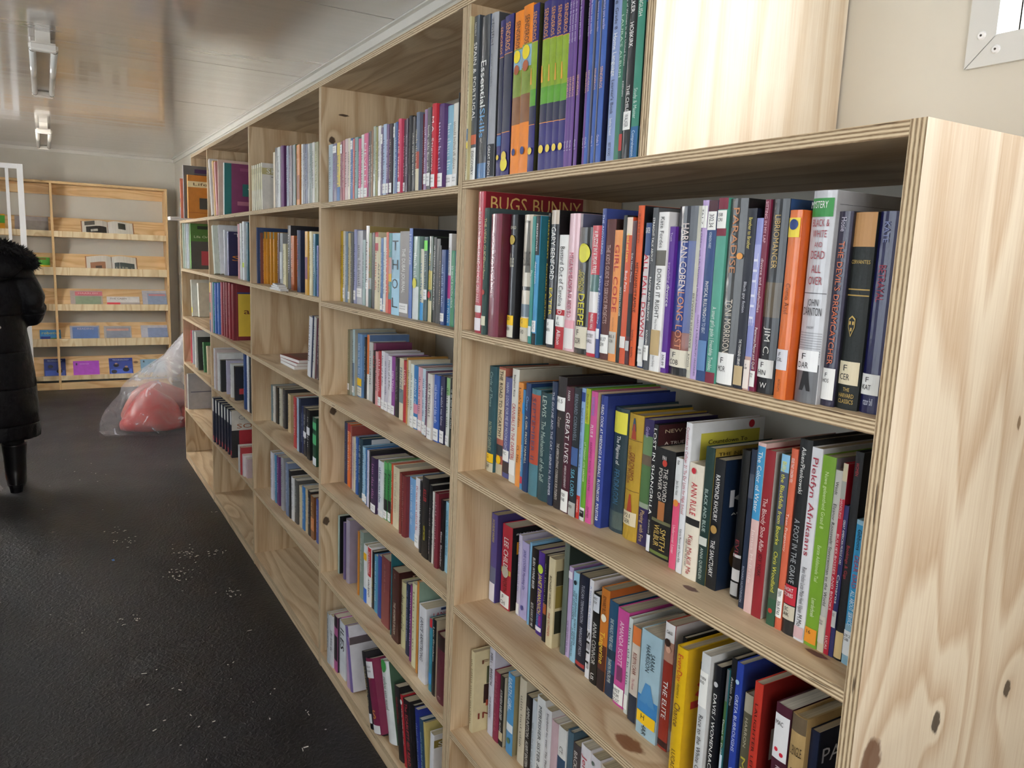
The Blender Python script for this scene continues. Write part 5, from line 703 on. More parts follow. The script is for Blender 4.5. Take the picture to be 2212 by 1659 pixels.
(0.7813,0.0242,0.1925,-0.0701,{'T':[('~',0.2,0.75,0.5,'4a5a5a')],'col':'a2b8b8','L':'grey paperback with dark teal lettering, 8th from left, second shelf, second bay'}),
(0.7389,0.0250,0.2316,-0.0639,{'k':'h','g':1,'C':'a8925a','T':[('~',0.2,0.75,0.5,'7a6a64')],'S':[(0.7,0.78,'efeeec','~')],'col':'e2dcd8','L':'white plastic-wrapped hardback with spine label, 9th from left, second shelf, second bay'}),
(0.6956,0.0237,0.2108,-0.0575,{'T':[('~',0.2,0.75,0.5,'d87a34')],'B':[(0.6,0.75,'a8b4b0'),(0.75,1,'3a5a5a')],'col':'6a7a3e','L':'olive paperback with orange lettering, 10th from left, second shelf, second bay'}),
(0.6563,0.0237,0.2114,-0.0521,{'T':[('~',0.2,0.75,0.5,'5a5e66')],'col':'1c1e22','L':'black paperback with slate lettering, 11th from left, second shelf, second bay'}),
(0.6208,0.0251,0.2121,-0.0480,{'T':[('~',0.2,0.75,0.5,'b83a3a')],'B':[(0,0.06,'b83a3a'),(0.14,0.24,'b83a4a')],'col':'ddd0b0','L':'cream paperback with red lettering, 12th from left, second shelf, second bay'}),
(0.5836,0.0182,0.1982,-0.0437,{'T':[('ANTHO',0.35,0.75,0.6,'22201a')],'col':'d6cca6','L':'beige paperback with dark brown lettering, 13th from left, second shelf, second bay'}),
(0.5564,0.0178,0.1958,-0.0406,{'T':[('~',0.2,0.75,0.5,'cfe0ee')],'S':[(0.82,0.98,'efeeec','~')],'col':'3a6ea8','L':'blue paperback with spine label, 14th from left, second shelf, second bay'}),
(0.5298,0.0193,0.1978,-0.0376,{'T':[('~',0.2,0.75,0.5,'4a6a8a')],'S':[(0.9,0.98,'efeeec','~')],'col':'dcdcd8','L':'white paperback with spine label, 15th from left, second shelf, second bay'}),
(0.5013,0.0172,0.2106,-0.0343,{'T':[('~',0.2,0.75,0.5,'f2d9d0')],'col':'d9705c','L':'salmon paperback with white lettering, 16th from left, second shelf, second bay'}),
(0.4759,0.0209,0.2081,-0.0314,{'T':[('~',0.2,0.75,0.5,'e6c24a')],'B':[(0.3,0.5,'c9a0a0'),(0.5,0.6,'e0b03a'),(0.82,1,'cc3a34')],'col':'3c8a8e','L':'teal paperback with yellow lettering, 17th from left, second shelf, second bay'}),
(0.4459,0.0520,0.2078,-0.0281,{'T':[('T H O L',0.05,0.98,0.75,'1e2c34','v')],'B':[(0.55,1,'a9d4ea')],'col':'9cc4d8','L':'thick pale blue paperback with black lettering, 18th from left, second shelf, second bay'}),
(0.3922,0.0587,0.2115,-0.0277,{'T':[('THE DUBAI JOURNAL',0.2,0.72,0.4,'efefec')],'S':[(0.84,0.95,'efeeec','~')],'col':'8a8482','L':'thick grey paperback reading JOURNAL, 19th from left, second shelf, second bay'}),
(0.3320,0.0190,0.2181,-0.0274,{'C':'1a1c22','T':[('J M COETZEE',0.06,0.4,0.6,'dce4f4')],'col':'5574b8','L':'blue paperback with white lettering, 20th from left, second shelf, second bay'}),
(0.3128,0.0358,0.1991,-0.0296,{'g':1,'T':[('~',0.2,0.75,0.5,'dfe6e2')],'B':[(0.38,0.6,'7d9c92'),(0.6,1,'dce4e4')],'R':[(0.4,0.56,0.35,'e0d84a')],'col':'7d9c92','L':'thick grey plastic-wrapped paperback with white lettering, 21st from left, second shelf, second bay'}),
(0.2768,0.0191,0.1697,-0.0339,{'T':[('~',0.2,0.75,0.5,'3a6a9a')],'B':[(0.75,1,'3f9ad8')],'col':'d6d2bc','L':'cream paperback with blue lettering, 22nd from left, second shelf, second bay'}),
(0.2567,0.0211,0.1973,-0.0337,{'T':[('~',0.2,0.75,0.5,'9cb0b0')],'S':[(0.62,0.74,'efeeec','~'),(0.04,0.16,'6be04a','')],'col':'2c4a4e','L':'dark teal paperback with spine label, 23rd from left, second shelf, second bay'}),
(0.2354,0.0207,0.1993,-0.0362,{'g':1,'T':[('~',0.2,0.75,0.5,'c9b83a')],'B':[(0.4,0.62,'b8a83a'),(0.75,1,'cfc49a')],'R':[(0.4,0.68,0.4,'c02a30')],'col':'4a5a4a','L':'dark green plastic-wrapped paperback with yellow lettering, 24th from left, second shelf, second bay'}),
(0.2145,0.0157,0.1971,-0.0385,{'T':[('MY CHILDREN! MY AFRICA! ATHOL FUGARD',0.1,0.85,0.5,'e4e4e0')],'col':'16181a','L':'black paperback with white lettering, 25th from left, second shelf, second bay'}),
(0.1928,0.0199,0.1937,-0.0360,{'T':[('~',0.2,0.75,0.5,'4a4c50')],'col':'0f1012','L':'black paperback with charcoal lettering, 26th from left, second shelf, second bay'}),
(0.1720,0.0061,0.1786,-0.0359,{'T':[('~',0.2,0.75,0.5,'c9a98a')],'col':'1c1a1e','L':'slim black paperback with beige lettering, 27th from left, second shelf, second bay'}),
(0.1538,0.0203,0.1692,-0.0305,{'T':[('~',0.2,0.75,0.5,'b8c8e4')],'S':[(0.84,0.95,'efeeec','~')],'col':'2c4a86','L':'blue paperback with spine label, 28th from left, second shelf, second bay'}),
(0.1333,0.0146,0.2050,-0.0376,{'T':[('EAT TO LIVE',0.7,0.97,0.6,'f2f2ee'),('JUST FOUR MINUTES',0.15,0.42,0.4,'3a3a3a')],'B':[(0.45,0.7,'c23a86'),(0.7,1,'2a8ac0')],'col':'e6e4e4','L':'white paperback reading EAT TO LIVE, 29th from left, second shelf, second bay'}),
(0.1150,0.0189,0.1680,-0.0360,{'T':[('SO WHAT IS SOUTH AFRICA',0.2,0.75,0.5,'e0f0e6')],'col':'2f8a5e','L':'green paperback reading SOUTH AFRICA, 30th from left, second shelf, second bay'}),
(0.0958,0.0146,0.1683,-0.0367,{'T':[('~',0.2,0.75,0.5,'d0dcec')],'col':'2a5ea0','L':'blue paperback with pale grey lettering, 31st from left, second shelf, second bay'})]),
(2,0.9307,'books on the third shelf of the second bay',[
(0.9572,0.0199,0.2111,-0.0857,{'k':'h','g':1,'C':'a8a798','T':[('~',0.15,0.72,0.45,'c9c4a0')],'S':[(0.82,0.92,'f2f2f2','~')],'col':'8a876a','L':'olive plastic-wrapped hardback with spine label, 1st from left, third shelf, second bay'}),
(0.9371,0.0196,0.2139,-0.0944,{'k':'h','g':1,'C':'a8a798','T':[('~',0.15,0.72,0.45,'3a4a5a')],'B':[(0.5,0.95,'6a84a0')],'S':[(0.85,0.95,'f2f2f2','~')],'col':'b9d4dc','L':'pale grey plastic-wrapped hardback with spine label, 2nd from left, third shelf, second bay'}),
(0.9173,0.0423,0.2032,-0.1055,{'T':[('~',0.15,0.72,0.45,'d6e4f0')],'S':[(0.7,0.82,'f6c81c',''),(0.84,0.98,'dcd9cc','~')],'col':'6a94c4','L':'thick light blue paperback with spine label, 3rd from left, third shelf, second bay'}),
(0.8747,0.0191,0.1945,-0.1126,{'T':[('~',0.15,0.72,0.45,'d4d0c8')],'col':'17171a','L':'black paperback with pale grey lettering, 4th from left, third shelf, second bay'}),
(0.8555,0.0195,0.2050,-0.1136,{'k':'h','C':'5f7ba6','T':[('~',0.15,0.72,0.45,'7a7a76')],'B':[(0,0.6,'d8702c')],'col':'e6e4de','L':'white hardback with grey lettering, 5th from left, third shelf, second bay'}),
(0.8358,0.0286,0.1848,-0.1146,{'T':[('~',0.15,0.72,0.45,'5a5e5c')],'col':'c9ccca','L':'pale grey paperback with charcoal lettering, 6th from left, third shelf, second bay'}),
(0.8070,0.0202,0.1847,-0.1157,{'k':'h','g':1,'C':'7a3a5c','T':[('~',0.15,0.72,0.45,'e0c4cf')],'col':'8c4a66','L':'mauve plastic-wrapped hardback with pale pink lettering, 7th from left, third shelf, second bay'}),
(0.7849,0.0167,0.1639,-0.1089,{'T':[('KILL',0.1,0.35,0.7,'d84a4a')],'col':'1a1618','L':'black paperback with red lettering, 8th from left, third shelf, second bay'}),
(0.7630,0.0232,0.1640,-0.1073,{'T':[('~',0.15,0.72,0.45,'2a1a1c')],'col':'d89a9c','L':'pale pink paperback with dark brown lettering, 9th from left, third shelf, second bay'}),
(0.7365,0.0250,0.1686,-0.1064,{'T':[('~',0.15,0.72,0.45,'f0dcd8')],'S':[(0.82,0.98,'f2f2f2','~')],'col':'b8303c','L':'red paperback with spine label, 10th from left, third shelf, second bay'}),
(0.6978,0.0244,0.1735,-0.1015,{'T':[('Heart of a Killer',0.08,0.6,0.5,'2a2a34')],'S':[(0.84,0.99,'f2f2f2','~')],'col':'e4e2e8','L':'white paperback with dark italic title, left of its, 11th from left, third shelf, second bay'}),
(0.6711,0.0275,0.1720,-0.1009,{'T':[('~',0.15,0.72,0.45,'6a6a8a')],'S':[(0.84,0.99,'f2f2f2','~')],'col':'cfccd8','L':'pale grey paperback with spine label, 12th from left, third shelf, second bay'}),
(0.6412,0.0269,0.1667,-0.1003,{'T':[('Heart of a Killer',0.08,0.6,0.5,'2a2a34')],'S':[(0.82,0.99,'f2f2f2','~')],'col':'e4e2e8','L':'white paperback with dark italic title, right of its, 13th from left, third shelf, second bay'}),
(0.6119,0.0250,0.1691,-0.0997,{'T':[('MELTING',0.25,0.6,0.5,'ecd9f0')],'S':[(0.84,0.99,'f2f2f2','~')],'col':'8a3a94','L':'purple paperback with spine label, 14th from left, third shelf, second bay'}),
(0.5843,0.0304,0.1689,-0.0990,{'T':[('~',0.15,0.72,0.45,'8a8a84')],'col':'1a1a1a','L':'black paperback with grey lettering, 15th from left, third shelf, second bay'}),
(0.5424,0.0283,0.1732,-0.0947,{'T':[('FRENZIED',0.15,0.55,0.6,'3a5a78')],'B':[(0.5,0.72,'7a8a8c')],'col':'d9cfb4','L':'cream paperback with slate lettering, 16th from left, third shelf, second bay'}),
(0.5038,0.0213,0.1709,-0.0907,{'T':[('LOVER',0.15,0.4,0.6,'f4e0dc')],'col':'b82430','L':'red paperback with white lettering, 17th from left, third shelf, second bay'}),
(0.4789,0.0085,0.1816,-0.0895,{'T':[('~',0.15,0.72,0.45,'5a3a1a')],'col':'c4924a','L':'slim tan paperback with brown lettering, 18th from left, third shelf, second bay'}),
(0.4589,0.0164,0.1781,-0.0850,{'T':[('~',0.15,0.72,0.45,'6a6450')],'col':'d9d2bc','L':'cream paperback with brown lettering, 19th from left, third shelf, second bay'}),
(0.4396,0.0202,0.1711,-0.0841,{'T':[('~',0.15,0.72,0.45,'4a6a50')],'S':[(0.82,0.98,'f2f2f2','~')],'col':'e2e8e0','L':'white paperback with spine label, 20th from left, third shelf, second bay'}),
(0.4192,0.0270,0.1698,-0.0849,{'T':[('ABSENCE OF',0.2,0.6,0.5,'e4f0f8')],'B':[(0.6,0.75,'d88aa0')],'S':[(0.8,0.98,'f2f2f2','~')],'col':'2f7ab8','L':'blue paperback with spine label, 21st from left, third shelf, second bay'}),
(0.3921,0.0270,0.1695,-0.0852,{'T':[('~',0.15,0.72,0.45,'a84a64')],'S':[(0.82,0.98,'f2f2f2','~')],'col':'dcb0b8','L':'pale pink paperback with spine label, 22nd from left, third shelf, second bay'}),
(0.3502,0.0189,0.1710,-0.0789,{'T':[('~',0.15,0.72,0.45,'3a5a8a')],'S':[(0.8,0.98,'f2f2f2','~')],'col':'c4d8e4','L':'pale grey paperback with spine label, 23rd from left, third shelf, second bay'}),
(0.3206,0.0103,0.1681,-0.0744,{'T':[('~',0.15,0.72,0.45,'e9dce4')],'S':[(0.82,0.98,'f2f2f2','~')],'col':'7a5a70','L':'slim mauve paperback with spine label, 24th from left, third shelf, second bay'}),
(0.3004,0.0283,0.1664,-0.0702,{'T':[('KAY MICHAELS',0.15,0.65,0.5,'2a2226')],'S':[(0.82,0.99,'f2f2f2','~')],'col':'e6e0d8','L':'white paperback with spine label, 25th from left, third shelf, second bay'}),
(0.2719,0.0304,0.1677,-0.0752,{'T':[('~',0.15,0.72,0.45,'dce8f8')],'S':[(0.8,0.98,'f2f2f2','~')],'col':'3260b8','L':'blue paperback with spine label, 26th from left, third shelf, second bay'}),
(0.2413,0.0247,0.1689,-0.0780,{'T':[('~',0.15,0.72,0.45,'dcdcea')],'S':[(0.8,0.98,'f2f2f2','~')],'col':'23204a','L':'navy paperback with spine label, 27th from left, third shelf, second bay'}),
(0.2164,0.0186,0.1680,-0.0824,{'T':[('~',0.15,0.72,0.45,'3a5a34')],'B':[(0,0.25,'8ab87a')],'S':[(0.85,0.98,'f2f2f2','~')],'col':'e0e4dc','L':'white paperback with spine label, 28th from left, third shelf, second bay'}),
(0.1976,0.0259,0.1680,-0.0830,{'T':[('~',0.15,0.72,0.45,'d8dcd4')],'col':'16221c','L':'black paperback with white lettering, 29th from left, third shelf, second bay'})]),
(2,0.6372,'books on the fourth shelf of the second bay',[
(0.9509,0.0287,0.2049,-0.0754,{'T':[('~',0.12,0.75,0.42,'8a94b8')],'col':'2c3a66','L':'dark blue paperback with lavender lettering, 1st from left, fourth shelf, second bay'}),
(0.9150,0.0291,0.2077,-0.0733,{'T':[('~',0.12,0.75,0.42,'f6dcc4')],'B':[(0,0.12,'a82a34')],'col':'e0702c','L':'orange paperback with cream lettering, 2nd from left, fourth shelf, second bay'}),
(0.8788,0.0143,0.2060,-0.0713,{'T':[('~',0.12,0.75,0.42,'e4c8b8')],'col':'9a4a44','L':'brown paperback with cream lettering, 3rd from left, fourth shelf, second bay'}),
(0.8604,0.0141,0.1756,-0.0702,{'T':[('~',0.12,0.75,0.42,'3a5a9a')],'col':'c9bcb8','L':'pale grey paperback with blue lettering, 4th from left, fourth shelf, second bay'}),
(0.8422,0.0169,0.1786,-0.0692,{'T':[('~',0.12,0.75,0.42,'8a8270')],'col':'d9cfb2','L':'cream paperback with grey lettering, 5th from left, fourth shelf, second bay'}),
(0.8207,0.0206,0.1844,-0.0680,{'T':[('~',0.12,0.75,0.42,'cfdcf0')],'col':'3060a8','L':'blue paperback with pale grey lettering, 6th from left, fourth shelf, second bay'}),
(0.7925,0.0327,0.1875,-0.0657,{'k':'h','C':'173046','T':[('~',0.12,0.75,0.42,'b8c8d0')],'CP':[(0.25,0.75,0.02,0.12,'d0d4da')],'col':'1c3c4c','L':'dark teal hardback with pale grey lettering, 7th from left, fourth shelf, second bay'}),
(0.7486,0.0300,0.1710,-0.0621,{'k':'h','C':'2a2e34','T':[('~',0.12,0.75,0.42,'3a5a70')],'S':[(0.85,0.98,'f2f2f2','~')],'col':'9cc4dc','L':'pale blue hardback with spine label, 8th from left, fourth shelf, second bay'}),
(0.7086,0.0146,0.1773,-0.0588,{'T':[('~',0.12,0.75,0.42,'d4e4f0')],'S':[(0.85,0.98,'f2f2f2','~')],'col':'3a74a8','L':'blue paperback with spine label, 9th from left, fourth shelf, second bay'}),
(0.6884,0.0171,0.1730,-0.0571,{'T':[('~',0.12,0.75,0.42,'6a6a9a')],'col':'cfcce0','L':'pale grey paperback with blue lettering, 10th from left, fourth shelf, second bay'}),
(0.6651,0.0124,0.1780,-0.0552,{'T':[('~',0.12,0.75,0.42,'b8b8bc')],'col':'25252a','L':'black paperback with pale grey lettering, 11th from left, fourth shelf, second bay'}),
(0.6434,0.0412,0.1660,-0.0521,{'T':[('~',0.12,0.75,0.42,'c480b0')],'S':[(0.84,0.98,'f2f2f2','~')],'col':'37204a','L':'thick purple paperback with spine label, 12th from left, fourth shelf, second bay'}),
(0.6020,0.0368,0.1649,-0.0588,{'T':[('~',0.12,0.75,0.42,'3a5a7a')],'S':[(0.88,0.92,'f2f2f2','~')],'col':'e2e6ea','L':'thick white paperback with spine label, 13th from left, fourth shelf, second bay'}),
(0.5650,0.0261,0.1690,-0.0624,{'T':[('Fairstein',0.2,0.62,0.65,'14201a')],'B':[(0,0.12,'5fae62'),(0.64,0.84,'16181c')],'S':[(0.84,0.98,'f2f2f2','~')],'col':'3f8f4e','L':'green and black paperback, left of its twin, 14th from left, fourth shelf, second bay'}),
(0.5386,0.0231,0.1733,-0.0640,{'T':[('Fairstein',0.2,0.62,0.65,'14201a')],'B':[(0,0.12,'5fae62'),(0.64,0.84,'16181c')],'S':[(0.84,0.98,'f2f2f2','~')],'col':'3f8f4e','L':'green and black paperback, right of its twin, 15th from left, fourth shelf, second bay'}),
(0.5154,0.0118,0.1735,-0.0650,{'T':[('~',0.12,0.75,0.42,'ecdcc4')],'B':[(0.7,0.95,'b84a2c')],'col':'c9502c','L':'slim orange paperback with cream lettering, 16th from left, fourth shelf, second bay'}),
(0.4973,0.0433,0.1737,-0.0628,{'T':[('~',0.12,0.75,0.42,'b8a888')],'col':'dccfb0','L':'thick cream paperback with beige lettering, 17th from left, fourth shelf, second bay'}),
(0.4364,0.0134,0.1701,-0.0559,{'k':'h','T':[('~',0.12,0.75,0.42,'d8c4b4')],'col':'8a3a34','L':'brown hardback with cream lettering, 18th from left, fourth shelf, second bay'}),
(0.4183,0.0270,0.1690,-0.0543,{'k':'h','T':[('~',0.12,0.75,0.42,'a86a64')],'col':'7a2a2c','L':'maroon hardback with salmon lettering, 19th from left, fourth shelf, second bay'}),
(0.3911,0.0369,0.1697,-0.0669,{'T':[('~',0.12,0.75,0.42,'dcecf8')],'col':'7fb0e0','L':'thick light blue paperback with white lettering, 20th from left, fourth shelf, second bay'}),
(0.3295,0.0266,0.1866,-0.0565,{'T':[('~',0.12,0.75,0.42,'b83a5a')],'S':[(0.82,0.98,'f2f2f2','~')],'col':'e6e4ea','L':'white paperback with spine label, 21st from left, fourth shelf, second bay'}),
(0.2852,0.0133,0.1882,-0.0491,{'T':[('~',0.12,0.75,0.42,'d0d0d0')],'col':'28282c','L':'black paperback with pale grey lettering, 22nd from left, fourth shelf, second bay'}),
(0.2627,0.0376,0.2084,-0.0453,{'T':[('KILLER',0.15,0.3,0.5,'d0343c'),('HURT MATTERS',0.6,0.78,0.35,'e0d03a')],'col':'141215','L':'thick black paperback with red lettering, 23rd from left, fourth shelf, second bay'}),
(0.2248,0.0189,0.1967,-0.0469,{'T':[('In all Chaos',0.3,0.9,0.45,'9a8a8a')],'col':'17171a','L':'black paperback with grey lettering, 24th from left, fourth shelf, second bay'}),
(0.2057,0.0093,0.1836,-0.0480,{'T':[('~',0.12,0.75,0.42,'3a3a3a')],'col':'d4d2cc','L':'slim pale grey paperback with charcoal lettering, 25th from left, fourth shelf, second bay'}),
(0.1841,0.0200,0.1881,-0.0426,{'k':'h','T':[('~',0.12,0.75,0.42,'c99aa4')],'col':'7a2434','L':'maroon hardback with pale pink lettering, 26th from left, fourth shelf, second bay'}),
(0.1639,0.0183,0.1759,-0.0503,{'T':[('Gena Showalter',0.45,0.95,0.5,'f0e4e0')],'col':'1c1416','L':'black paperback with white lettering, 27th from left, fourth shelf, second bay'}),
(0.1454,0.0217,0.1755,-0.0545,{'T':[('~',0.12,0.75,0.42,'3a7a9a')],'col':'9ccbdf','L':'pale blue paperback with light blue lettering, 28th from left, fourth shelf, second bay'})]),
(2,0.3332,'books on the fifth shelf of the second bay',[
(0.9360,0.0140,0.1984,-0.0506,{'k':'b','C':'17181a','col':'a9c4bc','L':'pale green booklet, 1st from left, fifth shelf, second bay'}),
(0.8829,0.0140,0.1932,-0.0509,{'k':'b','col':'6a5a88','L':'mauve booklet, 2nd from left, fifth shelf, second bay'}),
(0.8634,0.0324,0.2112,-0.0511,{'k':'h','dep':0.19,'g':1,'C':'9c94a8','col':'a49cb0','L':'mauve transparent-cased volume, 3rd from left, fifth shelf, second bay'}),
(0.7506,0.0140,0.2063,-0.0521,{'k':'b','col':'c9822e','L':'orange booklet, 4th from left, fifth shelf, second bay'}),
(0.7317,0.0317,0.2151,-0.0523,{'T':[('~',0.1,0.6,0.4,'d0d8d0')],'col':'8a9a90','L':'grey paperback with white lettering, 5th from left, fifth shelf, second bay'}),
(0.6972,0.0270,0.1837,-0.0528,{'B':[(0.75,1,'2a6ad0')],'S':[(0.14,0.26,'f4bc1c','')],'col':'e2e6e8','L':'white and blue paperback with yellow sticker, 6th from left, fifth shelf, second bay'}),
(0.6700,0.0281,0.1871,-0.0556,{'T':[('THE FOUNTAINHEAD',0.08,0.46,0.5,'f2f2ee'),('AYN RAND',0.55,0.85,0.5,'3a3a44')],'B':[(0.02,0.5,'c42a30')],'col':'ecebea','L':'white paperback reading THE FOUNTAINHEAD, 7th from left, fifth shelf, second bay'}),
(0.6417,0.0178,0.1800,-0.0586,{'T':[('~',0.3,0.9,0.5,'d8c84a')],'col':'1d1d20','L':'black paperback with yellow lettering, 8th from left, fifth shelf, second bay'}),
(0.6196,0.0272,0.1766,-0.0578,{'T':[('~',0.1,0.8,0.4,'dceaf0')],'col':'4f98b8','L':'light blue paperback with white lettering, 9th from left, fifth shelf, second bay'}),
(0.5842,0.0275,0.1902,-0.0550,{'col':'2f4a9a','L':'blue paperback, 10th from left, fifth shelf, second bay'}),
(0.5420,0.0600,0.2043,-0.0501,{'T':[('~',0.1,0.5,0.2,'b8807c')],'B':[(0.45,1,'8a4844')],'col':'7c3a3c','L':'mottled maroon paperback, 11th from left, fifth shelf, second bay'}),
(0.4587,0.0061,0.2384,-0.0455,{'k':'b','col':'2a6a74','L':'slim teal booklet, 12th from left, fifth shelf, second bay'}),
(0.4407,0.0470,0.2057,-0.0414,{'C':'3c1a18','T':[("THE WOMEN'S ROOM",0.45,0.9,0.35,'d8c8b4'),('~',0.05,0.12,0.6,'f2f2ee')],'CT':[('DO',0.3,0.9,0.06,0.16,'c9a48a')],'col':'4a241e','L':"thick brown paperback reading THE WOMEN'S ROOM, 13th from left, fifth shelf, second bay"}),
(0.3935,0.0346,0.1867,-0.0471,{'k':'h','g':1,'T':[('~',0.2,0.75,0.6,'26261c')],'col':'cfc89a','L':'thick beige plastic-wrapped hardback with dark brown lettering, 14th from left, fifth shelf, second bay'}),
(0.3424,0.0239,0.2011,-0.0416,{'T':[('~',0.1,0.8,0.4,'9aa8c8')],'col':'1f2c4a','L':'navy paperback with lavender lettering, 15th from left, fifth shelf, second bay'}),
(0.3034,0.0109,0.2109,-0.0365,{'k':'b','T':[('~',0.1,0.8,0.5,'f0dcec')],'col':'8a3a80','L':'slim purple booklet with white lettering, 16th from left, fifth shelf, second bay'}),
(0.2808,0.0266,0.2280,-0.0321,{'T':[('~',0.1,0.8,0.3,'8a8460')],'col':'dcd8ae','L':'cream paperback with olive lettering, 17th from left, fifth shelf, second bay'}),
(0.2422,0.0112,0.2460,-0.0282,{'C':'8aa494','col':'d08a3c','L':'slim orange paperback, 18th from left, fifth shelf, second bay'}),
(0.2151,0.0418,0.1991,-0.0225,{'C':'d3d3d9','T':[('LANCE ARMSTRONG',0.15,0.72,0.45,'4a4c58')],'CP':[(0.3,0.75,0.01,0.045,'2a3a6a')],'CT':[('LANCE ARMSTRONG',0.15,1.3,0.06,0.115,'b4243c')],'col':'dfdfe4','L':'thick white paperback reading LANCE, 19th from left, fifth shelf, second bay'}),
(0.1524,0.0152,0.1890,-0.0232,{'B':[(0,0.12,'c22a34'),(0.75,0.9,'3f8fd0')],'col':'3a8aa0','L':'teal paperback, 20th from left, fifth shelf, second bay'}),
(0.1322,0.0176,0.1958,-0.0222,{'C':'b9ab94','T':[('Lois Gresham',0.1,0.55,0.5,'d0d4cc')],'col':'141619','L':'black paperback with pale grey lettering, 21st from left, fifth shelf, second bay'}),
(0.1106,0.0498,0.1714,-0.0215,{'k':'h','T':[('C',0.9,0.93,0.3,'d8b8bc','h')],'B':[(0,0.2,'2a1a18')],'col':'5e1f2e','L':'maroon hardback with dark top, 22nd from left, fifth shelf, second bay'})]),
(2,0.0500,'books on the bottom shelf of the second bay',[
(0.8939,0.0266,0.1718,-0.0007,{'g':1,'T':[('~',0.1,0.7,0.4,'3a3a40')],'col':'c2c8cc','L':'pale grey plastic-wrapped paperback with charcoal lettering, 1st from left, bottom shelf, second bay'}),
(0.8671,0.0304,0.1772,-0.0033,{'T':[('~',0.3,0.7,0.6,'2a2a30')],'col':'dcdde0','L':'white paperback with black lettering, 2nd from left, bottom shelf, second bay'}),
(0.8365,0.0333,0.1878,-0.0066,{'C':'2c2430','B':[(0,0.2,'2a2228'),(0.35,0.8,'2a2228')],'CP':[(0.1,0.5,0.0,0.06,'c86ab0')],'col':'b85a94','L':'pink and black patterned paperback, 3rd from left, bottom shelf, second bay'}),
(0.8030,0.0600,0.1847,-0.0133,{'T':[('ILES',0.12,0.5,0.6,'16181e')],'col':'dde2e8','L':'white paperback with bold black lettering, 4th from left, bottom shelf, second bay'}),
(0.7165,0.0279,0.1657,-0.0093,{'lean':-4,'C':'6a6064','col':'c8a4c4','L':'lilac paperback, 5th from left, bottom shelf, second bay'}),
(0.6828,0.0244,0.2000,-0.0090,{'lean':-16,'C':'dcdce4','col':'7a68a8','L':'blue paperback, 6th from left, bottom shelf, second bay'}),
(0.4712,0.0250,0.2150,0.0040,{'lean':-22,'T':[('~',0.2,0.7,0.5,'d8c890')],'S':[(0.8,0.92,'e8e8ea','')],'col':'1c1a20','L':'black paperback with spine label, 7th from left, bottom shelf, second bay'}),
(0.4492,0.0600,0.2050,0.0040,{'k':'h','lean':-23,'T':[('O',0.2,0.28,0.3,'d8943a','h'),('S',0.68,0.8,0.4,'d8943a','h')],'S':[(0.04,0.26,'e6e4e8','~'),(0.88,0.99,'eeeeee','')],'col':'7a1c44','L':'leaning crimson hardback with gold letters, 8th from left, bottom shelf, second bay'}),
(0.4300,0.0266,0.1950,-0.0105,{'lean':-22,'B':[(0.1,0.4,'e0a034'),(0.6,0.8,'c0603a')],'S':[(0.8,0.95,'eeeeee','~')],'col':'2a2220','L':'dark brown paperback with spine label, 9th from left, bottom shelf, second bay'}),
(0.3935,0.0600,0.2220,-0.0175,{'k':'h','lean':-19,'C':'4a6a52','T':[('~',0.2,0.6,0.4,'3a6a4a')],'R':[(0.5,0.06,0.3,'3a9a4a')],'col':'e6eaea','L':'leaning white hardback with green cover, 10th from left, bottom shelf, second bay'}),
(0.3075,0.0328,0.2000,-0.0152,{'lean':-12,'T':[('~',0.15,0.5,0.5,'b0342c')],'col':'17181b','L':'black paperback with red lettering, 11th from left, bottom shelf, second bay'}),
(0.2752,0.0171,0.1900,-0.0178,{'lean':-12,'T':[('~',0.2,0.7,0.4,'f0dcd8')],'R':[(0.5,0.1,0.4,'ecebe8')],'col':'b02430','L':'red paperback with white lettering, 12th from left, bottom shelf, second bay'}),
(0.2550,0.0423,0.1900,-0.0171,{'lean':-12,'T':[('The SCARLETT IBIS READ',0.05,0.9,0.45,'c8404a')],'col':'1a1618','L':'thick black paperback with red lettering, 13th from left, bottom shelf, second bay'}),
(0.2226,0.0170,0.1900,-0.0258,{'lean':-10,'col':'15161a','L':'black paperback, 14th from left, bottom shelf, second bay'}),
(0.2037,0.0213,0.1900,-0.0258,{'lean':-10,'T':[('~',0.2,0.8,0.5,'8a9ad0')],'col':'22328a','L':'blue paperback with pale blue lettering, 15th from left, bottom shelf, second bay'}),
(0.1844,0.0216,0.1750,-0.0273,{'lean':-9,'T':[('~',0.2,0.8,0.5,'9ac0d0')],'col':'2a4a66','L':'dark teal paperback with pale blue lettering, 16th from left, bottom shelf, second bay'}),
(0.1649,0.0142,0.1750,-0.0297,{'lean':-9,'col':'c4b470','L':'tan paperback, 17th from left, bottom shelf, second bay'}),
(0.1427,0.0215,0.1750,-0.0272,{'C':'e4e4e8','CP':[(0,1,0.08,0.2,'8a7a3a')],'CT':[('SHAKE',0.1,1,0.1,0.18,'f2f2ee'),('The',0.25,0.75,0.27,0.36,'2a2a30')],'col':'e6e6ea','L':'white play booklet with gold cover band, lowest shelf, 18th from left, bottom shelf, second bay'})]),
(3,1.5367,'books on the top shelf of the third bay',[
(1.9298,0.0140,0.1819,-0.0060,{'k':'b','B':[(0.08,0.2,'b4ac78'),(0.2,0.55,'d6cfa4')],'col':'dcd8c4','L':'cream booklet, 1st from left, top shelf, third bay'}),
(1.9154,0.0140,0.1823,-0.0100,{'k':'b','B':[(0.08,0.2,'b4ac78'),(0.2,0.55,'d6cfa4')],'col':'dcd8c4','L':'cream booklet, 2nd from left, top shelf, third bay'}),
(1.8907,0.0140,0.1825,-0.0120,{'k':'b','B':[(0.08,0.2,'b4ac78'),(0.2,0.55,'d6cfa4')],'col':'dcd8c4','L':'cream booklet, 3rd from left, top shelf, third bay'}),
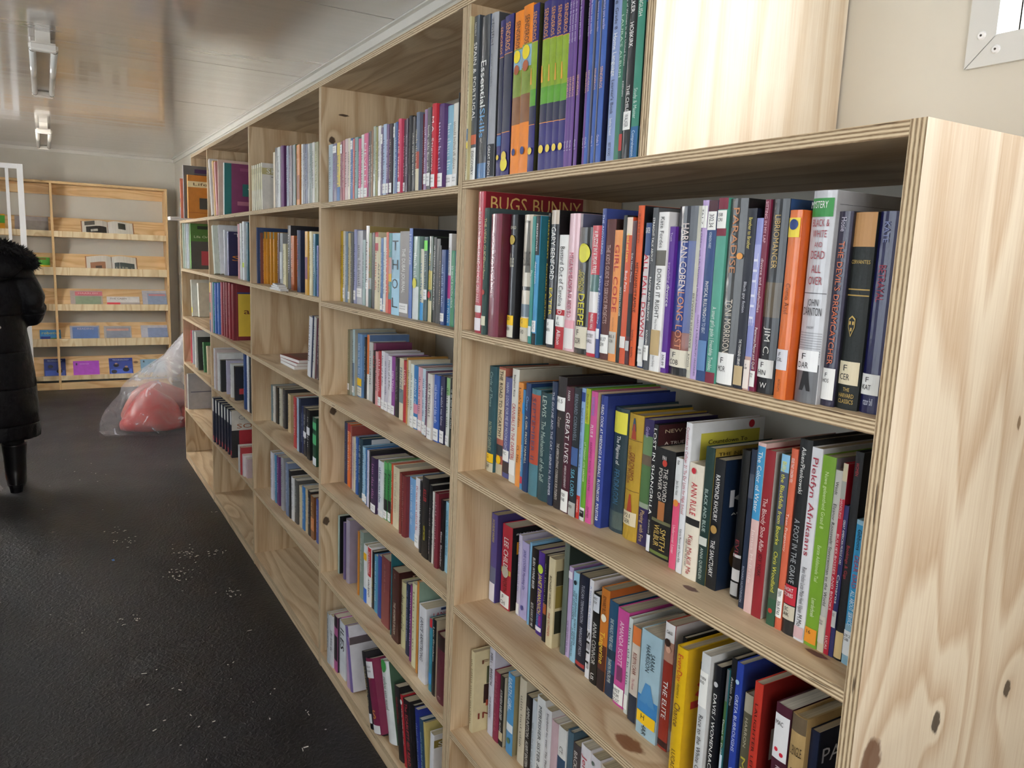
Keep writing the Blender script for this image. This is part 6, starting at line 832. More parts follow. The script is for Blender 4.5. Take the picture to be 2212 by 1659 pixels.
(1.8575,0.0140,0.1827,-0.0120,{'k':'b','B':[(0.08,0.2,'b4ac78'),(0.2,0.55,'d6cfa4')],'col':'dcd8c4','L':'cream booklet, 4th from left, top shelf, third bay'}),
(1.8249,0.0140,0.1829,-0.0120,{'k':'b','B':[(0.08,0.2,'b4ac78'),(0.2,0.55,'d6cfa4')],'col':'dcd8c4','L':'cream booklet, 5th from left, top shelf, third bay'}),
(1.7928,0.0140,0.1831,-0.0120,{'k':'b','C':'e2e0da','B':[(0.08,0.2,'b4ac78'),(0.2,0.55,'d6cfa4')],'CP':[(0,1,0.1,0.24,'b8b07c')],'CT':[('SHAK',0.15,0.95,0.11,0.22,'f2f2ee'),('The',0.3,0.8,0.28,0.37,'2a2a2a')],'CR':[(0.5,0.5,0.1,'8a3a34')],'col':'dcd8c4','L':'cream booklet, 6th from left, top shelf, third bay'}),
(1.6006,0.0279,0.2050,-0.0120,{'col':'d6c6ac','L':'cream paperback, 7th from left, top shelf, third bay'}),
(1.5710,0.0314,0.2183,-0.0120,{'col':'2a2a2c','L':'black paperback, 8th from left, top shelf, third bay'}),
(1.5379,0.0372,0.2168,-0.0120,{'T':[('~',0.15,0.75,0.45,'5a5a5a')],'col':'c9cac8','L':'thick pale grey paperback with charcoal lettering, 9th from left, top shelf, third bay'}),
(1.4990,0.0400,0.2178,-0.0120,{'k':'h','col':'5a1f5e','L':'thick purple hardback, 10th from left, top shelf, third bay'}),
(1.4116,0.0286,0.2093,-0.0120,{'T':[('~',0.15,0.75,0.45,'c9d0dc')],'col':'5a6a86','L':'slate paperback with pale grey lettering, 11th from left, top shelf, third bay'}),
(1.3815,0.0400,0.2064,-0.0120,{'T':[('~',0.15,0.75,0.45,'a890b0')],'col':'3a2440','L':'thick navy paperback with lilac lettering, 12th from left, top shelf, third bay'}),
(1.3344,0.0400,0.2048,-0.0120,{'C':'3a6a3a','col':'2f4a50','L':'thick dark teal paperback, 13th from left, top shelf, third bay'}),
(1.2831,0.0400,0.1998,-0.0120,{'T':[('~',0.15,0.75,0.45,'6a3a1a')],'B':[(0.5,0.9,'8a4a1c')],'col':'c07a34','L':'thick orange paperback with brown lettering, 14th from left, top shelf, third bay'}),
(1.2225,0.0201,0.1968,-0.0120,{'T':[('~',0.15,0.75,0.45,'3a3a3a')],'col':'dfdeda','L':'white paperback with charcoal lettering, 15th from left, top shelf, third bay'}),
(1.2010,0.0240,0.1947,-0.0120,{'T':[('~',0.15,0.75,0.45,'d0d4e0')],'col':'2a3450','L':'navy paperback with pale grey lettering, 16th from left, top shelf, third bay'}),
(1.1756,0.0257,0.1922,-0.0120,{'T':[('~',0.15,0.75,0.45,'cfd6e6')],'col':'243a66','L':'dark blue paperback with pale grey lettering, 17th from left, top shelf, third bay'}),
(1.1486,0.0222,0.1909,-0.0120,{'T':[('~',0.15,0.75,0.45,'4a4a4a')],'col':'b4b8b8','L':'pale grey paperback with charcoal lettering, 18th from left, top shelf, third bay'}),
(1.1251,0.0258,0.1900,-0.0120,{'T':[('~',0.15,0.75,0.45,'b8c8c8')],'col':'2c4a4a','L':'dark teal paperback with pale grey lettering, 19th from left, top shelf, third bay'}),
(1.0980,0.0264,0.1900,-0.0120,{'T':[('~',0.15,0.75,0.45,'5a5a55')],'col':'d4d3cd','L':'pale grey paperback with charcoal lettering, 20th from left, top shelf, third bay'}),
(1.0703,0.0400,0.1873,-0.0120,{'T':[('~',0.15,0.75,0.45,'d8d8b0')],'col':'7a7a4a','L':'thick olive paperback with cream lettering, 21st from left, top shelf, third bay'})]),
(3,1.2413,'books on the second shelf of the third bay',[
(1.9381,0.0206,0.2301,-0.0235,{'T':[('~',0.15,0.75,0.45,'8aa0c4')],'col':'22406e','L':'blue paperback with lavender lettering, 1st from left, second shelf, third bay'}),
(1.9173,0.0144,0.2095,-0.0334,{'T':[('~',0.15,0.75,0.45,'d0b0a4')],'col':'7a4034','L':'brown paperback with pale pink lettering, 2nd from left, second shelf, third bay'}),
(1.9027,0.0140,0.2135,-0.0436,{'k':'b','T':[('~',0.2,0.9,0.4,'f2e0b0')],'B':[(0,0.13,'1f5a50')],'col':'cf8f22','L':'orange booklet with cream lettering, 3rd from left, second shelf, third bay'}),
(1.8880,0.0140,0.2129,-0.0530,{'k':'b','T':[('~',0.2,0.9,0.4,'f2e0b0')],'B':[(0,0.13,'1f5a50')],'col':'cf8f22','L':'orange booklet with cream lettering, 4th from left, second shelf, third bay'}),
(1.8348,0.0140,0.2122,-0.0541,{'k':'b','T':[('~',0.2,0.9,0.4,'f2e0b0')],'B':[(0,0.13,'1f5a50')],'col':'cf8f22','L':'orange booklet with cream lettering, 5th from left, second shelf, third bay'}),
(1.7691,0.0140,0.2116,-0.0514,{'k':'b','T':[('~',0.2,0.9,0.4,'f2e0b0')],'B':[(0,0.13,'1f5a50')],'col':'cf8f22','L':'orange booklet with cream lettering, 6th from left, second shelf, third bay'}),
(1.6921,0.0260,0.2075,-0.0483,{'T':[('~',0.15,0.75,0.45,'c9b4b8')],'col':'4a2a34','L':'dark brown paperback with pale pink lettering, 7th from left, second shelf, third bay'}),
(1.6590,0.0400,0.2072,-0.0469,{'k':'h','T':[('~',0.15,0.75,0.45,'4a4a4c')],'S':[(0.35,0.85,'c4c6c6','')],'col':'9a9c9e','L':'thick grey hardback with charcoal lettering, 8th from left, second shelf, third bay'}),
(1.5904,0.0400,0.1664,-0.0432,{'T':[('~',0.15,0.75,0.45,'7a7450')],'col':'d9d2ac','L':'thick cream paperback with olive lettering, 9th from left, second shelf, third bay'}),
(1.4988,0.0400,0.2327,-0.0380,{'T':[('~',0.15,0.75,0.45,'d8d8dc')],'col':'24242a','L':'thick black paperback with pale grey lettering, 10th from left, second shelf, third bay'}),
(1.4245,0.0400,0.1954,-0.0298,{'T':[('~',0.15,0.75,0.45,'f0d8c0')],'col':'b4602c','L':'thick orange paperback with cream lettering, 11th from left, second shelf, third bay'}),
(1.3046,0.0400,0.2127,-0.0167,{'k':'h','C':'18264a','T':[('~',0.15,0.75,0.45,'c44a5c')],'col':'1c2c50','L':'thick navy hardback with crimson lettering, 12th from left, second shelf, third bay'}),
(1.1344,0.0299,0.2067,0.0015,{'B':[(0.4,0.75,'6a2a50')],'col':'c4942c','L':'yellow paperback, 13th from left, second shelf, third bay'}),
(1.1043,0.0257,0.2068,-0.0041,{'T':[('~',0.15,0.75,0.45,'6a6040')],'col':'dcd2ae','L':'cream paperback with olive lettering, 14th from left, second shelf, third bay'}),
(1.0784,0.0241,0.1989,-0.0090,{'T':[('~',0.15,0.75,0.45,'b8d4e0')],'col':'2f6a84','L':'slate paperback with pale grey lettering, 15th from left, second shelf, third bay'}),
(1.0541,0.0195,0.1623,-0.0136,{'T':[('~',0.15,0.75,0.45,'c4cce4')],'col':'3a4a8c','L':'blue paperback with pale grey lettering, 16th from left, second shelf, third bay'})]),
(3,0.9394,'books on the third shelf of the third bay',[
(1.3025,0.0343,0.2172,-0.0539,{'lean':7,'T':[('~',0.15,0.75,0.45,'4a4a50')],'col':'dfe0e4','L':'thick white paperback with charcoal lettering, 1st from left, third shelf, third bay'}),
(1.2799,0.0140,0.2223,-0.0577,{'k':'b','lean':7,'col':'24345c','L':'dark blue booklet, 2nd from left, third shelf, third bay'}),
(1.2568,0.0236,0.2205,-0.0581,{'lean':7,'T':[('~',0.15,0.75,0.45,'5a5a5a')],'col':'c9c9c4','L':'pale grey paperback with charcoal lettering, 3rd from left, third shelf, third bay'}),
(1.2468,0.0140,0.2187,-0.0625,{'k':'b','lean':8,'col':'7a3a4c','L':'maroon booklet, 4th from left, third shelf, third bay'}),
(1.2255,0.0287,0.2137,-0.0626,{'lean':8,'T':[('~',0.15,0.75,0.45,'b8b0b0')],'col':'3a2a30','L':'dark brown paperback with grey lettering, 5th from left, third shelf, third bay'})]),
(3,0.6486,'books on the fourth shelf of the third bay',[
(1.9347,0.0205,0.1576,-0.0767,{'T':[('~',0.15,0.75,0.45,'c4d0d0')],'col':'6a8086','L':'grey paperback with pale grey lettering, 1st from left, fourth shelf, third bay'}),
(1.9140,0.0317,0.1559,-0.0793,{'T':[('~',0.15,0.75,0.45,'6a6a62')],'col':'d4d2c8','L':'pale grey paperback with grey lettering, 2nd from left, fourth shelf, third bay'}),
(1.8821,0.0400,0.1589,-0.0834,{'T':[('~',0.15,0.75,0.45,'8a8a8a')],'col':'17181c','L':'thick black paperback with grey lettering, 3rd from left, fourth shelf, third bay'}),
(1.8358,0.0400,0.1595,-0.0869,{'T':[('~',0.15,0.75,0.45,'26241e')],'col':'c4bfae','L':'thick cream paperback with dark brown lettering, 4th from left, fourth shelf, third bay'}),
(1.7821,0.0400,0.1649,-0.0887,{'T':[('~',0.15,0.75,0.45,'a8a8a8')],'col':'35363c','L':'thick charcoal paperback with grey lettering, 5th from left, fourth shelf, third bay'}),
(1.6987,0.0400,0.1578,-0.0878,{'T':[('~',0.15,0.75,0.45,'6a5a34')],'col':'cbb48c','L':'thick beige paperback with olive lettering, 6th from left, fourth shelf, third bay'}),
(1.4414,0.0400,0.1935,-0.0410,{'C':'1f2740','T':[('~',0.15,0.75,0.45,'e8d0c8')],'col':'b4383a','L':'thick red paperback with pale pink lettering, 7th from left, fourth shelf, third bay'}),
(1.3789,0.0227,0.2004,-0.0366,{'T':[('~',0.15,0.75,0.45,'3a4a5a')],'col':'a9c0d0','L':'pale blue paperback with dark teal lettering, 8th from left, fourth shelf, third bay'}),
(1.3544,0.0214,0.2012,-0.0365,{'k':'h','T':[('~',0.15,0.75,0.45,'6a78a0')],'col':'1e2844','L':'navy hardback with slate lettering, 9th from left, fourth shelf, third bay'}),
(1.3327,0.0205,0.1779,-0.0417,{'T':[('~',0.15,0.75,0.45,'cfd4e4')],'col':'26305e','L':'dark blue paperback with pale grey lettering, 10th from left, fourth shelf, third bay'}),
(1.3088,0.0400,0.1794,-0.0412,{'T':[('~',0.15,0.75,0.45,'d4d4d8')],'S':[(0.5,0.62,'dcdce0','')],'col':'1c1e28','L':'thick black paperback with pale grey lettering, 11th from left, fourth shelf, third bay'}),
(1.2541,0.0400,0.1816,-0.0379,{'T':[('~',0.15,0.75,0.45,'c4c4c4')],'S':[(0.35,0.5,'dcdce0','')],'col':'16171a','L':'thick black paperback with pale grey lettering, 12th from left, fourth shelf, third bay'}),
(1.1619,0.0400,0.1717,-0.0323,{'B':[(0.1,0.25,'4fae72'),(0.35,0.55,'4fae72'),(0.82,0.98,'dfe4ea')],'col':'1e4a34','L':'thick dark green paperback, 13th from left, fourth shelf, third bay'})]),
(3,0.3464,'books on the fifth shelf of the third bay',[
(1.7817,0.0400,0.2054,-0.0352,{'T':[('~',0.15,0.75,0.45,'6a6a8a')],'col':'d9d8e2','L':'thick pale grey paperback with slate lettering, 1st from left, fifth shelf, third bay'}),
(1.7277,0.0292,0.2046,-0.0386,{'T':[('~',0.15,0.75,0.45,'d8e8f0')],'col':'4f90b4','L':'light blue paperback with white lettering, 2nd from left, fifth shelf, third bay'}),
(1.6984,0.0400,0.2058,-0.0405,{'T':[('~',0.15,0.75,0.45,'d4c0dc')],'col':'6a3a78','L':'thick purple paperback with pale pink lettering, 3rd from left, fifth shelf, third bay'}),
(1.6300,0.0400,0.2186,-0.0397,{'T':[('~',0.15,0.75,0.45,'5a5c62')],'col':'a4a6ac','L':'thick grey paperback with slate lettering, 4th from left, fifth shelf, third bay'}),
(1.5528,0.0377,0.2148,-0.0386,{'T':[('~',0.15,0.75,0.45,'d4dae6')],'col':'7a8aa8','L':'thick lavender paperback with pale grey lettering, 5th from left, fifth shelf, third bay'}),
(1.5150,0.0292,0.1925,-0.0410,{'T':[('~',0.15,0.75,0.45,'b4b4b0')],'col':'28282a','L':'black paperback with grey lettering, 6th from left, fifth shelf, third bay'}),
(1.4856,0.0362,0.1730,-0.0432,{'T':[('~',0.15,0.75,0.45,'6a6a6a')],'col':'e2e2e2','L':'thick white paperback with grey lettering, 7th from left, fifth shelf, third bay'}),
(1.4491,0.0400,0.1726,-0.0460,{'T':[('~',0.15,0.75,0.45,'c4c4c0')],'col':'5a5a58','L':'thick charcoal paperback with pale grey lettering, 8th from left, fifth shelf, third bay'}),
(1.3968,0.0315,0.1608,-0.0498,{'T':[('~',0.15,0.75,0.45,'7a7050')],'col':'d4c8a8','L':'cream paperback with olive lettering, 9th from left, fifth shelf, third bay'}),
(1.3651,0.0376,0.1685,-0.0520,{'T':[('~',0.15,0.75,0.45,'d4e6f2')],'col':'2f78b8','L':'thick blue paperback with white lettering, 10th from left, fifth shelf, third bay'}),
(1.3273,0.0308,0.1702,-0.0532,{'T':[('~',0.15,0.75,0.45,'6a5a3a')],'col':'cbb894','L':'beige paperback with brown lettering, 11th from left, fifth shelf, third bay'}),
(1.2964,0.0343,0.1702,-0.0536,{'T':[('~',0.15,0.75,0.45,'b8b8bc')],'col':'26262a','L':'thick black paperback with pale grey lettering, 12th from left, fifth shelf, third bay'}),
(1.2619,0.0400,0.1617,-0.0540,{'T':[('~',0.15,0.75,0.45,'e8c890')],'B':[(0.5,0.8,'d88a5a')],'col':'8a5a34','L':'thick brown paperback with beige lettering, 13th from left, fifth shelf, third bay'}),
(1.2061,0.0300,0.1648,-0.0578,{'T':[('~',0.15,0.75,0.45,'c8cee8')],'col':'4a5aa0','L':'blue paperback with pale grey lettering, 14th from left, fifth shelf, third bay'})]),
(4,1.5367,'books on the top shelf of the fourth bay',[
(2.8378,0.0340,0.2888,-0.0020,{'lean':-13,'T':[('~',0.15,0.75,0.45,'4a4a4a')],'col':'dcdad6','L':'white paperback with charcoal lettering, 1st from left, top shelf, fourth bay'}),
(2.8132,0.0340,0.2753,-0.0120,{'lean':-10,'T':[('~',0.15,0.75,0.45,'7a3a5a')],'col':'d8b06a','L':'tan paperback with mauve lettering, 2nd from left, top shelf, fourth bay'}),
(2.7596,0.0340,0.2666,-0.0120,{'lean':-10,'col':'c88a8a','L':'salmon paperback, 3rd from left, top shelf, fourth bay'}),
(2.7000,0.0140,0.2703,-0.0120,{'k':'b','col':'d0b4a4','L':'cream booklet, 4th from left, top shelf, fourth bay'}),
(2.5810,0.0310,0.2438,-0.0120,{'k':'t','dep':0.24,'lean':4,'C':'7a3260','CP':[(0,0.14,0,1,'1a7070'),(0.35,1,0.38,0.62,'1c6a66'),(0.3,0.75,0.08,0.14,'8a4a70'),(0.25,0.7,0.72,0.8,'a86a80')],'CT':[('Wri',0.45,0.95,0.46,0.55,'f2f2ee')],'col':'c9ccc8','L':'large purple and teal textbook showing its front cover, 5th from left, top shelf, fourth bay'})]),
(4,1.2413,'books on the second shelf of the fourth bay',[
(2.8427,0.0340,0.2516,-0.0101,{'lean':-13,'T':[('~',0.15,0.75,0.45,'5a7a5a')],'col':'cfd6c8','L':'cream paperback with olive lettering, 1st from left, second shelf, fourth bay'}),
(2.8144,0.0340,0.2547,-0.0358,{'lean':-14,'T':[('~',0.15,0.75,0.45,'6a6a6a')],'col':'dfe0e2','L':'white paperback with grey lettering, 2nd from left, second shelf, fourth bay'}),
(2.7962,0.0239,0.2292,-0.0514,{'T':[('~',0.15,0.75,0.45,'3a4a7a')],'col':'d0d4dc','L':'pale grey paperback with blue lettering, 3rd from left, second shelf, fourth bay'}),
(2.7721,0.0340,0.2227,-0.0618,{'k':'h','dep':0.2,'C':'22204e','CT':[('Three',0.15,0.95,0.04,0.12,'f2f2ee'),('Stu',0.1,0.8,0.54,0.66,'d8862c')],'CR':[(0.5,0.33,0.16,'d0602a')],'col':'2a2a5e','L':'dark blue textbook with orange cover lettering, 4th from left, second shelf, fourth bay'}),
(2.3837,0.0340,0.2520,-0.0376,{'T':[('~',0.15,0.75,0.45,'6a3a44')],'col':'c48a90','L':'pale pink paperback with maroon lettering, 5th from left, second shelf, fourth bay'}),
(2.3198,0.0340,0.2540,-0.0338,{'T':[('~',0.15,0.75,0.45,'5a6a7a')],'col':'dfe2e0','L':'white paperback with slate lettering, 6th from left, second shelf, fourth bay'}),
(2.2419,0.0340,0.2604,-0.0292,{'T':[('~',0.15,0.75,0.45,'3a5a78')],'S':[(0.7,0.78,'c8e04a','')],'col':'e4eaee','L':'white paperback with slate lettering, 7th from left, second shelf, fourth bay'}),
(2.1317,0.0340,0.2542,-0.0227,{'T':[('~',0.15,0.75,0.45,'c4dce0')],'col':'2f6474','L':'teal paperback with pale grey lettering, 8th from left, second shelf, fourth bay'})]),
(4,0.9394,'books on the third shelf of the fourth bay',[
(2.9085,0.0264,0.2595,0.0040,{'B':[(0.2,0.4,'a83a44'),(0.4,0.6,'3a6a4a'),(0.6,0.75,'d0703a'),(0.75,1,'3a4a8a')],'col':'e0bc4a','L':'yellow paperback, 1st from left, third shelf, fourth bay'}),
(2.8819,0.0281,0.2599,0.0033,{'T':[('~',0.15,0.75,0.45,'7a4a4a')],'col':'d8b4b0','L':'pale pink paperback with brown lettering, 2nd from left, third shelf, fourth bay'}),
(2.8536,0.0253,0.2632,-0.0016,{'col':'3a8a8e','L':'teal paperback, 3rd from left, third shelf, fourth bay'}),
(2.8281,0.0340,0.2600,-0.0065,{'T':[('~',0.15,0.75,0.45,'d0dcf0')],'col':'2a5aa8','L':'blue paperback with pale grey lettering, 4th from left, third shelf, fourth bay'}),
(2.7820,0.0340,0.2632,-0.0125,{'T':[('~',0.15,0.75,0.45,'d0dcf0')],'col':'3a6ab4','L':'blue paperback with pale grey lettering, 5th from left, third shelf, fourth bay'}),
(2.7340,0.0340,0.2701,-0.0200,{'T':[('~',0.15,0.75,0.45,'dcb4b8')],'col':'9a3c48','L':'crimson paperback with pale pink lettering, 6th from left, third shelf, fourth bay'}),
(2.6754,0.0340,0.2720,-0.0222,{'T':[('~',0.15,0.75,0.45,'c88a90')],'col':'7a2430','L':'maroon paperback with pale pink lettering, 7th from left, third shelf, fourth bay'}),
(2.6244,0.0340,0.2731,-0.0235,{'T':[('~',0.15,0.75,0.45,'d8a4a8')],'col':'8a2c38','L':'crimson paperback with pale pink lettering, 8th from left, third shelf, fourth bay'}),
(2.5607,0.0340,0.2739,-0.0250,{'T':[('~',0.15,0.75,0.45,'d8a4a8')],'col':'8c2430','L':'crimson paperback with pale pink lettering, 9th from left, third shelf, fourth bay'}),
(2.4987,0.0340,0.2718,-0.0265,{'k':'h','dep':0.21,'C':'741824','CP':[(0.08,0.1,0,1,'8a2a34'),(0.1,1,0.14,0.17,'2a3a78'),(0.12,1,0.17,0.93,'d8b83c')],'CT':[('Great',0.4,1,0.23,0.36,'5a1418'),('and L',0.25,1,0.42,0.53,'5a1418'),('Wo',0.4,0.8,0.57,0.7,'5a1418')],'col':'7a1a26','L':'large maroon and yellow textbook showing its front cover, 10th from left, third shelf, fourth bay'})]),
(4,0.6486,'books on the fourth shelf of the fourth bay',[
(2.8252,0.0340,0.2133,0.0040,{'T':[('~',0.15,0.75,0.45,'6a6a7a')],'col':'dcdce2','L':'white paperback with slate lettering, 1st from left, fourth shelf, fourth bay'}),
(2.7887,0.0273,0.2117,0.0040,{'T':[('~',0.15,0.75,0.45,'6a5a5a')],'col':'c4b4b0','L':'pale grey paperback with charcoal lettering, 2nd from left, fourth shelf, fourth bay'}),
(2.7612,0.0332,0.1963,-0.0028,{'T':[('~',0.15,0.75,0.45,'5a5a5a')],'col':'dfe0de','L':'white paperback with charcoal lettering, 3rd from left, fourth shelf, fourth bay'}),
(2.7278,0.0340,0.1641,-0.0100,{'T':[('~',0.15,0.75,0.45,'c4c4c8')],'col':'1c1e22','L':'black paperback with pale grey lettering, 4th from left, fourth shelf, fourth bay'}),
(2.6525,0.0340,0.1727,-0.0250,{'T':[('~',0.15,0.75,0.45,'5a5a7a')],'col':'b8b4cc','L':'lavender paperback with slate lettering, 5th from left, fourth shelf, fourth bay'}),
(2.5544,0.0340,0.1677,-0.0266,{'T':[('~',0.15,0.75,0.45,'4a5a5a')],'col':'d9dcda','L':'white paperback with dark teal lettering, 6th from left, fourth shelf, fourth bay'}),
(2.4693,0.0340,0.1669,-0.0278,{'dep':0.17,'C':'1f2430','CP':[(0.1,1,0.65,0.82,'b83a40')],'CT':[('LA',0.5,0.95,0.13,0.22,'b8c4d0'),('W',0.5,0.95,0.26,0.36,'b8c4d0')],'col':'24262a','L':'black paperback with red band on front cover, 7th from left, fourth shelf, fourth bay'}),
(2.2324,0.0340,0.2572,-0.0240,{'T':[('~',0.15,0.75,0.45,'b4c4e0')],'col':'2c4a86','L':'blue paperback with pale blue lettering, 8th from left, fourth shelf, fourth bay'}),
(2.1764,0.0340,0.2601,-0.0269,{'T':[('~',0.15,0.75,0.45,'5a5a6a')],'col':'dcdfe2','L':'white paperback with slate lettering, 9th from left, fourth shelf, fourth bay'}),
(2.1393,0.0340,0.2566,-0.0289,{'T':[('~',0.15,0.75,0.45,'b4b8bc')],'col':'2a3038','L':'charcoal paperback with pale grey lettering, 10th from left, fourth shelf, fourth bay'})]),
(4,0.3464,'books on the fifth shelf of the fourth bay',[
(2.8926,0.0340,0.2435,0.0033,{'dep':0.18,'B':[(0.02,0.3,'dcdcd8'),(0.85,0.95,'a83a48')],'col':'1b2036','L':'white-topped navy paperback, 1st from left, fifth shelf, fourth bay'}),
(2.8360,0.0340,0.2416,-0.0016,{'dep':0.18,'B':[(0.02,0.3,'dcdcd8'),(0.85,0.95,'a83a48')],'col':'1b2036','L':'white-topped navy paperback, 2nd from left, fifth shelf, fourth bay'}),
(2.7805,0.0340,0.2398,-0.0064,{'dep':0.18,'B':[(0.02,0.3,'dcdcd8'),(0.85,0.95,'a83a48')],'col':'1b2036','L':'white-topped navy paperback, 3rd from left, fifth shelf, fourth bay'}),
(2.7262,0.0340,0.2380,-0.0111,{'dep':0.18,'B':[(0.02,0.3,'dcdcd8'),(0.85,0.95,'a83a48')],'col':'1b2036','L':'white-topped navy paperback, 4th from left, fifth shelf, fourth bay'}),
(2.6731,0.0340,0.2363,-0.0157,{'dep':0.18,'B':[(0.02,0.3,'dcdcd8'),(0.85,0.95,'a83a48')],'col':'1b2036','L':'white-topped navy paperback, 5th from left, fifth shelf, fourth bay'}),
(2.6033,0.0340,0.2381,-0.0168,{'dep':0.18,'B':[(0.02,0.3,'dcdcd8'),(0.85,0.95,'a83a48')],'col':'1b2036','L':'white-topped navy paperback, 6th from left, fifth shelf, fourth bay'}),
(2.5323,0.0340,0.2405,-0.0173,{'dep':0.18,'C':'d9d4ca','B':[(0.02,0.3,'dcdcd8'),(0.85,0.95,'a83a48')],'CP':[(0,1,0.42,1,'2a2a2e'),(0.2,1,0.42,0.8,'b02c38')],'CT':[('SOUP',0.15,1,0.28,0.38,'a8623a'),('CHICKEN',0.2,1,0.1,0.2,'8a8a8a')],'col':'1b2036','L':'white-topped navy paperback showing SOUP cover, 7th from left, fifth shelf, fourth bay'}),
(2.2406,0.0340,0.1300,0.0040,{'col':'c8cac8','L':'pale grey paperback, 8th from left, fifth shelf, fourth bay'}),
(2.1978,0.0236,0.1300,0.0040,{'T':[('~',0.15,0.75,0.45,'e8e0e0')],'col':'b03a40','L':'red paperback with white lettering, 9th from left, fifth shelf, fourth bay'}),
(2.1740,0.0329,0.1000,-0.0011,{'col':'d8d4d4','L':'pale grey paperback, 10th from left, fifth shelf, fourth bay'}),
(2.1409,0.0340,0.0900,-0.0091,{'col':'c8b4b8','L':'pale pink paperback, 11th from left, fifth shelf, fourth bay'})]),
(5,1.5367,'books on the top shelf of the farthest bay',[
(3.4050,0.0140,0.2189,0.0656,{'k':'b','B':[(0.5,0.6,'2a3a5a'),(0.6,0.72,'d8b44a'),(0.72,1,'d6d0e6')],'col':'d87a5a','L':'salmon booklet, 1st from left, top shelf, farthest bay'}),
(3.3800,0.0120,0.2915,0.0521,{'k':'b','dep':0.24,'C':'6e6a66','T':[('~',0.15,0.75,0.45,'6a6a7a')],'CP':[(0.25,1,0.06,0.14,'4a2a5a'),(0.25,1,0.16,0.26,'3a2248')],'CT':[('TODAY',0.28,0.98,0.18,0.25,'f2f2ee')],'col':'e2e2ea','L':'white booklet with slate lettering, 2nd from left, top shelf, farthest bay'}),
(3.3500,0.0300,0.2373,0.0366,{'k':'t','dep':0.2,'C':'c47a1c','CP':[(0,1,0.14,0.28,'ecdcae'),(0.3,0.55,0.52,0.78,'3a3a34'),(0.65,0.95,0.38,0.5,'b84a2c'),(0,1,0.86,0.87,'8a3a1c')],'CT':[('Life Lea',0.15,1,0.17,0.24,'6a4a1a')],'col':'d89a34','L':'orange textbook with cream band on front cover, 3rd from left, top shelf, farthest bay'})]),
(5,1.2413,'books on the second shelf of the farthest bay',[
(3.8812,0.0086,0.2931,-0.0081,{'k':'b','T':[('~',0.15,0.75,0.45,'5a8a6a')],'col':'cfe0d4','L':'slim white booklet with pale green lettering, 1st from left, second shelf, farthest bay'}),
(3.8724,0.0091,0.2927,-0.0184,{'k':'b','T':[('~',0.15,0.75,0.45,'6a8a7a')],'col':'dfe6e2','L':'slim white booklet with grey lettering, 2nd from left, second shelf, farthest bay'}),
(3.8631,0.0140,0.2940,-0.0286,{'k':'b','T':[('~',0.15,0.75,0.45,'6a6a8a')],'col':'d6dcea','L':'pale grey booklet with slate lettering, 3rd from left, second shelf, farthest bay'}),
(3.8466,0.0140,0.2949,-0.0356,{'k':'b','col':'e0e2e4','L':'white booklet, 4th from left, second shelf, farthest bay'}),
(3.8165,0.0340,0.2946,-0.0406,{'k':'t','dep':0.2,'C':'4a7a2c','CP':[(0.2,1,0.1,0.17,'24301c'),(0,1,0.42,1,'4a4a46'),(0.3,0.95,0.62,0.92,'a83a48')],'CT':[('Life Orientation',0.1,1,0.3,0.35,'dcecc0')],'CR':[(0.7,0.55,0.13,'2e1a14')],'col':'4a7a2e','L':'green textbook with seated figure on its front cover, 5th from left, second shelf, farthest bay'})]),
(5,0.9394,'books on the third shelf of the farthest bay',[
(3.8485,0.0340,0.2309,-0.0467,{'lean':-10,'T':[('~',0.15,0.75,0.45,'4a5a4a')],'B':[(0.75,0.9,'d8c84a')],'col':'d9dcd4','L':'white paperback with dark green lettering, 1st from left, third shelf, farthest bay'}),
(3.8343,0.0140,0.2224,-0.0754,{'k':'b','lean':-13,'T':[('~',0.15,0.75,0.45,'8a3a44')],'col':'d4c4c4','L':'pale grey booklet with maroon lettering, 2nd from left, third shelf, farthest bay'}),
(3.8099,0.0340,0.2124,-0.0780,{'k':'h','dep':0.16,'lean':-8,'C':'cfc9b8','col':'dfdccf','L':'leaning cream hardback showing plain cover, 3rd from left, third shelf, farthest bay'})]),
(5,0.6486,'books on the fourth shelf of the farthest bay',[
(3.8229,0.0140,0.2072,-0.0328,{'k':'b','col':'c4485a','L':'crimson booklet, 1st from left, fourth shelf, farthest bay'}),
(3.7485,0.0140,0.2135,-0.0301,{'k':'b','T':[('~',0.15,0.75,0.45,'6a7a9a')],'col':'d4d8e0','L':'pale grey booklet with slate lettering, 2nd from left, fourth shelf, farthest bay'}),
(3.6228,0.0340,0.2190,-0.0256,{'T':[('~',0.15,0.75,0.45,'4a6a7a')],'col':'dfe0da','L':'white paperback with slate lettering, 3rd from left, fourth shelf, farthest bay'}),
(3.4942,0.0340,0.1972,-0.0210,{'lean':-5,'T':[('~',0.15,0.75,0.45,'c4c4b8')],'col':'2a2c26','L':'dark brown paperback with pale grey lettering, 4th from left, fourth shelf, farthest bay'}),
(3.3827,0.0340,0.1773,-0.0352,{'lean':-8,'T':[('~',0.15,0.75,0.45,'c4dcc4')],'col':'2f6a3a','L':'green paperback with pale green lettering, 5th from left, fourth shelf, farthest bay'}),
(3.3242,0.0340,0.1629,-0.0444,{'lean':-5,'T':[('~',0.15,0.75,0.45,'7a6a4a')],'col':'cfc0a4','L':'cream paperback with olive lettering, 6th from left, fourth shelf, farthest bay'})]),
(5,0.3464,'books on the fifth shelf of the farthest bay',[
(3.8750,0.0140,0.2167,-0.0010,{'k':'b','col':'c0a49a','L':'pale pink booklet, 1st from left, fifth shelf, farthest bay'}),
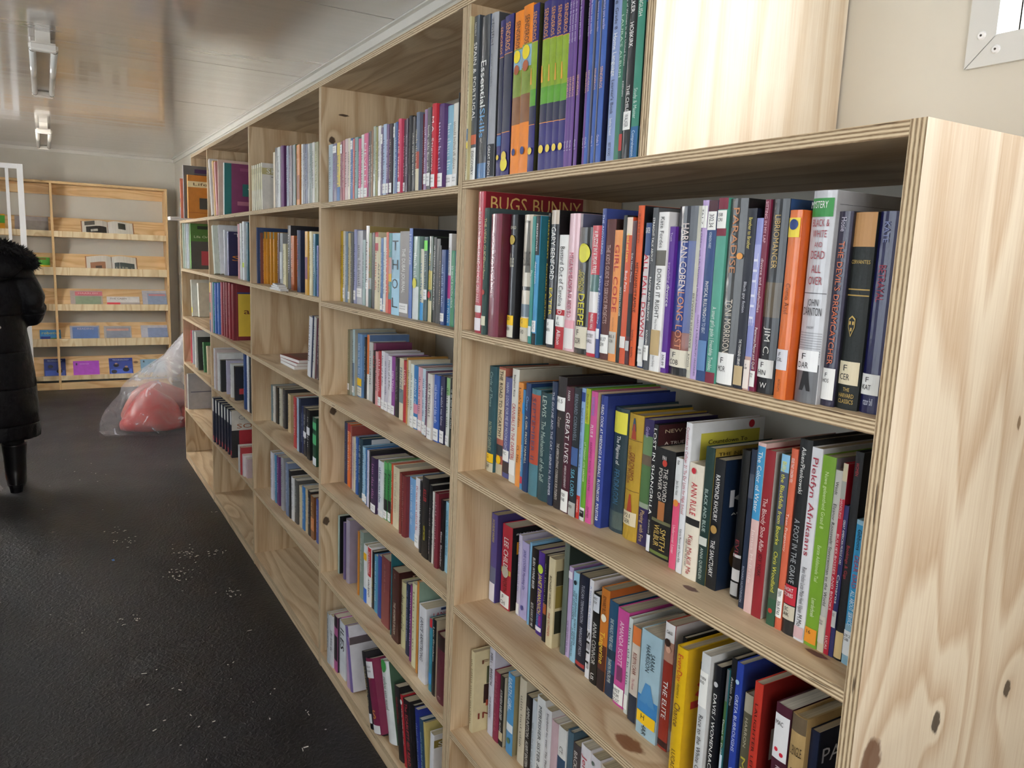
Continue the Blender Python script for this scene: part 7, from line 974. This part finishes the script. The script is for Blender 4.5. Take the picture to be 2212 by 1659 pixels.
(3.8532,0.0340,0.2292,-0.0065,{'k':'h','dep':0.17,'g':1,'C':'b4b2b4','CP':[(0.1,1,0.5,0.53,'6a6a7a')],'col':'dcdcd6','L':'white plastic-wrapped volume showing grey cover, 2nd from left, fifth shelf, farthest bay'})])]

for (bay_, z_, grp_, recs) in BOOKS:
    for (X_, t_, h_, y_, o_) in recs:
        o_['grp'] = grp_; make_book(bay_, X_, t_, h_, y_, z_, o_)

# ------------------------------------------------------------------ lying booklets
def flat_book(name, label, loc, rz, w, d, t, c, cc, group, cat='booklet'):
    o = empty(name, loc, (0, 0, rz))
    MB().box(0, w, 0, d, 0, .0007).box(0, w, 0, d, t-.0007, t).box(0, .0007, 0, d, .0007, t-.0007).build('cover', M['cover'], o, color=cc)
    MB().box(.0008, w-.001, .001, d-.001, .0008, t-.0008).build('page_block', M['pages'], o, color='f0eeea')
    MB().add([(w*.1, d*.1, t+.0004), (w*.9, d*.1, t+.0004), (w*.9, d*.45, t+.0004), (w*.1, d*.45, t+.0004)], [(0, 1, 2, 3)]).build('cover_panel', M['print'], o, color=c)
    tag(o, label, cat, group); return o
zz = Z3[2]
for i in range(3):
    flat_book('booklet', '%s red-covered magazine of the flat stack on third shelf, third bay' % ('lowest', 'middle', 'topmost')[i], (1.66-.006*i, -.05+.003*i, zz+.0003+.0125*i), R(180+3*i), .20, .275, .012, '7a5a50', ['c9c9cc', '9a3a3c', '8a3034'][i], 'flat magazines on the third shelf of the third bay')
zz = Z3[1]
for i in range(3):
    flat_book('booklet', '%s pale booklet of the flat pile under books, second shelf, third bay' % ('lowest', 'middle', 'topmost')[i], (1.47-.004*i, .035-.004*i, zz+.0003+.0075*i), R(180-4*i), .15, .03, .007, 'b8bcc4', ['d4d6da', 'dfe0e2', 'c9ccd2'][i], 'flat booklets on the second shelf of the third bay')
for i in range(2):
    flat_book('booklet', '%s white booklet jutting from the far end of the top shelf' % ('lower', 'upper')[i], (3.99+.01*i, .06, Z3[0]+.0003+.011*i), R(180), .12, .22, .010, 'c4c8d8', 'e6e6ee', 'white booklets jutting from the far shelf end')
# ------------------------------------------------------------------ ceiling lamps
M['lamp'] = plain('lamp_white_enamel', 'ece6dc', .35, 0, .02); M['tube'] = plain('fluorescent_tube_glass', 'f2efe8', .12, 0, .01)
M['reflector'] = plain('lamp_reflector_grey', 'a8a39c', .25, .6, .15, 20)
for (x0, x1), lab in (((2.34, 3.58), 'twin tube batten lamp on the ceiling, nearer the viewpoint'), ((5.23, 6.43), 'twin tube batten lamp on the ceiling, farther towards the end wall')):
    yc = .706; o = empty('ceiling_lamp', (x0, yc, ZC)); tag(o, lab, 'lamp', 'ceiling lamps'); n = x1-x0
    MB().box(.03, n-.03, -.026, .026, -.05, 0).build('housing', M['lamp'], o)
    MB().add([(.03, -.026, -.0504), (n-.03, -.026, -.0504), (n-.03, .026, -.0504), (.03, .026, -.0504)], [(3, 2, 1, 0)]).build('reflector', M['reflector'], o)
    for e in (0, n-.045):
        bm = bmesh.new(); bmesh.ops.create_cube(bm, size=1); bmesh.ops.scale(bm, vec=(.045, .104, .034), verts=bm.verts); bmesh.ops.bevel(bm, geom=bm.edges, offset=.009, segments=3, affect='EDGES')
        bmesh.ops.translate(bm, vec=(e+.0225, 0, -.062), verts=bm.verts); me = bpy.data.meshes.new('end_cap'); bm.to_mesh(me); bm.free(); link('end_cap', me, o, M['lamp'])
    for s in (-1, 1):
        MB().tube([(.04, s*.0385, -.064), (n-.04, s*.0385, -.064)], .0128, 14).build('tube', M['tube'], o, smooth=True)
        for e0, e1 in ((.043, .060), (n-.060, n-.043)): MB().tube([(e0, s*.0385, -.064), (e1, s*.0385, -.064)], .0134, 14).build('tube_cap', M['reflector'], o, smooth=True)
# ------------------------------------------------------------------ sloped display shelf at the end wall
XD0 = 6.88; ds = empty('display_shelf', (XD0, 0, 0)); tag(ds, 'pine magazine display shelf with sloping boards against the end wall', 'display shelf')
PM = ('pine', 'pine_edge'); ya, yb, yc_ = -.298, .66, 1.62
LIP = [(1.413, 1.466), (1.067, 1.138), (.741, .801), (.406, .479), (.088, .132)]; REAR = [1.60, 1.272, .948, .628, .305]
for y in (ya, yb, yc_): board('side_panel' if y != yb else 'divider', ds, 0, .215, y, y+.02, 0, 1.886, 'y', 'z', PM)
board('top_board', ds, 0, .215, ya, yc_+.02, 1.8863, 1.908, 'z', 'y', PM)
for y0_, y1_ in ((ya+.0202, yb-.0002), (yb+.0202, yc_-.0002)):
    board('back_rail', ds, .197, .215, y0_, y1_, 1.795, 1.886, 'x', 'y', PM)
    board('kick_board', ds, .004, .022, y0_, y1_, 0, .066, 'x', 'y', PM)
    for (lb, lt), rz in zip(LIP, REAR):
        board('shelf_lip', ds, 0, .016, y0_, y1_, lb, lt, 'x', 'z', ('pine_lip', 'pine_edge'))
        ln = math.hypot(.125, rz-lb-.012); o = board('sloped_shelf', ds, 0, .012, y0_, y1_, 0, ln, 'x', 'y', PM)
        o.location = (.0175, 0, lb+.002); o.rotation_euler = (0, math.atan2(.125, rz-lb-.012), 0)
def on_slope(si, y, name, lab, cat, grp, lift=0):
    lb = LIP[si][0]; rz = REAR[si]; a = math.atan2(.125, rz-lb-.012)
    ey = Vector((math.sin(a), 0, math.cos(a))); ex = Vector((0, -1, 0)); ez = ex.cross(ey)
    m4 = Matrix((ex, ey, ez)).transposed(); o = empty(name); o.rotation_euler = m4.to_euler()
    o.location = Vector((XD0+.0175, y, lb+.002)) + ey*.016 + ez*(.0008+lift); tag(o, lab, cat, grp); return o
def show_book(si, px0, px1, H, base, panels, texts, lab, wrap=True, dots=()):
    y0_ = .68-(px0-105)*.003835; w = (px1-px0)*.003835; o = on_slope(si, y0_, 'booklet', lab, 'booklet', 'booklets on the sloped display shelf')
    MB().box(0, w, 0, H, 0, .001).box(0, w, 0, H, .005, .006).box(0, .001, 0, H, .001, .005).build('cover', M['wrap' if wrap else 'cover'], o, color=base)
    MB().box(.0012, w-.001, .001, H-.001, .0011, .0049).build('page_block', M['pages'], o, color='efece4')
    for j, (x0, x1, a, b_, c) in enumerate(panels):
        zt = .0064+.0002*j; MB().add([(x0*w, a*H, zt), (x1*w, a*H, zt), (x1*w, b_*H, zt), (x0*w, b_*H, zt)], [(0, 1, 2, 3)]).build('cover_panel', M['wrap' if wrap else 'print'], o, color=c)
    for (cx, cy, r_, c) in dots:
        MB().add([(cx*w+r_*w*math.cos(k*.5236), cy*H+r_*w*.8*math.sin(k*.5236), .0078) for k in range(12)], [tuple(range(12))]).build('cover_motif', M['print'], o, color=c)
    for (s, x0, x1, a, b_, c) in texts:
        v, f = text_geo(s); W_ = v[:, 0].max(); MB().add([(x0*w+p_[0]*(x1-x0)*w/W_, a*H+(p_[1]+.02)*(b_-a)*H/.74, .0082) for p_ in v], f).build('cover_lettering', M['print'], o, color=c)
def open_book(si, px0, px1, H, lab, pics):
    y0_ = .68-(px0-105)*.003835; w = (px1-px0)*.003835; o = on_slope(si, y0_, 'open_book', lab, 'open book', 'open books on the sloped display shelf')
    MB().box(0, w, 0, H, 0, .003).build('cover', M['cloth'], o, color='8a5a34')
    for s in (0, 1):
        vs, fs = [], []; n = 10
        for i in range(n+1):
            q = i/n; x = w*(.02+.475*q) if s == 0 else w*(.98-.475*q); zt = .006+.026*math.sin(math.pi*(q**1.6))*.9+.004*q
            for yy in (H*.03, H*.97): vs += [(x, yy, .0032), (x, yy, zt)]
        for i in range(n):
            a = 4*i; fs += [(a+1, a+5, a+7, a+3), (a, a+4, a+5, a+1), (a+2, a+3, a+7, a+6)]
        fs += [(0, 1, 3, 2), (4*n, 4*n+2, 4*n+3, 4*n+1)]
        me = mesh('pages', vs, fs); pg = link('pages', me, o, M['pages'], 'f0ece2')
        for (q0, q1, a, b_, c) in pics[s]:
            v2, f2 = [], []
            for i in range(7):
                q = q0+(q1-q0)*i/6; x = w*(.02+.475*q) if s == 0 else w*(.98-.475*q); zt = .0068+.026*math.sin(math.pi*(q**1.6))*.9+.004*q
                v2 += [(x, a*H, zt), (x, b_*H, zt)]
            for i in range(6): f2.append((2*i, 2*i+2, 2*i+3, 2*i+1))
            link('picture', mesh('picture', v2, f2), pg, M['print'], c)
open_book(0, 168, 284, .17, 'open picture book with black and white drawings, highest display shelf', [[(.1, .5, .68, .95, '55544e'), (.15, .95, .1, .6, '2a2826'), (.3, .6, .25, .4, 'c9c5ba')], [(.3, .6, .45, .85, '34382e')]])
open_book(1, 174, 289, .19, 'open picture book with brown and grey photographs, second display shelf', [[(.15, .75, .08, .62, '8a6248'), (.3, .6, .2, .4, '3a2c24')], [(.08, .9, .12, .6, '3c4444'), (.1, .85, .25, .36, '8c8a7c')]])
G_ = 'on the sloped display'
show_book(2, 138, 208, .19, 'b9aaa6', [(.15, 1, .72, .95, 'c2707c'), (.15, .95, .08, .68, '8a9a80')], [('HAARLEM', .25, .85, .8, .9, 'e8c8cc')], 'pink and green plastic-covered booklet, third display shelf, next to divider')
show_book(2, 217, 291, .13, 'e9e7e6', [(0, .5, 0, .5, 'c23040'), (.4, 1, .05, .5, 'b4aaa8')], [('THE CABIN', .1, .6, .75, .88, '4a4a50')], 'white and red booklet in the middle of the third display shelf', False)
show_book(2, 298, 358, .20, 'c2c4d0', [(.2, 1, .1, .85, '8fa0bc'), (.25, .9, .7, .8, 'c88a90')], [], 'pale blue plastic-covered booklet, third display shelf, next to right end')
show_book(3, 134, 198, .19, 'aaaec0', [(.08, .95, .08, .92, '5a74a8'), (.1, .9, .08, .3, 'a88a8c')], [('READING', .25, .8, .78, .88, 'd8c8c8')], 'blue plastic-covered booklet, fourth display shelf, next to divider')
show_book(3, 208, 270, .185, 'b8b4b4', [(.08, .95, .08, .9, '8c94a4'), (.1, .9, .72, .85, 'c49a8c')], [], 'grey-blue plastic-covered booklet in the middle of the fourth display shelf')
show_book(3, 292, 356, .19, 'c6c8d4', [(.25, 1, .08, .85, '8c9cc0'), (.3, .95, .1, .3, 'b49a9a')], [], 'pale lilac plastic-covered booklet, fourth display shelf, next to right end')
show_book(4, 137, 194, .17, 'a94ac0', [(.1, .16, .74, .88, '2a1c3a')], [('science', .25, .6, .78, .87, 'd8b0e0')], 'bright purple booklet on the lowest display shelf', False)
show_book(4, 216, 270, .19, '2a3c86', [(0, 1, .82, .96, '1c2a6a'), (.05, .95, .1, .4, '3f5ab4')], [('TECHNOLOGY', .15, .85, .86, .93, 'cfd6ee')], 'navy booklet with two figures, lowest display shelf, right of purple booklet', False, [(.3, .6, .12, '1a1a22'), (.3, .68, .06, 'c49a84'), (.7, .35, .14, '16161c'), (.72, .5, .07, 'b88a74'), (.2, .25, .12, '1a1a22')])
show_book(4, 288, 350, .17, '8fb4d0', [(.1, .16, .8, .92, '1c2c3a'), (.3, .85, .45, .56, '2c4a44'), (.35, .5, .55, .66, '2c4a44')], [], 'light blue booklet with dark lizard shape, lowest display shelf', False)
show_book(0, -10, 13, .2, 'e0a030', [(0, 1, .5, .92, '4a9a3a')], [], 'green and orange booklet behind the white gate, highest display shelf', False)
show_book(0, 32, 100, .19, 'a9a3a4', [(.2, 1, .1, .75, '9a948e')], [], 'grey plastic-covered booklet, highest display shelf, left of divider')
show_book(1, 62, 99, .16, 'e8b23a', [(0, 1, .5, 1, '4f9a3a'), (.3, .8, .85, .95, '8a5a2a')], [('ART', .2, .6, .65, .78, '8ac070')], 'green and yellow booklet, second display shelf, left of divider', False)
show_book(3, 70, 114, .15, '3a8ac8', [(.05, .95, .1, .45, '6a9a5a'), (.05, .5, .3, .55, '2a3a8a')], [('robotics', .1, .95, .7, .88, 'e8dc5a')], 'blue and green booklet with yellow title, fourth display shelf', False)
show_book(4, 75, 121, .20, '2a3c86', [(0, 1, .82, .96, '1c2a6a'), (.05, .95, .1, .4, '3f5ab4')], [('TECHNOLOGY', .15, .85, .86, .93, 'cfd6ee')], 'navy booklet with two figures, lowest display shelf, left of divider', False, [(.3, .6, .12, '1a1a22'), (.7, .35, .14, '16161c'), (.72, .5, .07, 'b88a74')])
# ------------------------------------------------------------------ white security gate, swung open
g = empty('security_gate', (6.60, .868, 0)); tag(g, 'white steel security gate swung open in front of the display shelf', 'gate')
gw = YL-.868-.02
MB().box(-.015, .015, 0, .045, .02, 2.01).build('stile', M['white_metal'], g); MB().box(-.015, .015, gw-.045, gw, .02, 2.01).build('stile', M['white_metal'], g)
MB().box(-.014, .014, .0455, gw-.0455, 1.968, 2.009).build('top_rail', M['white_metal'], g); MB().box(-.014, .014, .0455, gw-.0455, .03, .07).build('bottom_rail', M['white_metal'], g)
nb_ = 8
for i in range(nb_):
    y = .118+(gw-.19)*i/(nb_-1)-.012
    if y+.025 < gw-.05: MB().box(-.009, .009, y, y+.024, .0702, 1.9678).build('bar', M['white_metal'], g)
for zz in (.3, 1.7): MB().tube([(0, gw+.008, zz-.05), (0, gw+.008, zz+.05)], .0115, 10).build('hinge', M['white_metal'], g)
MB().box(-.012, .012, .005, .03, 0, .02).build('foot', M['white_metal'], g)
# ------------------------------------------------------------------ plastic bag with cushions
m, nt, p = new_mat('translucent_plastic_bag'); tc = node(nt, 'ShaderNodeTexCoord'); n1 = node(nt, 'ShaderNodeTexNoise', i_Scale=6.0, i_Detail=3.0, i_Distortion=2.2); L(nt, tc.outputs['Object'], n1.inputs['Vector'])
p.inputs['Base Color'].default_value = (.84, .84, .90, 1); p.inputs['Roughness'].default_value = .14; p.inputs['Specular IOR Level'].default_value = .8
ar = ramp(nt, [(.42, (.07,)*3), (.60, (.14,)*3), (.74, (.55,)*3)]); L(nt, n1.outputs['Fac'], ar.inputs[0])
sz = node(nt, 'ShaderNodeSeparateXYZ'); L(nt, tc.outputs['Object'], sz.inputs[0]); gz = ramp(nt, [(.22, (0, 0, 0)), (.55, (.34,)*3)]); L(nt, sz.outputs[2], gz.inputs[0])
L(nt, math_n(nt, 'ADD', ar.outputs[0], gz.outputs[0]), p.inputs['Alpha'])
b = node(nt, 'ShaderNodeBump', i_Strength=.9, i_Distance=.03); L(nt, n1.outputs['Fac'], b.inputs['Height']); L(nt, b.outputs[0], p.inputs['Normal']); M['bag'] = m
rb = random.Random(3)
def blob(rings, n, wob, seed, close=True):
    # rings: (z, cx, cy, rx, ry); returns verts, faces of a lofted closed shape with soft folds
    rr_ = random.Random(seed); ph = [(rr_.uniform(0, 6.28), rr_.randint(2, 9), rr_.uniform(.3, 1)) for _ in range(6)]
    vs, fs = [], []
    for j, (z_, cx, cy, rx, ry) in enumerate(rings):
        for i in range(n):
            a = 2*math.pi*i/n; w = 1+wob*sum(k*math.sin(f_*a+p_+j*.7*k) for p_, f_, k in ph)/2.5
            vs.append((cx+rx*w*math.cos(a), cy+ry*w*math.sin(a), z_))
    for j in range(len(rings)-1):
        for i in range(n): fs.append((j*n+i, j*n+(i+1) % n, (j+1)*n+(i+1) % n, (j+1)*n+i))
    fs.append(tuple(reversed(range(n)))); fs.append(tuple((len(rings)-1)*n+i for i in range(n)))
    return vs, fs
def resample(keys, m_):
    out = []; z0, z1 = keys[0][0], keys[-1][0]
    for i in range(m_):
        zq = z0+(z1-z0)*i/(m_-1); out.append((zq,)+tuple(float(np.interp(zq, [k[0] for k in keys], [k[c] for k in keys])) for c in range(1, 5)))
    return out
bo = empty('plastic_bag', (4.98, 0, 0)); tag(bo, 'clear plastic sack of cushions on the floor beyond the bookcase', 'bag')
keys = [(.004, -.02, .045, .33, .40), (.05, -.02, .035, .34, .40), (.16, 0, .01, .31, .37), (.32, .02, -.03, .26, .315), (.44, .03, -.09, .20, .235), (.55, .03, -.16, .15, .15), (.68, .02, -.215, .10, .095), (.80, 0, -.25, .055, .05), (.86, 0, -.26, .03, .028), (.93, 0, -.26, .07, .075)]
v, f = blob(resample(keys, 40), 72, .055, 4); me = mesh('sack', v, f[:-1], True); s_ = link('sack', me, bo, M['bag'])
MB().tube([(0, -.26, .852), (0, -.26, .868)], .034, 16).build('tie', M['white_metal'], bo)
sk = MB(); pts = [(-.20-.02*i, .34+.035*math.sin(i*1.3), .004) for i in range(4)]
sk.add([(-.26, .28, .012), (-.12, .36, .014), (-.05, .46, .004), (-.22, .43, .003), (-.30, .34, .004)], [(0, 1, 2, 3, 4)]).build('loose_corner', M['bag'], bo)
M['red'] = plain('red_cushion_vinyl', '7c1208', .4, 0, .12, 5, .3); M['pink'] = plain('pink_cushion_vinyl', '8c4a42', .45, 0, .15, 5, .3)
v, f = blob(resample([(.012, -.10, .09, .14, .22), (.06, -.10, .09, .15, .235), (.14, -.10, .09, .13, .19), (.22, -.09, .09, .11, .14), (.28, -.08, .105, .07, .075), (.315, -.08, .11, .02, .02)], 18), 40, .05, 9)
o = link('cushion', mesh('cushion', v, f, True), None, M['red']); o.location = (4.98, 0, 0); tag(o, 'deep red peaked cushion inside the plastic sack', 'cushion', 'cushions in the sack')
v, f = blob(resample([(.012, .17, -.02, .07, .30), (.08, .17, -.02, .085, .31), (.18, .12, 0, .10, .26), (.26, .11, .03, .08, .18), (.31, .10, .05, .05, .10), (.335, .1, .06, .02, .03)], 18), 40, .05, 12)
o = link('cushion', mesh('cushion', v, f, True), None, M['pink']); o.location = (4.98, 0, 0); tag(o, 'paler pink cushion behind the red one in the sack', 'cushion', 'cushions in the sack')
v, f = blob(resample([(.012, -.08, -.24, .10, .11), (.07, -.08, -.24, .12, .12), (.15, -.08, -.24, .09, .09), (.19, -.08, -.24, .03, .03)], 12), 30, .05, 15)
o = link('cushion', mesh('cushion', v, f, True), None, M['red']); o.location = (4.98, .045, 0); tag(o, 'small low red cushion at the right of the sack', 'cushion', 'cushions in the sack')
# ------------------------------------------------------------------ standing person in a long black coat
pe = empty('person', (3.55, 1.035, 0)); tag(pe, 'person in a long black quilted coat with fur hood, seen from behind', 'person')
M['coat'] = None
m, nt, p = new_mat('black_quilted_nylon'); tc = node(nt, 'ShaderNodeTexCoord'); sx = node(nt, 'ShaderNodeSeparateXYZ'); L(nt, tc.outputs['Object'], sx.inputs[0])
p.inputs['Base Color'].default_value = srgb('0a0a0e'); p.inputs['Roughness'].default_value = .62; p.inputs['Specular IOR Level'].default_value = .3
q_ = math_n(nt, 'ABSOLUTE', math_n(nt, 'SINE', math_n(nt, 'MULTIPLY', sx.outputs[2], 16.0))); n1 = node(nt, 'ShaderNodeTexNoise', i_Scale=14.0, i_Detail=4.0); L(nt, tc.outputs['Object'], n1.inputs['Vector'])
b = node(nt, 'ShaderNodeBump', i_Strength=.9, i_Distance=.02); L(nt, math_n(nt, 'ADD', math_n(nt, 'POWER', q_, .25), math_n(nt, 'MULTIPLY', n1.outputs['Fac'], .8)), b.inputs['Height']); L(nt, b.outputs[0], p.inputs['Normal']); M['coat'] = m
M['skin'] = plain('skin', '8a5c44', .5, 0, .06); M['trousers'] = plain('black_trousers', '0e0e12', .8); M['boot'] = plain('black_leather_boot', '121114', .35, 0, .1); M['hair'] = plain('black_hair', '0c0a0a', .5); M['fur'] = plain('black_fur', '0d0c0e', .7)
def loft(mb, keys, n=20, m_=24):
    v, f = blob(resample(keys, m_), n, 0, 1); mb.add(v, f)
def remesh(o, vox, it=6):
    md = o.modifiers.new('join', 'REMESH'); md.mode = 'VOXEL'; md.voxel_size = vox; md.use_smooth_shade = True
    ms = o.modifiers.new('soften', 'SMOOTH'); ms.factor = .5; ms.iterations = it
# body (local: +x is the way the person faces, away from the viewpoint)
mb = MB()
for s in (-1, 1):
    mb.tube([(0, s*.095, .06), (0, s*.095, .28), (.015, s*.09, .45), (0, s*.085, .62), (-.005, s*.08, .82)], [.045, .052, .058, .072, .085], 14)
loft(mb, [(.76, 0, 0, .10, .15), (.92, 0, 0, .095, .14), (1.1, 0, 0, .10, .155), (1.24, 0, 0, .08, .15), (1.29, 0, 0, .05, .07)])
mb.tube([(-.005, 0, 1.25), (.01, 0, 1.40)], [.055, .05], 14)
loft(mb, [(1.375, .03, 0, .03, .03), (1.40, .035, 0, .07, .055), (1.45, .02, 0, .09, .07), (1.51, .012, 0, .098, .076), (1.56, .006, 0, .092, .072), (1.60, 0, 0, .06, .05), (1.612, 0, 0, .02, .02)])
mb.tube([(.112, 0, 1.50), (.128, 0, 1.475), (.105, 0, 1.462)], [.010, .014, .012], 8)
for s in (-1, 1):
    mb.tube([(.01, s*.078, 1.47), (.0, s*.084, 1.50), (.005, s*.078, 1.52)], [.010, .014, .009], 8)
    mb.tube([(0, s*.15, 1.22), (-.02, s*.22, 1.03)], [.05, .042], 12); mb.tube([(-.02, s*.22, 1.03), (.20, s*.12, .965)], [.042, .03], 12)
    mb.tube([(.20, s*.12, .965), (.255, s*.085, .965), (.28, s*.075, .968)], [.03, .037, .030], 12)
    for k in range(4):
        yy = s*(.095-.018*k); ln = (.048, .056, .052, .040)[k]
        mb.tube([(.275, yy, .966+.006*k), (.275+ln*.5, yy-s*.006, .962+.006*k), (.275+ln*.75, yy-s*.022, .952+.006*k)], [.0092, .0085, .0075], 8)
    mb.tube([(.235, s*.06, .985), (.265, s*.045, .995), (.285, s*.042, .992)], [.011, .0095, .008], 8)
body = mb.build('body', M['skin'], pe); remesh(body, .007, 3)
hb = MB(); loft(hb, [(1.36, -.045, 0, .05, .06), (1.42, -.03, 0, .085, .085), (1.50, -.02, 0, .10, .092), (1.58, -.008, 0, .098, .085), (1.625, -.003, 0, .05, .045)]); h_ = hb.build('hair', M['hair'], pe); remesh(h_, .012, 4)
tb = MB()
for s in (-1, 1): tb.tube([(0, s*.095, .22), (0, s*.095, .28), (.015, s*.09, .45), (0, s*.085, .62), (-.005, s*.08, .86)], [.052, .056, .066, .084, .10], 14)
loft(tb, [(.78, 0, 0, .12, .17), (.95, 0, 0, .11, .16)]); t_ = tb.build('trousers', M['trousers'], pe); remesh(t_, .012, 3)
for s in (-1, 1):
    bb = MB(); loft(bb, [(.03, .045, s*.10, .125, .047), (.055, .045, s*.10, .12, .05), (.085, .02, s*.10, .09, .05), (.12, 0, s*.10, .062, .052), (.20, -.005, s*.10, .06, .055), (.27, -.005, s*.10, .066, .062)]); bt = bb.build('boot', M['boot'], pe, smooth=True)
    hl = MB(); loft(hl, [(0, .105, s*.10, .062, .040), (.03, .10, s*.10, .066, .044)], 20, 3); hl.build('sole', M['boot'], bt); he = MB(); loft(he, [(0, -.045, s*.10, .030, .030), (.045, -.042, s*.10, .036, .036)], 16, 3); he.build('heel', M['boot'], bt)
cb = MB(); loft(cb, [(.31, -.005, 0, .185, .235), (.45, -.005, 0, .185, .232), (.65, 0, 0, .175, .222), (.85, 0, 0, .16, .20), (.95, 0, 0, .15, .185), (1.08, 0, 0, .155, .205), (1.18, 0, 0, .14, .20), (1.24, 0, 0, .11, .165), (1.29, .0, 0, .08, .09), (1.32, 0, 0, .07, .07)], 28, 40)
for s in (-1, 1):
    cb.tube([(0, s*.125, 1.225), (-.01, s*.165, 1.195), (-.02, s*.20, 1.12), (-.03, s*.235, 1.045), (-.02, s*.258, 1.03)], [.064, .074, .072, .066, .045], 16)
    cb.tube([(-.03, s*.235, 1.035), (.02, s*.215, .975), (.185, s*.13, .955)], [.062, .064, .05], 16)
coat = cb.build('coat', M['coat'], pe); remesh(coat, .010, 5)
hd = MB(); loft(hd, [(1.14, -.12, 0, .03, .06), (1.18, -.13, 0, .06, .15), (1.24, -.11, 0, .085, .205), (1.30, -.08, 0, .08, .19), (1.345, -.05, 0, .06, .13)], 24, 20); hood = hd.build('hood', M['coat'], pe); remesh(hood, .014, 6)
fb = MB(); rf = random.Random(8); arc = []
for i in range(31):
    a = math.pi*(-.5+i/30.0); arc.append(Vector((-.055-.085*math.cos(a), .235*math.sin(a), 1.245+.115*math.cos(a)**1.2)))
fb.tube(arc, [.030]*31, 12)
for k in range(2600):
    i = rf.random()*29.9; a0 = arc[int(i)].lerp(arc[int(i)+1], i % 1); d = (arc[int(i)+1]-arc[int(i)]).normalized(); an = rf.uniform(0, 6.283)
    u = d.cross(Vector((0, 0, 1))).normalized(); w_ = d.cross(u); nrm = (u*math.cos(an)+w_*math.sin(an)).normalized(); ln = rf.uniform(.012, .03); base_ = a0+nrm*.027; tip = base_+nrm*ln+d*rf.uniform(-.01, .01)+Vector((0, 0, -.004))
    sd = d*.0028; fb.add([base_-sd, base_+sd, base_+nrm.cross(d)*.0028, tip], [(0, 1, 3), (1, 2, 3), (2, 0, 3)])
fo = fb.build('fur_trim', M['fur'], pe); fo['kind'] = 'stuff'
MB().tube([(-.158, -.075, .925), (-.165, -.075, .925)], .007, 10).build('snap_button', M['reflector'], pe)
# ------------------------------------------------------------------ paper crumbs on the floor
rs = random.Random(2); sc = MB()
for (cx, cy, n, sp) in [(2.612, 0.507, 9, 0.03), (2.454, 0.469, 14, 0.035), (2.212, 0.262, 18, 0.04), (2.149, 0.217, 16, 0.035), (2.165, 0.128, 10, 0.025), (1.975, 0.329, 18, 0.04), (1.934, 0.292, 12, 0.03), (1.68, 0.155, 16, 0.03), (1.6, 0.531, 12, 0.03), (1.315, 0.156, 1, 0.0), (1.107, 0.266, 2, 0.01), (1.024, 0.446, 2, 0.01), (0.861, 0.188, 2, 0.02), (0.713, 0.109, 3, 0.01), (0.531, 0.174, 2, 0.01), (2.736, 0.038, 2, 0.01), (1.162, 0.524, 1, 0.0), (1.572, 0.685, 2, 0.02), (1.046, 0.399, 4, 0.15), (0.696, 0.336, 5, 0.15), (0.804, 0.548, 4, 0.2), (3.613, 0.6, 6, 0.3)]:
    for k in range(n):
        x = cx+rs.gauss(0, sp); y = cy+rs.gauss(0, sp*.8); a = rs.uniform(0, 3.14); l_ = rs.uniform(.001, .006 if n > 3 else .009); w_ = rs.uniform(.0008, .002)
        c_, s_ = math.cos(a), math.sin(a); zq = .0012
        q = [(x+c_*u*l_-s_*v_*w_, y+s_*u*l_+c_*v_*w_) for u, v_ in ((-1, -1), (1, -1), (.8, 1), (-.9, .8))]
        if max(p_[1] for p_ in q) > -.004 and min(p_[1] for p_ in q) < .012: continue
        sc.add([(p_[0], p_[1], .0002) for p_ in q]+[(p_[0], p_[1], zq) for p_ in q], [(4, 5, 6, 7), (0, 1, 5, 4), (1, 2, 6, 5), (2, 3, 7, 6), (3, 0, 4, 7)])
o = sc.build('paper_crumbs', M['trim']); tag(o, 'white paper crumbs and flakes scattered on the black floor', 'crumbs', None, 'stuff')
o = MB().add([(-.008, -.005, .0003), (.009, -.004, .0003), (.007, .006, .0003), (-.007, .004, .0003), (-.008, -.005, .002), (.009, -.004, .003), (.007, .006, .002), (-.007, .004, .0015)], [(4, 5, 6, 7), (0, 1, 5, 4), (1, 2, 6, 5), (2, 3, 7, 6), (3, 0, 4, 7)]).build('paper_scrap', plain('blue_paper', '3f78c0', .6)); o.location = (2.235, 0.542, 0); tag(o, 'tiny blue scrap lying on the black floor', 'scrap')
